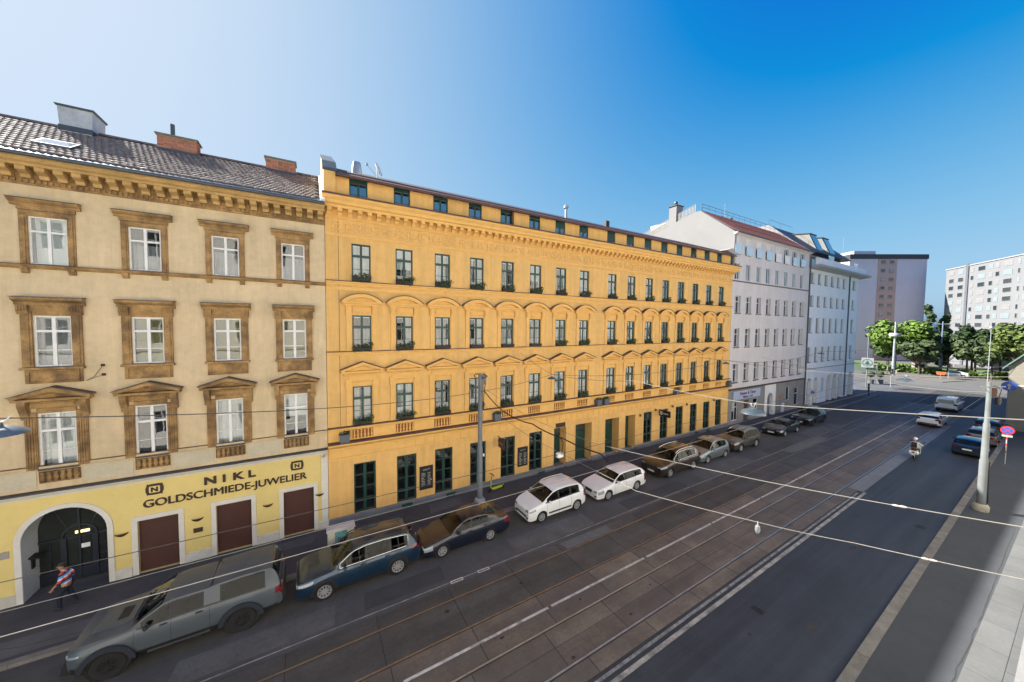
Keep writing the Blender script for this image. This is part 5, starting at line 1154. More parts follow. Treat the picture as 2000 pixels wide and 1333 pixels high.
    for s in (-1, 1):
        hz = P.get('lampz', zf-0.12)
        build(MB().prism([(s*fwid*0.62, hz-0.06), (s*fwid*0.97, hz-0.04), (s*fwid*0.97, hz+0.07), (s*fwid*0.66, hz+0.05)], -0.012, 0.03, 'x'), 'headlight', M_headlamp, root, (0, 0, 0))
        build(MB().prism([(s*fwid*0.66, P.get('chin', sill)+0.08), (s*fwid*0.92, P.get('chin', sill)+0.08), (s*fwid*0.90, P.get('chin', sill)+0.20), (s*fwid*0.70, P.get('chin', sill)+0.18)], -0.008, 0.02, 'x'), 'fog_lamp', M_trim, root, (0, 0, 0))
        tz = P.get('taillampz', 0.85); rwid = halfw(L)
        build(MB().prism([(s*rwid*0.66, tz-0.08), (s*rwid*0.985, tz-0.10), (s*rwid*0.985, tz+0.12), (s*rwid*0.70, tz+0.08)], L-0.03, L+0.012, 'x'), 'tail_light', P.get('tailmat', M_tail), root, (0, 0, 0))
    build(MB().box(L-0.02, L+0.014, -halfw(L)*0.9, halfw(L)*0.9, P.get('tailz', 0.3)+0.06, P.get('tailz', 0.3)+0.17), 'rear_bumper_trim', M_trim, root, (0, 0, 0))
    if 'rearglass' in P:
        z0, z1, f = P['rearglass']; rw = halfw(L)
        build(MB().prism([(-rw*f, z0), (rw*f, z0), (rw*(f-0.12), z1), (-rw*(f-0.12), z1)], L-0.01, L+0.012, 'x'), 'rear_window', M_carglass, root, (0, 0, 0))
    if P.get('rails'):
        for s in (-1, 1):
            pts = []
            for x in np.linspace(*P['rails'][:2], 12):
                rg = ring(x); pts.append((x, s*(rg[iG+3][0]-0.03), rg[iG+3][1]+0.075))
            a, b = pts[0], pts[-1]
            build(MB().tube([(a[0]-0.06, a[1], a[2]-0.06)]+pts+[(b[0]+0.06, b[1], b[2]-0.06)], 0.022, 6), 'roof_rail', P['rails'][2], root, (0, 0, 0), smooth=50)
    if P.get('chromeline'):
        for s in (-1, 1):
            a, b = P['win'][0][0], P['win'][-1][1]; up_p, lo_p = [], []
            for x in np.linspace(a-0.02, b+0.03, 22):
                rg = ring(x); lo_p.append((x, s*(rg[iG+1][0]+0.008), rg[iG+1][1])); up_p.append((x, s*(rg[iG+2][0]+0.008), rg[iG+2][1]))
            build(MB().tube(lo_p+up_p[::-1]+[lo_p[0]], 0.013, 5), 'window_chrome', M_chrome, root, (0, 0, 0), smooth=50)
    if P.get('wiper', True):
        x0, x1 = wf; rg0, rg1 = ring(x0+0.04), ring(x0+(x1-x0)*0.3)
        build(MB().tube([(x0+0.03, -0.35, rg0[-1][1]+0.005), (x0+(x1-x0)*0.28, 0.25, rg1[-1][1]+0.005)], 0.012, 4).tube([(x0+0.03, 0.15, rg0[-1][1]+0.005), (x0+(x1-x0)*0.25, 0.62, rg1[-1][1]-0.02)], 0.012, 4), 'wiper', M_black, root, (0, 0, 0))
    if P.get('doorstrip'):
        for s in (-1, 1):
            m_ = MB(); xs2 = np.linspace(ax[0]+ra+0.1, ax[1]-ra-0.1, 8); z0 = P['doorstrip']
            for a, b in zip(xs2, xs2[1:]): m_.box(a, b, *sorted((s*(halfw(a)*0.985), s*(halfw(a)+0.012))), z0, z0+0.08)
            build(m_, 'rubbing_strip', M_trim, root, (0, 0, 0))
    root['_ring'] = 0
    del root['_ring']
    return root, ring, halfw
def place(xf, axle_x, ynear, W, s=0.0165):
    """world position so that the front axle is at xf and the near wheel face is at ynear; nose towards -X"""
    ang = math.atan(s); yc_ = ynear+W/2-0.03
    return (xf-axle_x*math.cos(ang), yc_-axle_x*math.sin(ang), 0.012 if ynear > 8 else 0.01), ang
# profiles: x from the nose back
def hatch(L, H, cowl, hood, roofx, rearx, belt0, belt1, nose=0.66, tail=0.95, hoodz=None):
    return [(0, nose), (0.06, nose+0.06), (0.35, hood-0.07), (cowl, hood), (roofx, H-0.03), ((roofx+rearx)/2, H), (rearx, H-0.05), (L-0.16, tail+0.12), (L-0.05, tail), (L, tail-0.03)]
# 1 grey pickup with hardtop
ax_ = (0.85, 4.07); L = 5.25
loc, a_ = place(-5.57, ax_[0], 14.62, 2.02)
mat('car_paint_pickup_grey', (0.060, 0.073, 0.086), 0.42, 0.03, 2, metal=0.1, coat=0.3)
PK = dict(L=L, W=2.02, r=0.425, tw=0.29, axles=ax_, paint=('pickup_grey', (0.046, 0.056, 0.066), 0.1), sill=0.50, chin=0.46, tailz=0.58, gap=0.085, clad=0.14, cat='pickup',
    top=[(0, 1.10), (0.05, 1.19), (0.28, 1.25), (1.30, 1.32), (2.05, 1.81), (2.35, 1.86), (3.15, 1.87), (3.22, 1.86), (3.25, 1.91), (4.1, 1.97), (4.95, 1.95), (5.13, 1.62), (5.21, 1.14), (L, 1.10)],
    belt=[(0, 1.0), (1.30, 1.22), (3.2, 1.28), (L, 1.31)], cowl=1.25, rear=5.1, ws=(1.34, 2.04), rw=(4.95, 5.15),
    win=[(1.56, 2.20), (2.34, 3.06), (3.48, 4.74)], headlight=(0.02, 0.30, 4, 5), tail=(L-0.20, L, 3, 5), seams=(1.42, 2.27, 3.22), handles=(2.10, 2.96), grille=(0.66, 1.06, 0.76), platez=0.62, lampz=0.98, taillampz=1.15,
    archtrim=0.13, flare=0.055, archmat=mat('car_paint_dark_arch', (0.014, 0.019, 0.027), 0.5, 0.05), rimmat=M_darkalloy, spokes=8, rimf=0.52, blackpillar=True, pillar_end=2.4, handlemat=M_trim, mirrormat=M_trim, tum=0.26, round=(0.45, 0.3), taper=(0.16, 0.08), mirror=1.72, privacy=True)
root, ring_, hw_ = make_car('pickup_truck', 'matt grey pickup truck with hardtop parked nearest the camera', loc, a_, PK)
PG = MATS['car_paint_pickup_grey']
for s in (-1, 1):
    build(MB().tube([(1.72, s*0.97, 0.46), (3.22, s*0.97, 0.46)], 0.055, 8), 'side_step', M_trim, root, (0, 0, 0), smooth=50)
    build(MB().tube([(3.38, s*0.70, 2.01), (4.80, s*0.70, 2.03)], 0.025, 6), 'roof_rail', PG, root, (0, 0, 0))
    build(MB().tube([(1.36, s*0.86, 1.30), (2.02, s*0.72, 1.79)], 0.03, 6), 'pillar_trim', M_trim, root, (0, 0, 0))
build(MB().box(3.222, 3.242, -0.74, 0.74, 1.30, 1.895), 'cab_gap', M_black, root, (0, 0, 0))
build(MB().box(0.86, 1.12, -0.28, 0.28, 1.30, 1.345), 'bonnet_scoop', M_trim, root, (0, 0, 0))
build(MB().prism([(0.38, 1.26), (1.28, 1.31), (1.28, 1.355), (0.46, 1.30)], -0.52, 0.52, 'y'), 'bonnet_bulge', PG, root, (0, 0, 0))
build(MB().prism([(5.15, 0.62), (5.32, 0.62), (5.32, 0.80), (5.20, 0.82)], -0.85, 0.85, 'y'), 'rear_bumper', M_trim, root, (0, 0, 0))
build(MB().prism([(-0.13, 0.50), (0.10, 0.44), (0.10, 0.76), (-0.09, 0.76)], -0.86, 0.86, 'y'), 'front_bumper', M_trim, root, (0, 0, 0))
build(MB().prism([(5.20, 1.2), (5.215, 1.2), (5.05, 1.84), (5.03, 1.84)], -0.66, 0.66, 'y'), 'tailgate_glass', M_carglass, root, (0, 0, 0))
build(MB().tube([(3.3, 0.55, 1.90), (3.34, 0.55, 2.02)], 0.02, 5), 'antenna', M_black, root, (0, 0, 0))
# 2 blue SUV
def suv(L, H, ax_, W, pnt, **k):
    d = dict(L=L, W=W, r=0.355, tw=0.24, axles=ax_, paint=pnt, sill=0.30, chin=0.24, tailz=0.36, clad=0.12,
        top=[(0, 0.84), (0.06, 0.92), (0.30, 0.99), (1.20, 1.10), (1.98, H-0.10), (2.45, H-0.01), (3.2, H), (4.05, H-0.05), (4.28, H-0.13), (L-0.10, 1.06), (L-0.02, 0.98), (L, 0.92)],
        belt=[(0, 0.80), (1.20, 1.00), (3.0, 1.05), (L, 1.10)], cowl=1.2, rear=L-0.15, ws=(1.24, 1.99), rw=(L-0.42, L-0.12), win=[(1.50, 2.42), (2.50, 3.40), (3.46, 4.15)],
        headlight=(0.05, 0.55, 4, 6), tail=(L-0.42, L, 4, 6), seams=(1.42, 2.46, 3.42), handles=(2.32, 3.28), grille=(0.46, 0.82, 0.55), lampz=0.80, taillampz=0.98, rplate=0.75, platez=0.42, archtrim=0.05, tum=0.34, privacy=True)
    d.update(k); return d
ax_ = (0.93, 3.72); loc, a_ = place(0.20, ax_[0], 14.80, 1.88)
make_car('blue_suv', 'metallic blue SUV with chrome window line behind the grey pickup', loc, a_, suv(4.70, 1.72, ax_, 1.88, ('deep_blue', (0.006, 0.030, 0.066), 0.5), chromeline=True, rails=(1.9, 4.1, M_trim), chromegrille=True, spokes=10, rimf=0.70))
# 3 black-blue saloon
def saloon(L, H, ax_, W, pnt, **k):
    d = dict(L=L, W=W, r=0.312, axles=ax_, paint=pnt, sill=0.23, chin=0.20, tailz=0.30,
        top=[(0, 0.62), (0.06, 0.70), (0.35, 0.80), (1.25, 0.95), (1.95, H-0.09), (2.35, H-0.01), (2.8, H), (3.25, H-0.06), (3.95, 1.10), (4.05, 1.07), (L-0.08, 1.04), (L-0.02, 0.96), (L, 0.88)],
        belt=[(0, 0.60), (1.25, 0.88), (3.6, 0.95), (L, 1.0)], cowl=1.2, rear=3.9, ws=(1.28, 1.96), rw=(3.28, 3.88), win=[(1.50, 2.38), (2.46, 3.30)],
        headlight=(0.03, 0.40, 3, 6), tail=(L-0.28, L, 3, 6), seams=(1.40, 2.42, 3.30), handles=(2.28, 3.12), grille=(0.50, 0.66, 0.42), lampz=0.60, taillampz=0.82, rplate=0.72, platez=0.36, tum=0.40, belttrim=False, spokes=7)
    d.update(k); return d
ax_ = (0.88, 3.39); loc, a_ = place(5.02, ax_[0], 14.93, 1.73)
make_car('saloon_car', 'almost black saloon with silver hubcaps parked beside the lamp mast', loc, a_, saloon(4.51, 1.43, ax_, 1.73, ('midnight', (0.006, 0.010, 0.026), 0.4)))
# 4 white mini MPV
ax_ = (0.80, 3.34); loc, a_ = place(10.70, ax_[0], 15.0, 1.77)
make_car('compact_mpv', 'tall white compact car with rounded back and black side strip', loc, a_, dict(L=4.08, W=1.77, r=0.315, axles=ax_, paint=('white_mpv', (0.68, 0.69, 0.70), 0.0), sill=0.25, chin=0.20, tailz=0.34,
    top=[(0, 0.72), (0.06, 0.82), (0.30, 0.95), (0.85, 1.08), (1.62, 1.52), (1.95, 1.60), (2.6, 1.63), (3.4, 1.59), (3.75, 1.48), (3.98, 1.0), (4.05, 0.9), (4.08, 0.86)],
    belt=[(0, 0.70), (0.85, 0.98), (2.4, 1.02), (4.08, 1.06)], cowl=0.8, rear=3.95, ws=(0.88, 1.64), rw=(3.78, 3.97), win=[(1.18, 1.98), (2.06, 2.84), (2.92, 3.55)], headlight=(0.04, 0.42, 4, 6), tail=(3.86, 4.08, 3, 6), seams=(1.14, 2.02, 2.88), handles=(1.92, 2.78),
    grille=(0.34, 0.46, 0.70), lampz=0.72, taillampz=0.95, rplate=0.7, platez=0.30, spokes=9, rails=(1.8, 3.4, M_alloy), doorstrip=0.40, tum=0.24, round=(0.6, 0.45), taper=(0.2, 0.14)))
# 5 white estate
def estate(L, H, ax_, W, pnt, **k):
    d = dict(L=L, W=W, r=0.315, axles=ax_, paint=pnt, sill=0.24, chin=0.20, tailz=0.30,
        top=[(0, 0.66), (0.06, 0.74), (0.35, 0.84), (1.25, 0.98), (2.0, H-0.08), (2.4, H-0.01), (3.2, H), (3.95, H-0.05), (4.12, H-0.12), (L-0.12, 1.02), (L-0.03, 0.95), (L, 0.88)],
        belt=[(0, 0.64), (1.25, 0.90), (3.6, 0.97), (L, 1.0)], cowl=1.2, rear=L-0.15, ws=(1.28, 2.01), rw=(L-0.40, L-0.14), win=[(1.55, 2.42), (2.50, 3.30), (3.38, 4.02)],
        headlight=(0.04, 0.48, 3, 6), tail=(L-0.34, L, 2, 6), seams=(1.42, 2.46, 3.34), handles=(2.32, 3.20), grille=(0.46, 0.66, 0.38), lampz=0.62, taillampz=0.90, rplate=0.72, platez=0.38, tum=0.36, spokes=7)
    d.update(k); return d
ax_ = (0.87, 3.51); loc, a_ = place(15.74, ax_[0], 14.97, 1.77)
make_car('estate_car', 'white estate car parked behind the tall white compact', loc, a_, estate(4.52, 1.45, ax_, 1.77, ('white_estate', (0.66, 0.665, 0.67), 0.0), chromegrille=True))
# 6 brown SUV
ax_ = (0.93, 3.78); loc, a_ = place(22.05, ax_[0], 15.12, 1.93)
make_car('brown_suv', 'dark brown SUV with chrome window line parked behind the white estate', loc, a_, suv(4.76, 1.72, ax_, 1.93, ('dark_brown', (0.040, 0.026, 0.020), 0.5), chromeline=True, rails=(1.9, 4.1, M_chrome), chromegrille=True, spokes=6))
# 7 silver-blue compact
ax_ = (0.84, 3.42); loc, a_ = place(27.05, ax_[0], 15.3, 1.76)
make_car('hatchback_car', 'silver blue hatchback squeezed between the brown and the olive SUV', loc, a_, dict(L=4.20, W=1.76, r=0.315, axles=ax_, paint=('silver_blue', (0.20, 0.24, 0.27), 0.6), sill=0.24, chin=0.2, tailz=0.32,
    top=[(0, 0.70), (0.06, 0.78), (0.30, 0.90), (1.05, 1.03), (1.80, 1.50), (2.15, 1.57), (2.7, 1.59), (3.4, 1.54), (3.75, 1.42), (4.08, 1.0), (4.17, 0.92), (4.20, 0.86)],
    belt=[(0, 0.68), (1.05, 0.94), (2.6, 1.0), (4.2, 1.04)], cowl=1.0, rear=4.0, ws=(1.08, 1.82), rw=(3.78, 4.06), win=[(1.36, 2.16), (2.24, 3.02), (3.10, 3.60)], headlight=(0.04, 0.48, 3, 6), tail=(3.95, 4.2, 3, 6), seams=(1.3, 2.2, 3.06), handles=(2.08, 2.94), tum=0.30, spokes=7, grille=(0.40, 0.62, 0.4)))
# 8 olive-grey SUV
ax_ = (0.90, 3.60); loc, a_ = place(32.1, ax_[0], 15.33, 1.82)
make_car('grey_suv', 'olive grey SUV with roof rails, third parked car before the white house', loc, a_, suv(4.55, 1.70, ax_, 1.82, ('olive_grey', (0.085, 0.078, 0.066), 0.5), rails=(1.9, 4.0, M_chrome), chromegrille=True, spokes=6))
# 9 black coupe-like saloon, 10 black pickup-like SUV
ax_ = (0.90, 3.70); loc, a_ = place(40.75, ax_[0], 15.45, 1.85)
make_car('saloon_car', 'low black saloon parked in front of the white house', loc, a_, saloon(4.62, 1.38, ax_, 1.85, ('black_saloon', (0.006, 0.008, 0.012), 0.3), chromegrille=True, grille=(0.36, 0.64, 0.42)))
ax_ = (0.95, 3.85); loc, a_ = place(47.9, ax_[0], 15.6, 1.95)
make_car('black_suv', 'big black SUV, last in the parked row', loc, a_, suv(4.90, 1.80, ax_, 1.95, ('black_suv', (0.006, 0.010, 0.018), 0.3), r=0.39, tw=0.26, spokes=6, rimmat=M_darkalloy, rails=(1.9, 4.2, M_trim), chromegrille=True))
# moving and right-hand parked cars, nose towards +X
def place_r(xrear, ycen, L, s=RS): 
    ang = math.pi+math.atan(s); return (xrear+L*math.cos(math.atan(s)), ycen+L*math.sin(math.atan(s)), 0.02), ang
ax_ = (0.90, 3.72); loc, a_ = place_r(59.0, 9.3, 4.68)
make_car('estate_car', 'white estate car driving away along the tram tracks', loc, a_, estate(4.68, 1.47, ax_, 1.82, ('white_moving', (0.66, 0.67, 0.68), 0.0), top=[(0, 0.66), (0.06, 0.74), (0.35, 0.84), (1.25, 0.98), (2.0, 1.39), (2.4, 1.46), (3.2, 1.47), (4.0, 1.42), (4.15, 1.38), (4.52, 1.02), (4.65, 0.95), (4.68, 0.88)]))
ax_ = (0.90, 3.85); loc, a_ = place_r(72.0, 9.9, 4.95)
make_car('panel_van', 'white panel van ahead of the white estate', loc, a_, dict(L=4.95, W=1.92, r=0.33, axles=ax_, paint=('van_white', (0.64, 0.67, 0.72), 0.0), sill=0.28, chin=0.24, tailz=0.36, cat='van',
    top=[(0, 0.92), (0.06, 1.0), (0.85, 1.22), (1.55, 1.78), (1.9, 1.90), (3.0, 1.94), (4.85, 1.90), (4.92, 1.70), (4.95, 1.60)], belt=[(0, 0.86), (0.85, 1.12), (4.95, 1.18)], cowl=0.8, rear=4.7, ws=(0.88, 1.56), rw=(9, 9.1),
    win=[(1.2, 2.05)], headlight=(0.04, 0.45, 4, 6), tail=(4.80, 4.95, 3, 6), seams=(1.15, 2.1, 3.3), handles=(2.0, 3.2), tum=0.14, rearglass=(1.15, 1.62, 0.8), taillampz=1.05, rplate=0.8, spokes=6, round=(0.6, 0.2), taper=(0.2, 0.04)))
ax_ = (0.85, 3.45); loc, a_ = place_r(48.1, 5.33, 4.25, 0.0195)
make_car('hatchback_car', 'dark blue hatchback parked nearest behind the concrete mast', loc, a_, dict(L=4.25, W=1.79, r=0.315, axles=ax_, paint=('dark_blue_hatch', (0.008, 0.024, 0.06), 0.5), sill=0.24, chin=0.2, tailz=0.32,
    top=[(0, 0.66), (0.06, 0.74), (0.30, 0.84), (1.15, 0.98), (1.9, 1.38), (2.25, 1.45), (2.8, 1.46), (3.5, 1.41), (3.72, 1.36), (4.12, 0.98), (4.22, 0.90), (4.25, 0.84)],
    belt=[(0, 0.64), (1.15, 0.90), (2.6, 0.96), (4.25, 0.98)], cowl=1.1, rear=4.05, ws=(1.18, 1.92), rw=(3.74, 4.08), win=[(1.45, 2.25), (2.33, 3.12), (3.18, 3.50)], headlight=(0.04, 0.48, 3, 6), tail=(3.98, 4.25, 3, 6), seams=(1.35, 2.29, 3.15), handles=(2.15, 3.02), tum=0.36, spokes=7, tailmat=mat('smoked_tail_lens', (0.08, 0.01, 0.012), 0.12, 0, coat=1)))
ax_ = (0.87, 3.51); loc, a_ = place_r(53.8, 5.25, 4.5, 0.0195)
make_car('estate_car', 'grey estate parked on the kerb beyond the dark blue hatchback', loc, a_, estate(4.5, 1.50, ax_, 1.79, ('grey_estate', (0.16, 0.165, 0.17), 0.5)))
ax_ = (0.85, 3.45); loc, a_ = place_r(59.4, 5.45, 4.3, 0.0195)
make_car('hatchback_car', 'blue car parked furthest on the near kerb, partly hidden', loc, a_, suv(4.3, 1.6, (0.85, 3.45), 1.8, ('mid_blue', (0.02, 0.07, 0.16), 0.5), top=[(0, 0.80), (0.06, 0.88), (0.30, 0.95), (1.15, 1.06), (1.9, 1.50), (2.3, 1.59), (3.0, 1.6), (3.75, 1.55), (3.9, 1.45), (4.2, 1.02), (4.28, 0.95), (4.3, 0.9)], win=[(1.45, 2.25), (2.33, 3.15)], rw=(3.92, 4.17), rear=4.1, seams=(1.35, 2.29, 3.2), handles=(2.15, 3.05), tail=(3.95, 4.3, 4, 6), archtrim=None))
# far cars on the square
ax_ = (0.90, 3.70)
make_car('saloon_car', 'white car waiting on the sunlit square by the hedge', (128, 19.2, 0.01), R(-75), saloon(4.6, 1.42, ax_, 1.82, ('far_white', (0.68, 0.68, 0.68), 0.0)))
make_car('saloon_car', 'blue car in the shade of the trees on the square', (136, 14.6, 0.01), R(-70), saloon(4.6, 1.42, ax_, 1.82, ('far_blue', (0.02, 0.06, 0.2), 0.3)))
# ================================================================ flower boxes and planters on the yellow house
M_leaf1 = mat('geranium_leaf', (0.035, 0.075, 0.022), 0.7, 0.4, 6); M_petal = mat('red_petal', (0.28, 0.03, 0.035), 0.6, 0.3, 8)
M_boxm = mat('dark_flower_box', (0.03, 0.022, 0.018), 0.7, 0.2, 4)
def leaf_clump(mb, rr, n, bx, size):
    for _ in range(n):
        c = Vector((rr.uniform(bx[0], bx[1]), rr.uniform(bx[2], bx[3]), rr.uniform(bx[4], bx[5]))); u = Vector((rr.gauss(0, 1), rr.gauss(0, 1), rr.gauss(0, 1))).normalized()
        v = u.orthogonal().normalized(); s = size*rr.uniform(0.6, 1.3); v2 = u.cross(v)
        mb.quad(c-v*s-v2*s*0.6, c+v*s-v2*s*0.6, c+v*s+v2*s*0.6, c-v*s+v2*s*0.6)
    return mb
fbx = MB().prism([(-0.44, 0), (0.44, 0), (0.47, 0.17), (-0.47, 0.17)], -0.22, -0.03, 'y').mesh('trough', M_boxm)
folv = []; petv = []
for k in range(5):
    rr = random.Random(40+k); mb = MB()
    leaf_clump(mb, rr, 70, (-0.46, 0.46, -0.27, -0.0, 0.14, 0.30), 0.05); leaf_clump(mb, rr, 26, (-0.3+0.1*k, 0.3+0.06*k, -0.28, -0.05, 0.25, 0.42), 0.045)
    if k % 2: leaf_clump(mb, rr, 14, (0.38, 0.66, -0.3, -0.1, 0.18, 0.34), 0.035)
    leaf_clump(mb, rr, 20, (-0.4, 0.4, -0.30, -0.2, -0.08, 0.14), 0.045)
    folv.append(mb.mesh('foliage', M_leaf1, None, False))
    petv.append(leaf_clump(MB(), rr, 16 if k in (2, 3) else 6, (-0.42, 0.42, -0.28, -0.05, 0.22, 0.38), 0.035).mesh('blossoms', M_petal, None, False))
fl_names = {13.12: 'top row', 9.40: 'middle row, under the arched pediments', 5.39: 'lowest row, under the pointed pediments'}
for z, rowname in fl_names.items():
    for i, x in enumerate(yc):
        rr = random.Random(int(z*10)+i)
        short = {13.12: 'under the flat-topped row of windows', 9.40: 'under the arched window row', 5.39: 'under the pointed window row'}[z]
        t = thing('flower_box', '%s flower box from the beige house %s' % (ORD[i], short), 'flower box', (x, FY, z+0.03), 0, 'flower boxes on the yellow house')
        link('trough', fbx, t, (0, 0, 0))
        if not (z == 9.40 and i in (2, 3, 4, 5)): link('foliage', folv[rr.randrange(5)], t, (0, 0, 0))
        if rr.random() < 0.55 and not (z == 9.40 and i in (2, 3, 4, 5)): link('blossoms', petv[rr.randrange(5)], t, (0, 0, 0))
M_pl = mat('grey_planter', (0.10, 0.11, 0.13), 0.6, 0.1, 3)
pbx = MB().prism([(-0.22, 0), (0.22, 0), (0.25, 0.42), (-0.25, 0.42)], -0.20, 0.20, 'y').mesh('pot', M_pl)
pfo = leaf_clump(MB(), random.Random(77), 50, (-0.24, 0.24, -0.2, 0.2, 0.38, 0.58), 0.05).mesh('foliage', M_leaf1, None, False)
for i, (x, lb) in enumerate(((1.32, 'grey planter on the cornice at the beige end of the yellow house'), (10.4, 'grey planter on the cornice just behind the lamp mast'), (19.5, 'nearer of two neighbouring grey planters on the cornice'), (20.3, 'further of two neighbouring grey planters on the cornice'), (29.5, 'lone grey planter on the cornice above the black projecting sign'), (38.5, 'dark planter on the cornice at the white house end'))):
    t = thing('planter', lb, 'planter', (x, FY-0.24, 4.60), 0, 'planters on the shop cornice'); link('pot', pbx, t, (0, 0, 0)); link('foliage', pfo, t, (0, 0, 0))
# ================================================================ signs and boards on the yellow house
M_bd = mat('black_board', (0.008, 0.008, 0.008), 0.6, 0.1, 3); M_chalk = mat('chalk', (0.45, 0.45, 0.43), 0.9)
for x0, x1, z0, z1, lb in ((5.37, 6.12, 0.96, 2.32, 'black chalk menu board between the second and third glazed doors'), (12.22, 12.97, 1.0, 2.30, 'black chalk menu board between the fifth and sixth glazed doors')):
    t = thing('menu_board', lb, 'menu board', ((x0+x1)/2, FY, z0)); w, h = x1-x0, z1-z0
    build(MB().box(-w/2, w/2, -0.05, -0.001, 0, h), 'board', M_bd, t, (0, 0, 0))
    fr = MB().box(-w/2-0.03, -w/2, -0.06, -0.001, -0.03, h+0.03).box(w/2, w/2+0.03, -0.06, -0.001, -0.03, h+0.03).box(-w/2, w/2, -0.06, -0.001, -0.03, 0).box(-w/2, w/2, -0.06, -0.001, h, h+0.03)
    build(fr, 'frame', M_boxm, t, (0, 0, 0))
    rr = random.Random(int(x0)); mb = MB()
    for r_ in range(9):
        z = h-0.42-r_*0.095
        for c0 in (-0.30, 0.08):
            x = c0
            while x < c0+rr.uniform(0.12, 0.26): s = rr.uniform(0.02, 0.06); mb.box(x, x+s, -0.054, -0.051, z, z+rr.uniform(0.02, 0.045)); x += s+0.012
    build(mb, 'chalk_writing', M_chalk, t, (0, 0, 0))
    pts = [(-0.22+0.022*j, -0.054, h-0.20+0.05*math.sin(j*1.7)+0.002*j) for j in range(21)]
    build(MB().tube(pts, 0.008, 4), 'chalk_heading', M_chalk, t, (0, 0, 0))
t = thing('hanging_sign', 'brown projecting sign behind the lamp mast on the yellow house', 'sign', (10.60, FY, 3.0))
build(MB().box(-0.03, 0.03, -0.95, -0.15, -0.25, 0.35), 'board', mat('brown_sign', (0.07, 0.035, 0.025), 0.6), t, (0, 0, 0)); build(MB().tube([(0, 0, 0.42), (0, -0.98, 0.42)], 0.02, 6).tube([(0, 0, 0.1), (0, -0.5, 0.42)], 0.012, 5), 'bracket', M_black, t, (0, 0, 0))
build(MB().tube([(-0.032, -0.85+0.03*j, 0.05+0.07*math.sin(j*1.3)) for j in range(20)], 0.012, 4), 'lettering', mat('gold_letters', (0.25, 0.15, 0.08), 0.5), t, (0, 0, 0))
t = thing('projecting_sign', 'black projecting light box between green windows of the yellow house', 'sign', (27.3, FY, 3.05))
build(MB().box(-0.06, 0.06, -1.2, -0.1, -0.28, 0.28), 'box', M_black, t, (0, 0, 0)); build(MB().box(-0.02, 0.02, -0.1, 0, -0.05, 0.05), 'bracket', M_black, t, (0, 0, 0)); build(MB().box(-0.065, -0.061, -0.45, -0.2, -0.16, 0.16).box(-0.065, -0.061, -1.05, -0.5, -0.05, 0.04), 'emblem', mat('pale_print', (0.4, 0.4, 0.4), 0.6), t, (0, 0, 0))
t = build(MB().box(15.5, 16.36, FY-0.06, FY-0.001, 3.27, 3.60), 'door_sign', M_boxm); tag(t, 'small dark sign board above the first deep doorway', 'sign')
# ================================================================ pavement furniture
t = thing('cable_cabinet', 'cream street cabinet with a turquoise poster beside the blue SUV', 'cabinet', (0.95, 17.35, 0.12))
M_cab = mat('cream_cabinet', (0.50, 0.47, 0.39), 0.6, 0.08, 2)
build(MB().box(-0.55, 0.55, -0.18, 0.18, 0, 1.25), 'body', M_cab, t, (0, 0, 0)); build(MB().prism([(-0.60, 1.25), (0.60, 1.25), (0.58, 1.36), (-0.58, 1.36)], -0.23, 0.23, 'y'), 'lid', mat('grey_lid', (0.45, 0.42, 0.41), 0.7), t, (0, 0, 0))
po = build(MB().box(-0.26, 0.24, -0.19, -0.182, 0.45, 1.2), 'poster', mat('turquoise_poster', (0.12, 0.30, 0.29), 0.6, 0.35, 3), t, (0, 0, 0))
mb = MB(); rr = random.Random(2)
for k in range(6): mb.box(-0.12+k*0.06, -0.085+k*0.06, -0.194, -0.191, 0.55, 0.72+rr.uniform(0, 0.22))
build(mb, 'poster_figures', mat('poster_dark', (0.02, 0.03, 0.035), 0.7), po, (0, 0, 0)); build(MB().box(-0.005, 0.005, -0.186, -0.181, 0, 0.44), 'door_gap', M_black, t, (0, 0, 0))
# electric kick scooter
t = thing('kick_scooter', 'lime green electric kick scooter leaning by the house wall', 'scooter', (10.15, 19.35, 0.12), R(8))
M_lime = mat('lime_paint', (0.42, 0.55, 0.03), 0.4, 0.05, 3)
build(MB().prism([(-0.30, 0.14), (0.40, 0.14), (0.46, 0.20), (0.40, 0.22), (-0.30, 0.20)], -0.09, 0.09, 'y'), 'deck', M_lime, t, (0, 0, 0))
build(MB().tube([(-0.32, 0, 0.17), (-0.46, 0, 0.35), (-0.42, 0, 0.75)], 0.035, 8), 'stem', M_lime, t, (0, 0, 0), smooth=50)
build(MB().tube([(-0.42, 0, 0.75), (-0.36, 0, 1.12)], 0.025, 8), 'stem', mat('red_grip', (0.4, 0.10, 0.05), 0.5), t, (0, 0, 0)); build(MB().tube([(-0.36, -0.25, 1.12), (-0.34, 0, 1.15), (-0.36, 0.25, 1.12)], 0.022, 6), 'handlebar', M_black, t, (0, 0, 0))
for x in (-0.52, 0.50): build(MB().lathe([(0.0, -0.025), (0.10, -0.03), (0.125, -0.015), (0.125, 0.015), (0.10, 0.03), (0, 0.025)], 16, (x, 0, 0.125), 'y'), 'wheel', M_tyre, t, (0, 0, 0))
build(MB().prism([(0.40, 0.2), (0.55, 0.27), (0.62, 0.2), (0.5, 0.24)], -0.04, 0.04, 'y'), 'mudguard', M_lime, t, (0, 0, 0))
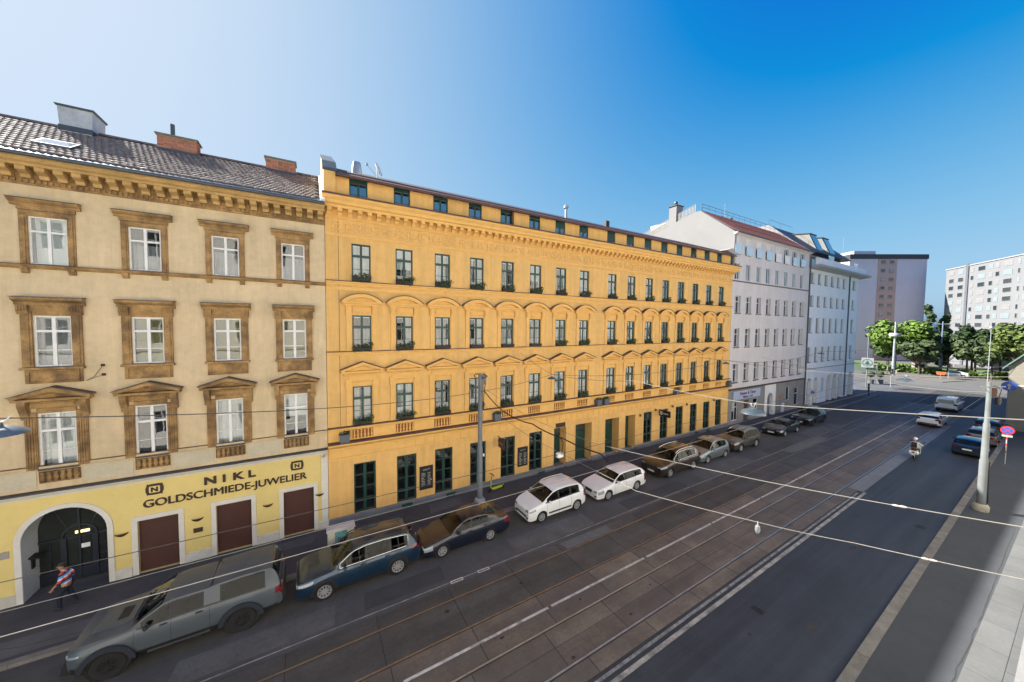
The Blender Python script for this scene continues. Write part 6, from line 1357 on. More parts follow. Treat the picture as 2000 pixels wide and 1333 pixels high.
# ================================================================ masts, lamps, wires
M_mast = mat('grey_painted_mast', (0.15, 0.165, 0.18), 0.6, 0.15, 2); M_conc = mat('pale_concrete_mast', (0.135, 0.155, 0.165), 0.7, 0.12, 2, tint=(0.11, 0.115, 0.11))
t = thing('tram_mast', 'grey steel tram wire mast on the far pavement beside the black saloon', 'mast', (8.53, 18.42, 0.12))
build(MB().lathe([(0, 0), (0.34, 0), (0.36, 0.08), (0.30, 0.26), (0.20, 0.32), (0, 0.32)], 14), 'base', mat('pale_base', (0.30, 0.30, 0.31), 0.8), t, (0, 0, 0), smooth=40)
build(MB().lathe([(0.165, 0.3), (0.16, 3.4), (0.135, 3.45), (0.125, 7.85), (0.0, 7.87)], 14), 'pole', M_mast, t, (0, 0, 0), smooth=40)
build(MB().tube([(-0.33, 0, 7.65), (-0.4, 0, 7.78), (-0.3, 0, 7.86), (0.3, 0, 7.80), (0.36, -0.1, 7.7), (0.2, -0.2, 7.62), (0.0, -0.2, 7.6)], 0.03, 6), 'cable_loop', M_black, t, (0, 0, 0), smooth=60)
build(MB().box(0.1, 0.42, -0.12, 0.05, 7.62, 7.74).box(0.22, 0.34, -0.1, 0.02, 7.2, 7.6), 'insulator_bracket', M_mast, t, (0, 0, 0)); build(MB().box(0.10, 0.20, -0.22, -0.12, 2.9, 3.05), 'terminal_box', M_whiteframe, t, (0, 0, 0))
build(MB().tube([(0.28, -0.1, 7.25), (0.2, -0.1, 6.6), (0.15, -0.16, 6.1)], 0.02, 5), 'down_cable', M_black, t, (0, 0, 0))
t = thing('tram_mast', 'pale concrete tram wire mast standing on the sunny pavement edge', 'mast', (34.3, 3.17, 0.12))
build(MB().lathe([(0, 0), (0.32, 0), (0.33, 0.25), (0.26, 0.4), (0.22, 0.42)], 14), 'base', mat('worn_base', (0.33, 0.30, 0.24), 0.8, 0.2, 3), t, (0, 0, 0), smooth=40)
build(MB().lathe([(0.18, 0.4), (0.17, 3.0), (0.14, 3.1), (0.13, 5.2), (0.105, 5.3), (0.09, 7.7), (0, 7.72)], 14), 'pole', M_conc, t, (0, 0, 0), smooth=40)
build(MB().tube([(0, 0, 7.4), (-1.2, 0.15, 7.5)], 0.03, 6).tube([(0.05, -0.05, 7.45), (0.45, -0.5, 7.45)], 0.03, 6).tube([(0, 0, 7.1), (-0.9, 0.1, 7.4)], 0.02, 6), 'arm', M_mast, t, (0, 0, 0)); build(MB().lathe([(0, -0.2), (0.1, -0.2), (0.13, 0), (0.1, 0.2), (0, 0.2)], 10, (0.3, -0.3, 6.6)), 'lamp_drum', M_black, t, (0, 0, 0), smooth=40); build(MB().box(0.1, 0.28, -0.28, -0.05, 6.85, 7.35), 'switch_box', mat('brown_box', (0.12, 0.06, 0.04), 0.6), t, (0, 0, 0))
build(MB().tube([(0.13, -0.14, 7.5), (0.3, -0.4, 7.3), (0.2, -0.3, 6.6)], 0.02, 5).tube([(0.0, -0.23, 0.5), (0.0, -0.2, 3.0)], 0.03, 5), 'cable', M_black, t, (0, 0, 0))
M_wire_d = mat('dark_wire', (0.05, 0.045, 0.04), 0.6); M_wire_l = mat('sunlit_wire', (0.19, 0.18, 0.16), 0.6)  # paler wire copy has the sunlit brightness put into its colour
def sagline(pts, sag, n=14):
    out = []
    for j, (p, q) in enumerate(zip(pts, pts[1:])):
        p, q = Vector(p), Vector(q); s = sag[j] if isinstance(sag, (list, tuple)) else sag
        for k in range(n): f = k/n; v = p.lerp(q, f); v.z -= 4*s*f*(1-f); out.append(v)
    out.append(Vector(pts[-1])); return out
def wire(label, pts, sag=0.0, r=0.012, m_=M_wire_d, name='overhead_wire', group='overhead wires'):
    o = build(MB().tube(sagline(pts, sag), r, 5), name, m_, smooth=60); tag(o, label, 'wire', group); return o
def tr(y, x, z): return (x, rd(y, x), z)
wire('dark contact wire over the far tram track', [tr(11.6, -30, 5.30), tr(11.6, -8, 5.30), tr(11.45, 9, 5.3), tr(11.7, 27, 5.35), tr(11.5, 50, 5.4), tr(11.5, 97, 5.5)], 0.03, 0.010)
wire('bright contact wire over the near tram track crossing above the pickup roof', [tr(8.65, -30, 5.85), tr(8.65, -8, 5.85), tr(8.55, 9, 5.8), tr(8.8, 28, 5.8), tr(8.6, 50, 5.7), tr(8.6, 97, 5.6)], 0.03, 0.008, M_wire_l)
wire('bright carrying wire just above the contact wires', [tr(10.1, -30, 5.5), tr(10.1, -8, 5.45), tr(9.9, 9, 5.6), tr(10.1, 30, 5.6), tr(9.9, 55, 5.6)], 0.05, 0.007, M_wire_l)
wire('upper bright span wire from the grey mast across the tracks', [(8.6, 18.3, 7.2), (8.9, 13.5, 6.45), (9.3, 9.6, 6.35), (9.8, 4.0, 7.0), (9.93, -0.33, 7.85)], 0.03, 0.0075, M_wire_l)
wire('lower bright span wire passing over the tram tracks with a hanger', [(8.55, 18.3, 6.2), (8.6, 13.0, 5.7), (8.55, 7.0, 5.78), (9.3, 4.0, 6.12), (10.1, 2.5, 6.2), (10.67, -0.33, 6.75)], 0.02, 0.0075, M_wire_l)
o = wire('thick black feeder cable drooping from the grey mast', [(8.7, 18.3, 7.0), (8.85, 16.2, 6.2), (9.0, 13.5, 6.15), (9.15, 11.4, 6.05), (9.3, 9.3, 6.05), (9.35, 8.9, 5.85)], [0.08, 0.1, 0.06, 0.05, 0.0], 0.028, M_black, 'feeder_cable')
for y, z0, z1, lb in ((11.4, 6.0, 5.35, 'black drop cable with a junction box from the feeder'), (8.9, 5.85, 5.5, 'short black drop cable bending down to the near contact wire')):
    wire(lb, [(9.15, y+0.12, z0+0.02), (9.2, y, z0-0.15), (9.1, y-0.05, z1)], 0, 0.02, M_black, 'drop_cable')
t = thing('junction_box', 'small white junction box hanging from the feeder cable', 'junction box', (9.1, rd(11.4, 9)-0.02, 5.28)); build(MB().box(-0.14, 0.14, -0.08, 0.08, -0.08, 0.10), 'box', M_whiteframe, t, (0, 0, 0)); build(MB().tube([(-0.3, 0, 0), (0, 0.02, 0.0), (0.3, 0, 0.03)], 0.02, 5), 'clamp', M_black, t, (0, 0, 0))
t = thing('wire_hanger', 'small dark hanger clipped to the lower span wire', 'hanger', (9.3, 4.0, 6.05)); build(MB().lathe([(0, 0), (0.05, -0.02), (0.06, -0.12), (0.03, -0.2), (0, -0.2)], 8), 'weight', M_mast, t, (0, 0, 0), smooth=50); build(MB().tube([(0, 0, 0), (0, 0, 0.09)], 0.012, 5), 'hook', M_steel, t, (0, 0, 0))
M_ins = mat('pale_insulator', (0.30, 0.28, 0.24), 0.4, 0.1, 8)
ins = MB().lathe([(0, -0.10), (0.012, -0.10), (0.022, -0.07), (0.022, -0.03), (0.012, -0.01), (0.022, 0.02), (0.022, 0.06), (0.012, 0.10), (0, 0.10)], 8, (0, 0, 0), 'y').mesh('insulator', M_ins, 50)
for w_ in [o for o in COL.objects if o.name.startswith('overhead_wire')]:
    vs_ = [v.co for v in w_.data.vertices]; nr = len(vs_)//5
    ctr = [sum((vs_[i*5+k] for k in range(5)), Vector((0, 0, 0)))/5 for i in range(nr)]
    if 'span' not in w_['label']: continue
    for i in (int(nr*0.2), int(nr*0.86)):
        d = (ctr[i+1]-ctr[i]).normalized(); q = link('insulator', ins, w_, ctr[i]); q.rotation_mode = 'QUATERNION'; q.rotation_quaternion = Vector((0, 1, 0)).rotation_difference(d)
# street lamps hung on a cable along the street and on cross spans
M_lampd = mat('lamp_housing', (0.10, 0.13, 0.16), 0.4, 0.1, 3, metal=0.4); M_lampl = mat('lamp_shell_pale', (0.10, 0.125, 0.14), 0.25, 0.1, 3, metal=0.6)
def lamp(label, loc, s, m_):
    t = thing('street_lamp', label, 'street lamp', loc, 0, 'hanging street lamps')
    build(MB().lathe([(0.08*s, 0.12*s), (0.2*s, 0.10*s), (0.36*s, 0.03*s), (0.46*s, -0.05*s), (0.50*s, -0.10*s), (0.48*s, -0.10*s), (0.34*s, -0.03*s), (0, -0.02*s)], 22), 'shade', m_, t, (0, 0, 0), smooth=50)
    build(MB().lathe([(0, 0.22*s), (0.07*s, 0.22*s), (0.09*s, 0.11*s)], 10), 'neck', m_, t, (0, 0, 0), smooth=50)
    build(MB().tube([(-0.22*s, 0, 0.36*s), (-0.12*s, 0, 0.24*s), (0, 0, 0.2*s), (0.12*s, 0, 0.24*s), (0.22*s, 0, 0.36*s)], 0.018*s, 5), 'hanger', M_steel, t, (0, 0, 0))
    build(MB().lathe([(0, -0.16*s), (0.1*s, -0.14*s), (0.16*s, -0.04*s)], 12), 'lens', mat('lamp_lens', (0.5, 0.5, 0.48), 0.2), t, (0, 0, 0), smooth=50)
    return t
LA = {'a': (-4.32, 8.62, 9.12), 'b': (12.0, 16.0, 7.82), 'c': (25.5, 13.4, 8.32), 'd': (40.5, 12.9, 8.58), 'e': (10.5, 4.75, 8.55), 'f': (27.5, 5.18, 8.15)}
lamp('dark street lamp cut by the photo edge before the beige house', LA['a'], 0.62, M_lampd)
lamp('dark hanging street lamp in front of the yellow house', LA['b'], 0.52, M_lampd)
lamp('dark hanging street lamp in front of the join of yellow and white houses', LA['c'], 0.52, M_lampd)
lamp('dark hanging street lamp in front of the corner house', LA['d'], 0.55, M_lampd)
lamp('large pale street lamp seen from above over the parked cars', LA['e'], 0.62, M_lampl)
lamp('pale street lamp seen from above before the sunlit square', LA['f'], 0.72, M_lampl)
up = lambda k, d=0.22: (LA[k][0], LA[k][1], LA[k][2]+0.2)
wire('dark cable linking the hanging lamps along the houses', [(-22, 2.5, 10.5), up('a'), up('b', 0.30), up('c', 0.30), up('d', 0.30), (62, 12.5, 9.0)], [0.2, 0.55, 0.45, 0.5, 0.3], 0.011)
wire('bright span wire carrying the large pale lamp', [(12.3, FY, 9.0), up('b', 0.32), (11.4, 9.6, 8.62), up('e', 0.42), (11.0, -0.33, 9.40)], [0.05, 0.12, 0.05, 0.02], 0.009, M_wire_l)
wire('span wire carrying the second pale lamp', [(25.0, FY, 8.8), up('c', 0.32), up('f', 0.42), (29.0, -0.33, 9.0)], [0.05, 0.2, 0.05], 0.012, M_wire_l)
wire('span wire from the concrete mast to the white house', [(34.3, 3.2, 7.2), (40, 9.0, 6.6), (46, 20.1, 7.4)], 0.15, 0.012, M_wire_l)
wire('span wire further along between the corner house and the gable', [(58.5, FY, 7.2), (61, 12, 6.3), (64.9, 4.6, 7.0)], 0.12, 0.014, M_wire_l)
wire('last span wire before the square', [(76.6, FY, 7.0), (80, 12, 6.2), (80.8, 4.7, 7.0)], 0.12, 0.016, M_wire_l)
# ================================================================ people
def skin_obj(name, verts, edges, radii, material, parent, sub=2, root=0):
    me = bpy.data.meshes.new(name); me.from_pydata(verts, edges, []); me.materials.append(material)
    o = bpy.data.objects.new(name, me); COL.objects.link(o)
    if parent: o.parent = parent
    md = o.modifiers.new('skin', 'SKIN'); md.use_smooth_shade = True
    if not me.skin_vertices: bpy.context.view_layer.update()
    for i, r_ in enumerate(radii):
        sv = me.skin_vertices[0].data[i]; sv.radius = (r_, r_) if not isinstance(r_, tuple) else r_; sv.use_root = (i == root)
    s = o.modifiers.new('subsurf', 'SUBSURF'); s.levels = sub; s.render_levels = sub
    return o
class Skel:
    def __init__(s): s.v, s.e, s.r = [], [], []
    def add(s, p, r_, prev=None):
        s.v.append(tuple(p)); s.r.append(r_); i = len(s.v)-1
        if prev is not None: s.e.append((prev, i))
        return i
def hand(sk, wrist_i, w, d, side):
    """palm and five fingers from the wrist along direction d"""
    w, d = Vector(w), Vector(d).normalized(); n_ = Vector((0, 1, 0)); a = d.cross(n_).normalized()
    p = sk.add(w+d*0.05, (0.036, 0.022), wrist_i); k = sk.add(w+d*0.085, (0.038, 0.020), p)
    for j, ln in enumerate((0.065, 0.075, 0.07, 0.055)):
        f1 = sk.add(w+d*0.10+a*(0.03-0.02*j), 0.0095, k); f2 = sk.add(w+d*(0.10+ln*0.55)+a*(0.032-0.021*j)+n_*0.01*side, 0.009, f1); sk.add(w+d*(0.10+ln)+a*(0.03-0.02*j)+n_*0.028*side, 0.008, f2)
    t1 = sk.add(w+d*0.045+a*0.045, 0.011, p); sk.add(w+d*0.085+a*0.06, 0.009, t1)
M_skin = mat('skin', (0.42, 0.22, 0.14), 0.6, 0.08, 10); M_hair = mat('dark_hair', (0.03, 0.02, 0.015), 0.7, 0.2, 30)
def head(sk, i, c, fwd):
    """neck vertex i to a head at c facing fwd"""
    c, f = Vector(c), Vector(fwd).normalized()
    a = sk.add(c+Vector((0, 0, -0.10))+f*0.015, 0.055, i); b = sk.add(c+Vector((0, 0, -0.02))+f*0.012, (0.078, 0.085), a); d = sk.add(c+Vector((0, 0, 0.06)), (0.080, 0.092), b); sk.add(c+Vector((0, 0, 0.105))-f*0.01, 0.055, d)
def head_bits(t, c, f, hairm):
    c, f = Vector(c), Vector(f).normalized(); s = Vector((0, 0, 1)).cross(f)
    build(MB().ball(c+f*0.105+Vector((0, 0, -0.01)), 0.017, 0.017, 0.026, 8, 5), 'nose', M_skin, t, (0, 0, 0), smooth=60)
    for q in (-1, 1):
        build(MB().ball(c+f*0.088+s*0.034*q+Vector((0, 0, 0.022)), 0.012), 'eye', M_black, t, (0, 0, 0)); build(MB().ball(c+s*0.088*q+Vector((0, 0, 0.0)), 0.018, 0.018, 0.03), 'ear', M_skin, t, (0, 0, 0))
    build(MB().ball(c+f*0.09+Vector((0, 0, -0.06)), 0.012, 0.024, 0.007), 'mouth', mat('lips', (0.3, 0.1, 0.08), 0.6), t, (0, 0, 0))
    if hairm:
        mb = MB(); mb.ball(c-f*0.015+Vector((0, 0, 0.055)), 0.102, 0.105, 0.085, 14, 8); build(mb, 'hair', hairm, t, (0, 0, 0), smooth=60)
# pedestrian with the striped shirt, walking towards -X
stripe = bpy.data.materials.new('striped_jersey'); stripe.use_nodes = True
n_ = stripe.node_tree.nodes; l_ = stripe.node_tree.links; g_ = n_.new('ShaderNodeNewGeometry'); sx = n_.new('ShaderNodeSeparateXYZ'); l_.new(g_.outputs['Position'], sx.inputs[0])
ma = n_.new('ShaderNodeMath'); ma.operation = 'MULTIPLY_ADD'; l_.new(sx.outputs['X'], ma.inputs[0]); ma.inputs[1].default_value = -0.35; l_.new(sx.outputs['Z'], ma.inputs[2])
mm = n_.new('ShaderNodeMath'); mm.operation = 'MODULO'; l_.new(ma.outputs[0], mm.inputs[0]); mm.inputs[1].default_value = 0.27
md_ = n_.new('ShaderNodeMath'); md_.operation = 'DIVIDE'; l_.new(mm.outputs[0], md_.inputs[0]); md_.inputs[1].default_value = 0.27
cr = n_.new('ShaderNodeValToRGB'); cr.color_ramp.interpolation = 'CONSTANT'; els = cr.color_ramp.elements
for p_, c_ in ((0.0, (0.015, 0.02, 0.07)), (0.22, (0.55, 0.06, 0.02)), (0.52, (0.62, 0.60, 0.62)), (0.74, (0.10, 0.25, 0.55))):
    e_ = els.new(p_) if p_ > 0 else els[0]; e_.position = p_; e_.color = (*c_, 1)
els.remove(els[-1]) if els[-1].position == 1.0 else None
l_.new(md_.outputs[0], cr.inputs[0]); l_.new(cr.outputs[0], n_['Principled BSDF'].inputs['Base Color']); n_['Principled BSDF'].inputs['Roughness'].default_value = 0.9
M_jean = mat('navy_jeans', (0.010, 0.013, 0.026), 0.9, 0.2, 8); M_shoe = mat('black_shoe', (0.01, 0.01, 0.01), 0.5)
pt = thing('person', 'pedestrian in a red white and blue striped top walking past the arched entrance', 'person', (-8.18, 19.07, 0.12))
sk = Skel(); pv = sk.add((0, 0, 0.93), (0.13, 0.11)); ch = sk.add((-0.03, 0, 1.22), (0.14, 0.11), pv); nk = sk.add((-0.07, 0, 1.46), 0.055, ch); head(sk, nk, (-0.11, 0, 1.62), (-1, -0.15, -0.15))
for s in (-1, 1):
    sh_ = sk.add((-0.05, s*0.17, 1.40), 0.05, ch); fx = -0.05 if s < 0 else 0.10
    el = sk.add((fx-0.0, s*0.24, 1.12), 0.042, sh_); wr = sk.add((fx-0.20, s*0.20, 0.92), 0.028, el); hand(sk, wr, (fx-0.20, s*0.20, 0.92), (-0.5, 0, -0.8), -s)
    kn = (-0.16, s*0.10, 0.50) if s < 0 else (0.04, s*0.09, 0.50); an = (-0.14, s*0.10, 0.09) if s < 0 else (0.20, s*0.09, 0.12)
    hp = sk.add((0, s*0.09, 0.86), 0.085, pv); k_ = sk.add(kn, 0.06, hp); sk.add(an, 0.04, k_)
skin_obj('body', sk.v, sk.e, sk.r, M_skin, pt)
sk = Skel(); pv = sk.add((0.0, 0, 0.86), (0.155, 0.135)); md2 = sk.add((-0.01, 0, 1.05), (0.165, 0.14), pv); ch = sk.add((-0.03, 0, 1.24), (0.17, 0.135), md2); nk = sk.add((-0.055, 0, 1.43), (0.09, 0.085), ch)
for s in (-1, 1):
    sh_ = sk.add((-0.045, s*0.18, 1.38), 0.072, ch); fx = -0.05 if s < 0 else 0.10; e_ = sk.add((fx, s*0.245, 1.13), 0.062, sh_)
    if s < 0: sk.add((fx-0.1, s*0.225, 1.03), 0.055, e_)
    else: sk.add((fx-0.1, s*0.22, 1.03), 0.055, e_)
skin_obj('striped_shirt', sk.v, sk.e, sk.r, stripe, pt)
sk = Skel(); pv = sk.add((0.0, 0, 0.92), (0.145, 0.125))
for s in (-1, 1):
    kn = (-0.16, s*0.10, 0.50) if s < 0 else (0.04, s*0.09, 0.50); an = (-0.14, s*0.10, 0.07) if s < 0 else (0.20, s*0.09, 0.10)
    hp = sk.add((0, s*0.095, 0.82), 0.10, pv); k_ = sk.add(kn, 0.078, hp); sk.add(an, 0.062, k_)
skin_obj('trousers', sk.v, sk.e, sk.r, M_jean, pt)
for x, y, z in ((-0.18, -0.10, 0.045), (0.16, 0.09, 0.06)): build(MB().ball((x, y, z), 0.135, 0.05, 0.048, 12, 6), 'shoe', M_shoe, pt, (0, 0, 0), smooth=60)
head_bits(pt, (-0.11, 0, 1.62), (-1, -0.15, -0.15), M_hair)
# motor scooter and rider, heading +X
sc_ = thing('motor_scooter', 'white motor scooter with red tail light riding along the rails', 'scooter', (43.4, 7.45, 0.02), math.atan(RS))
M_sw = mat('scooter_white', (0.66, 0.68, 0.66), 0.3, 0.03, 3, coat=1)
for x in (0.05, 1.32):
    w = build(MB().lathe([(0.13, -0.045), (0.20, -0.05), (0.235, -0.025), (0.235, 0.025), (0.20, 0.05), (0.13, 0.045), (0.13, -0.045)], 18, (x, 0, 0.235), 'y'), 'wheel', M_tyre, sc_, (0, 0, 0)); build(MB().lathe([(0, -0.04), (0.13, -0.04), (0.13, 0.04), (0, 0.04)], 14, (x, 0, 0.235), 'y'), 'rim', M_alloy, w, (0, 0, 0))
build(MB().prism([(-0.28, 0.55), (-0.20, 0.40), (0.15, 0.36), (0.45, 0.28), (0.50, 0.62), (0.3, 0.74), (-0.22, 0.74)], -0.17, 0.17, 'y'), 'body', M_sw, sc_, (0, 0, 0)); build(MB().box(0.45, 0.98, -0.17, 0.17, 0.24, 0.31), 'footboard', M_black, sc_, (0, 0, 0))
build(MB().prism([(0.95, 0.26), (1.08, 0.3), (1.16, 0.95), (1.06, 1.0)], -0.2, 0.2, 'y'), 'leg_shield', M_sw, sc_, (0, 0, 0)); build(MB().prism([(-0.25, 0.742), (0.5, 0.742), (0.48, 0.80), (0.1, 0.84), (-0.22, 0.82)], -0.14, 0.14, 'y'), 'seat', M_black, sc_, (0, 0, 0))
build(MB().tube([(1.28, 0, 0.3), (1.12, 0, 0.95), (1.08, 0, 1.05)], 0.04, 6).tube([(1.0, -0.33, 1.05), (1.1, 0, 1.08), (1.0, 0.33, 1.05)], 0.022, 6), 'handlebar', M_black, sc_, (0, 0, 0)); build(MB().ball((-0.27, 0, 0.60), 0.03, 0.09, 0.06), 'tail_light', M_tail, sc_, (0, 0, 0)); build(MB().box(-0.30, -0.285, -0.10, 0.10, 0.36, 0.5), 'number_plate', M_plate, sc_, (0, 0, 0))
for s in (-1, 1):
    build(MB().ball((-0.1, s*0.2, 0.55), 0.22, 0.09, 0.17), 'side_case', M_sw, sc_, (0, 0, 0), smooth=60); build(MB().tube([(1.05, s*0.25, 1.07), (1.02, s*0.36, 1.28)], 0.008, 4).ball((1.02, s*0.37, 1.30), 0.02, 0.07, 0.045), 'mirror', M_black, sc_, (0, 0, 0))
rp = thing('person', 'rider in pale jacket and white helmet with a black backpack', 'person', (43.4, 7.45, 0.02), math.atan(RS))
sk = Skel(); pv = sk.add((0.12, 0, 0.92), (0.14, 0.12)); ch = sk.add((0.17, 0, 1.22), (0.15, 0.12), pv); nk = sk.add((0.22, 0, 1.46), 0.06, ch); head(sk, nk, (0.25, 0, 1.60), (1, 0, 0))
for s in (-1, 1):
    sh_ = sk.add((0.2, s*0.18, 1.38), 0.05, ch); el = sk.add((0.48, s*0.30, 1.14), 0.042, sh_); wr = sk.add((0.86, s*0.31, 1.10), 0.028, el); hand(sk, wr, (0.86, s*0.31, 1.10), (0.95, 0, -0.15), -s)
    hp = sk.add((0.16, s*0.10, 0.88), 0.085, pv); k_ = sk.add((0.58, s*0.17, 0.74), 0.06, hp); a_ = sk.add((0.66, s*0.14, 0.38), 0.042, k_); sk.add((0.82, s*0.14, 0.335), 0.035, a_)
skin_obj('body', sk.v, sk.e, sk.r, M_skin, rp)
M_jk = mat('pale_jacket', (0.50, 0.53, 0.56), 0.8, 0.1, 5)
sk = Skel(); pv = sk.add((0.11, 0, 0.90), (0.17, 0.15)); ch = sk.add((0.17, 0, 1.22), (0.18, 0.145), pv); nk = sk.add((0.21, 0, 1.42), (0.09, 0.085), ch)
for s in (-1, 1): sh_ = sk.add((0.2, s*0.19, 1.37), 0.075, ch); el = sk.add((0.48, s*0.30, 1.14), 0.065, sh_); sk.add((0.80, s*0.31, 1.105), 0.048, el)
skin_obj('jacket', sk.v, sk.e, sk.r, M_jk, rp)
sk = Skel(); pv = sk.add((0.12, 0, 0.90), (0.15, 0.12))
for s in (-1, 1): hp = sk.add((0.2, s*0.11, 0.86), 0.10, pv); k_ = sk.add((0.58, s*0.17, 0.74), 0.08, hp); sk.add((0.66, s*0.14, 0.40), 0.06, k_)
skin_obj('trousers', sk.v, sk.e, sk.r, M_jean, rp)
for s in (-1, 1): build(MB().ball((0.76, s*0.14, 0.345), 0.13, 0.05, 0.045), 'shoe', M_shoe, rp, (0, 0, 0), smooth=60)
head_bits(rp, (0.25, 0, 1.60), (1, 0, 0), None)
build(MB().ball((0.24, 0, 1.66), 0.145, 0.135, 0.13, 16, 10), 'helmet', mat('helmet_white', (0.68, 0.67, 0.67), 0.25, 0.02, coat=1), rp, (0, 0, 0), smooth=60)
bp_ = thing('backpack', 'black backpack worn by the scooter rider', 'backpack', (43.4, 7.45, 0.02), math.atan(RS))
build(MB().prism([(-0.02, 0.98), (-0.17, 1.0), (-0.19, 1.30), (-0.10, 1.42), (0.04, 1.40)], -0.15, 0.15, 'y'), 'pack', M_black, bp_, (0, 0, 0)); build(MB().prism([(-0.20, 1.02), (-0.23, 1.04), (-0.23, 1.2), (-0.19, 1.22)], -0.11, 0.11, 'y'), 'pocket', M_trim, bp_, (0, 0, 0))
# ================================================================ road signs
def disc(mb, r_, y0, y1, n=20, cz=0): return mb.prism(arc(0, cz, r_, 0, 360*(n-1)/n, n-1), y0, y1, 'y')
def sign_rz(x, y): return math.atan2(y, x)-math.pi/2           # face towards the camera side
t = thing('road_sign', 'no stopping sign on a red and white banded post', 'road sign', (47.9, 3.44, 0.12), R(-80))
M_redp = mat('sign_red', (0.45, 0.02, 0.02), 0.5); M_bluep = mat('sign_blue', (0.02, 0.07, 0.35), 0.5); M_wp = mat('sign_white', (0.34, 0.34, 0.34), 0.5)
pole_ = build(MB().lathe([(0.03, 0), (0.03, 2.75), (0, 2.75)], 8), 'post', M_wp, t, (0, 0, 0))
for z in (0.9, 1.5, 2.0): build(MB().lathe([(0.034, z), (0.034, z+0.16)], 8), 'red_band', M_redp, pole_, (0, 0, 0))
d_ = build(disc(MB(), 0.34, -0.05, -0.03, cz=2.75), 'disc', M_redp, t, (0, 0, 0)); build(disc(MB(), 0.265, -0.054, -0.0505, cz=2.75), 'blue_field', M_bluep, d_, (0, 0, 0))
for s in (-1, 1): build(MB().prism([(s*0.19-0.03, 2.56), (s*0.19+0.03, 2.56), (-s*0.19+0.03, 2.94), (-s*0.19-0.03, 2.94)], -0.0575-0.001*s, -0.055, 'y'), 'red_bar', M_redp, d_, (0, 0, 0))
build(MB().box(-0.25, 0.25, -0.05, -0.035, 2.22, 2.38), 'supplement_plate', M_wp, t, (0, 0, 0))
t = thing('road_sign', 'round blue mandatory sign beside the gable wall', 'road sign', (63.0, 4.62, 0.12), R(-82))
build(MB().lathe([(0.04, 0), (0.04, 5.3), (0, 5.3)], 8), 'post', M_mast, t, (0, 0, 0)); d_ = build(disc(MB(), 0.5, -0.06, -0.04, cz=4.9), 'disc', M_bluep, t, (0, 0, 0)); build(MB().prism([(-0.06, 4.6), (0.06, 4.6), (0.06, 4.95), (0.18, 4.95), (0, 5.2), (-0.18, 4.95), (-0.06, 4.95)], -0.064, -0.0605, 'y'), 'arrow', M_wp, d_, (0, 0, 0))
# supermarket sign on a pole at the corner
t = thing('pole_sign', 'white shop sign with green ring and fir tree on a tall pole', 'sign', (89.0, 21.6, 0), R(-76))
M_fir = mat('sign_green', (0.01, 0.13, 0.10), 0.5)
build(MB().lathe([(0.09, 0), (0.08, 9.5), (0, 9.5)], 10), 'post', M_mast, t, (0, 0, 0)); bx_ = build(MB().box(-0.8, 0.8, -0.3, 0.3, 3.75, 5.5), 'box', M_wp, t, (0, 0, 0))
ring_o = arc(0, 4.62, 0.68, 0, 360, 28, 0.68); ring_i = arc(0, 4.62, 0.56, 0, 360, 28, 0.56)
mb = MB()
for j in range(28): mb.quad((ring_o[j][0], -0.306, ring_o[j][1]), (ring_o[j+1][0], -0.306, ring_o[j+1][1]), (ring_i[j+1][0], -0.306, ring_i[j+1][1]), (ring_i[j][0], -0.306, ring_i[j][1]))
build(mb, 'ring', M_fir, bx_, (0, 0, 0)); build(MB().prism([(-0.07, 4.17), (0.07, 4.17), (0.07, 4.30), (0.40, 4.30), (0.22, 4.55), (0.29, 4.55), (0.13, 4.78), (0.18, 4.78), (0, 5.06), (-0.18, 4.78), (-0.13, 4.78), (-0.29, 4.55), (-0.22, 4.55), (-0.40, 4.30), (-0.07, 4.30)], -0.309, -0.301, 'y'), 'fir_tree', M_fir, bx_, (0, 0, 0))
# ================================================================ the square
M_lawn = mat('lawn', (0.06, 0.10, 0.02), 0.9, 0.3, 0.5)
o = build(MB().quad((131, -20, 0.005), (150, -20, 0.005), (168, 60, 0.005), (128, 60, 0.005)), 'lawn', M_lawn); tag(o, kind='structure')
o = build(MB().prism([(112, 16), (120, 14), (124, 19), (122, 32), (113, 30)], 0.0, 0.10, 'z'), 'traffic_island', mat('pale_island', (0.11, 0.10, 0.09), 0.9, 0.1, 0.3)); tag(o, kind='structure')
M_hedge = mat('hedge_leaf', (0.075, 0.13, 0.02), 0.8, 0.4, 1.5)
for x0, y0, x1, y1, h, lb in ((128.5, 31, 129.5, 22, 1.8, 'clipped lime green hedge at the edge of the square'), (130, 21.5, 131, 6, 1.5, 'long low hedge in front of the dark trees')):
    t = thing('hedge', lb, 'hedge', (x0, y0, 0)); rr = random.Random(int(y0)); mb = MB(); d = Vector((x1-x0, y1-y0, 0)); ln = d.length
    for _ in range(int(ln*130)):
        f = rr.random(); c = Vector((x1-x0, y1-y0, 0))*f+Vector((rr.uniform(-0.7, 0.7), 0, rr.uniform(0.05, h)*(0.85+0.25*math.sin(f*ln*1.3)))); u = Vector((rr.gauss(0, 1), rr.gauss(0, 1), rr.gauss(0, 1))).normalized(); v = u.orthogonal(); v2 = u.cross(v); s = rr.uniform(0.10, 0.22)
        mb.quad(c-v*s-v2*s, c+v*s-v2*s, c+v*s+v2*s, c-v*s+v2*s)
    build(mb, 'foliage', M_hedge, t, (0, 0, 0), recalc=False)
    build(MB().prism([(-0.4, 0), (0.4, 0), (d.x+0.4, d.y), (d.x-0.4, d.y)], 0, h*0.55, 'z'), 'stems', mat('hedge_inside', (0.02, 0.03, 0.01), 0.9), t, (0, 0, 0))
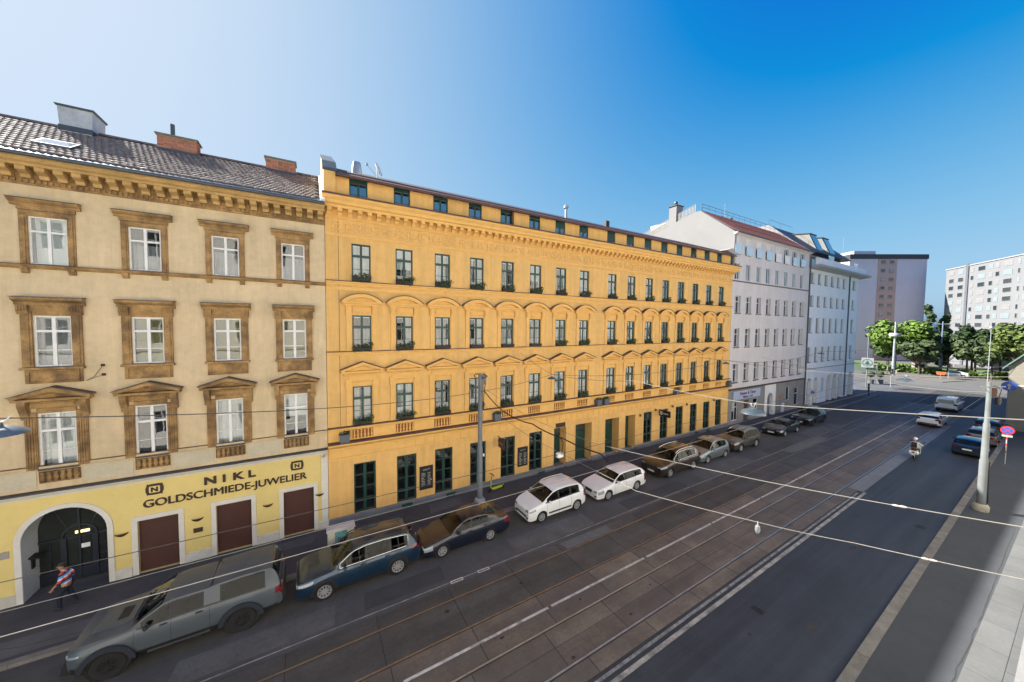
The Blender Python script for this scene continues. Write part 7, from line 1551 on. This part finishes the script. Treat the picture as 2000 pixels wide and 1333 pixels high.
# trees
M_bark = mat('bark', (0.075, 0.058, 0.045), 0.95, 0.3, 3)
def leafmat(name, col): return mat(name, col, 0.65, 0.45, 0.35, spec=0.3)
def tree(label, x, y, h, rx, rz, cz, leafm, n, size, seed, trunk_r=0.22, shape='round'):
    t = thing('tree', label, 'tree', (x, y, 0), 0, 'trees on the square'); rr = random.Random(seed)
    tk = MB(); tk.tube([(0, 0, 0), (0.1, 0.05, cz*0.35), (0.0, 0.15, cz*0.8), (0, 0, h*0.86)], [trunk_r, trunk_r*0.8, trunk_r*0.55, trunk_r*0.15], 8)
    clumps = []
    nc = 16 if shape == 'round' else 13
    for k in range(nc):
        if shape == 'round':
            a = rr.uniform(0, 2*math.pi); e = rr.uniform(-0.75, 1.0); q = rr.uniform(0.45, 0.85)
            c = Vector((rx*q*math.cos(a)*math.cos(e*1.2), rx*q*math.sin(a)*math.cos(e*1.2), cz+rz*q*math.sin(e*1.4))); R_ = rx*rr.uniform(0.28, 0.45)
        else:
            f = k/(nc-1); c = Vector((rr.uniform(-0.3, 0.3)*rx, rr.uniform(-0.3, 0.3)*rx, h*(0.12+0.80*f))); R_ = rx*(1.0-0.55*f)*rr.uniform(0.7, 1.0)
        clumps.append((c, R_)); tk.tube([(0, 0, min(c.z*0.6, cz)), c*0.6+Vector((0, 0, c.z*0.32)), c], [trunk_r*0.4, trunk_r*0.25, trunk_r*0.08], 5)
    build(tk, 'trunk', M_bark, t, (0, 0, 0), smooth=60)
    mb = MB()
    for _ in range(n):
        c, R_ = rr.choice(clumps); u = Vector((rr.gauss(0, 1), rr.gauss(0, 1), rr.gauss(0, 1))).normalized(); p = c+u*R_*(rr.random()**0.45)*Vector((1, 1, 0.75)).length/1.55
        p.z = max(p.z, 0.8); w = (u+Vector((rr.gauss(0, 0.5), rr.gauss(0, 0.5), rr.gauss(0, 0.5)))).normalized(); v = w.orthogonal().normalized(); v2 = w.cross(v); s = size*rr.uniform(0.6, 1.25)
        mb.quad(p-v*s-v2*s*0.55, p+v*s*0.3-v2*s*0.8, p+v*s+v2*s*0.5, p-v*s*0.3+v2*s*0.8)
    build(mb, 'crown', leafm, t, (0, 0, 0), recalc=False)
LG = leafmat('bright_leaf', (0.085, 0.145, 0.020)); DG = leafmat('dark_leaf', (0.032, 0.058, 0.020)); MG = leafmat('olive_leaf', (0.050, 0.075, 0.028)); YG = leafmat('yellowgreen_leaf', (0.075, 0.105, 0.024))
tree('broad bright green tree in front of the mauve tower', 134, 27.3, 13.0, 6.6, 3.6, 8.8, LG, 5200, 0.42, 1, 0.3)
tree('tall dark poplar right beside the mauve tower', 152, 24.9, 18.6, 1.9, 8, 9, DG, 2600, 0.40, 2, 0.25, 'tall')
tree('shorter dark poplar next to the tall one', 155, 22.6, 15.8, 1.8, 7, 8, DG, 2200, 0.40, 3, 0.25, 'tall')
tree('rounded olive tree standing before the broad bright tree', 127, 21.8, 8.6, 3.4, 2.6, 5.6, MG, 3200, 0.34, 4)
tree('dark tree between the poplars and the white tower', 141, 19.4, 10.2, 3.6, 3.2, 6.8, DG, 3000, 0.36, 5)
tree('dark bushy tree hiding the foot of the dark stripe', 143, 16.0, 11.8, 3.6, 3.4, 8.2, DG, 3000, 0.36, 6)
tree('olive tree in the middle of the far tree row', 135, 14.6, 9.4, 3.8, 3.0, 6.2, MG, 3400, 0.34, 7)
tree('low olive tree behind the blue car', 128, 11.6, 8.4, 3.4, 2.6, 5.4, MG, 3000, 0.34, 8)
tree('yellow green tree nearest the photo edge', 121, 8.4, 13.2, 3.9, 3.4, 9.2, YG, 3600, 0.34, 9)
tree('yellow green tree behind the gable roof', 126, 4.6, 13.6, 4.2, 3.8, 9.0, YG, 3600, 0.34, 10)
tree('small dark tree peeping out beside the corner house', 112, 31.2, 7.5, 1.6, 2.2, 5.2, DG, 1200, 0.26, 11, 0.14)
tree('dark backdrop tree behind the lamp post with curved arms', 158, 18.5, 10.5, 4.2, 3.2, 6.6, DG, 2600, 0.42, 31)
tree('dark backdrop tree between the olive and the low olive tree', 150, 12.5, 10.0, 4.2, 3.2, 6.4, DG, 2600, 0.42, 32)
tree('dark backdrop tree behind the yellow green trees', 146, 7.5, 10.5, 4.4, 3.4, 6.6, DG, 2600, 0.42, 33)
tree('dark backdrop tree below the mauve tower', 150, 31.0, 8.5, 4.6, 2.8, 5.2, DG, 2400, 0.42, 34)
# shrubs in tubs at the corner
for i, (x, y) in enumerate(((95.6, 22.6), (97.3, 21.7))):
    t = thing('potted_shrub', '%s of two ball shaped shrubs in tubs at the shadow edge' % ('nearer' if i == 0 else 'further'), 'shrub', (x, y, 0), 0, 'potted shrubs'); rr = random.Random(i)
    build(MB().lathe([(0, 0), (0.42, 0), (0.5, 0.9), (0, 0.9)], 10), 'tub', mat('grey_tub', (0.12, 0.12, 0.13), 0.8), t, (0, 0, 0)); build(MB().tube([(0, 0, 0.85), (0, 0, 1.6)], 0.05, 6), 'stem', M_bark, t, (0, 0, 0))
    mb = MB()
    for _ in range(240):
        u = Vector((rr.gauss(0, 1), rr.gauss(0, 1), rr.gauss(0, 1))).normalized(); p = u*0.6*rr.random()**0.3+Vector((0, 0, 1.95)); v = u.orthogonal(); v2 = u.cross(v); s = 0.10; mb.quad(p-v*s-v2*s, p+v*s-v2*s, p+v*s+v2*s, p-v*s+v2*s)
    build(mb, 'foliage', DG, t, (0, 0, 0), recalc=False)
# poles, lights, shelter
t = thing('light_mast', 'grey mast with a ring of floodlights on the square', 'mast', (116.2, 23.9, 0))
build(MB().lathe([(0.28, 0), (0.16, 12.6), (0, 12.6)], 10), 'pole', M_steel, t, (0, 0, 0), smooth=50); build(MB().lathe([(0.2, 9.3), (0.95, 9.3), (1.05, 9.7), (0.95, 10.0), (0.2, 10.0)], 16), 'light_ring', M_wp, t, (0, 0, 0), smooth=40); build(MB().tube([(0, 0, 12), (0.6, -1.6, 12.3)], 0.06, 5), 'arm', M_steel, t, (0, 0, 0))
t = thing('lamp_post', 'blue grey lamp post with two curved arms before the dark trees', 'lamp post', (139, 20.4, 0))
build(MB().lathe([(0.32, 0), (0.28, 5.5), (0.16, 5.6), (0.12, 13.0), (0, 13.0)], 10), 'pole', mat('blue_grey_post', (0.16, 0.20, 0.28), 0.5), t, (0, 0, 0), smooth=40); build(MB().tube([(0.2, 2.2, 12.9), (0.1, 1.2, 12.4), (0, 0, 12.3), (-0.1, -1.2, 12.4), (-0.2, -2.2, 12.9)], 0.07, 6), 'arms', M_steel, t, (0, 0, 0), smooth=60)
t = thing('lamp_post', 'slim pale lamp post before the yellow green trees', 'lamp post', (112, 10.6, 0)); build(MB().lathe([(0.08, 0), (0.05, 11.4), (0, 11.4)], 8), 'pole', M_steel, t, (0, 0, 0)); build(MB().ball((0, 0, 11.4), 0.3, 0.3, 0.2), 'head', M_steel, t, (0, 0, 0), smooth=60)
def traffic_light(label, x, y, rz=R(-80)):
    t = thing('traffic_light', label, 'traffic light', (x, y, 0), rz, 'traffic lights'); build(MB().lathe([(0.07, 0), (0.07, 3.4), (0, 3.4)], 8), 'post', M_steel, t, (0, 0, 0)); hd = build(MB().box(-0.2, 0.2, -0.2, 0.1, 2.5, 3.5), 'head', M_black, t, (0, 0, 0))
    for k, c in enumerate(((0.02, 0.12, 0.05), (0.2, 0.12, 0.01), (0.3, 0.02, 0.02))): build(MB().ball((0, -0.2, 2.66+k*0.31), 0.11, 0.03, 0.11), 'lens', mat('signal_%d' % k, c, 0.3), hd, (0, 0, 0))
    build(MB().box(0.25, 0.65, -0.05, -0.02, 2.6, 3.3), 'backing_plate', M_wp, t, (0, 0, 0))
traffic_light('traffic light at the shadow edge beside the tubs', 93.5, 19.4)
traffic_light('traffic light standing at the foot of the light mast', 116.6, 24.9)
traffic_light('traffic light between the white and the blue car', 121.5, 16.6)
t = thing('bus_shelter', 'glass tram stop shelter half hidden by the corner house', 'shelter', (115, 28.4, 0), R(-80))
build(MB().box(-2.2, 2.2, -0.9, 0.9, 2.5, 2.65), 'roof', M_wp, t, (0, 0, 0)); build(MB().box(-2.1, 2.1, 0.78, 0.82, 0.2, 2.4), 'back_glass', M_pane, t, (0, 0, 0))
for x in (-2.1, 2.1): build(MB().box(x-0.05, x+0.05, 0.7, 0.8, 0, 2.5), 'post', M_steel, t, (0, 0, 0)); build(MB().box(x-0.05, x+0.05, -0.8, -0.7, 0, 2.5), 'post', M_steel, t, (0, 0, 0))
build(MB().box(-1.5, 1.5, 0.3, 0.6, 0.42, 0.48), 'bench', M_mast, t, (0, 0, 0))
t = thing('kiosk', 'small cream and red kiosk behind the hedge', 'kiosk', (134, 23.0, 0), R(-78)); build(MB().box(-1.3, 1.3, -0.8, 0.8, 0, 2.6), 'booth', mat('cream_kiosk', (0.6, 0.5, 0.42), 0.7), t, (0, 0, 0)); build(MB().box(-1.45, 1.45, -0.95, 0.95, 2.6, 2.85), 'roof', mat('kiosk_red', (0.45, 0.12, 0.06), 0.6), t, (0, 0, 0)); build(MB().box(-0.8, 0.8, -0.83, -0.801, 1.1, 2.1), 'hatch', M_black, t, (0, 0, 0))
t = thing('roadworks_sign', 'orange warning board beside the white car', 'sign', (119.6, 17.4, 0), R(-80)); build(MB().prism([(-0.6, 1.0), (0.6, 1.0), (0.7, 1.6), (-0.7, 1.6)], -0.04, 0.04, 'y'), 'board', mat('orange_board', (0.7, 0.14, 0.03), 0.5), t, (0, 0, 0)); build(MB().box(-0.05, 0.05, -0.03, 0.03, 0, 1.0), 'post', M_steel, t, (0, 0, 0))
for x, y, lb in ((79.2, 18.9, 'slim black bollard at the corner house kerb'), (54.2, 17.9, 'sign post on the far pavement behind the last parked SUV')):
    t = thing('bollard' if x > 60 else 'parking_sign', lb, 'bollard' if x > 60 else 'road sign', (x, y, 0.0), R(-70))
    if x > 60: build(MB().lathe([(0.12, 0), (0.12, 1.5), (0.09, 1.55), (0.14, 1.7), (0.1, 1.9), (0, 1.95)], 10), 'post', M_black, t, (0, 0, 0), smooth=40)
    else: build(MB().lathe([(0.035, 0.1), (0.035, 3.2), (0, 3.2)], 8), 'post', M_steel, t, (0, 0, 0)); build(MB().box(-0.32, 0.32, -0.05, -0.036, 2.3, 3.2), 'plate', M_wp, t, (0, 0, 0)); build(disc(MB(), 0.2, -0.056, -0.0505, cz=2.85), 'disc', M_bluep, t, (0, 0, 0))
t = thing('bicycle_rack', 'black motorbike shape parked by the big black SUV', 'motorbike', (46.3, 16.5, 0.012), R(30))
t.name = 'motorbike'
for x in (0, 1.35): build(MB().lathe([(0.2, -0.05), (0.28, -0.055), (0.31, -0.02), (0.31, 0.02), (0.28, 0.055), (0.2, 0.05), (0.2, -0.05)], 16, (x, 0, 0.31), 'y'), 'wheel', M_tyre, t, (0, 0, 0))
build(MB().prism([(0.1, 0.45), (0.9, 0.30), (1.2, 0.75), (0.95, 0.98), (0.5, 0.85), (-0.1, 0.90), (-0.2, 0.78)], -0.13, 0.13, 'y'), 'body', M_black, t, (0, 0, 0)); build(MB().tube([(1.35, 0, 0.31), (1.1, 0, 1.0), (0.95, -0.32, 1.08)], 0.03, 6).tube([(1.1, 0, 1.0), (0.95, 0.32, 1.08)], 0.025, 6), 'fork', M_steel, t, (0, 0, 0))
# distant wooded skyline beyond the square
mb = MB(); rr = random.Random(21)
for k in range(5200):
    y = rr.uniform(-260, 330); x = 420+rr.uniform(-12, 12)+abs(y)*0.1; z = rr.random()**0.7*(9+4*math.sin(y*0.07)+3*math.sin(y*0.19+1)); u = Vector((rr.gauss(0, 1), rr.gauss(0, 1), rr.gauss(0, 1))).normalized(); v = u.orthogonal()*rr.uniform(1.0, 2.2); v2 = u.cross(v); p = Vector((x, y, z)); mb.quad(p-v-v2, p+v-v2, p+v+v2, p-v+v2)
o = build(mb, 'distant_treeline', DG, recalc=False); tag(o, 'far line of trees on the horizon', 'treeline', kind='stuff')
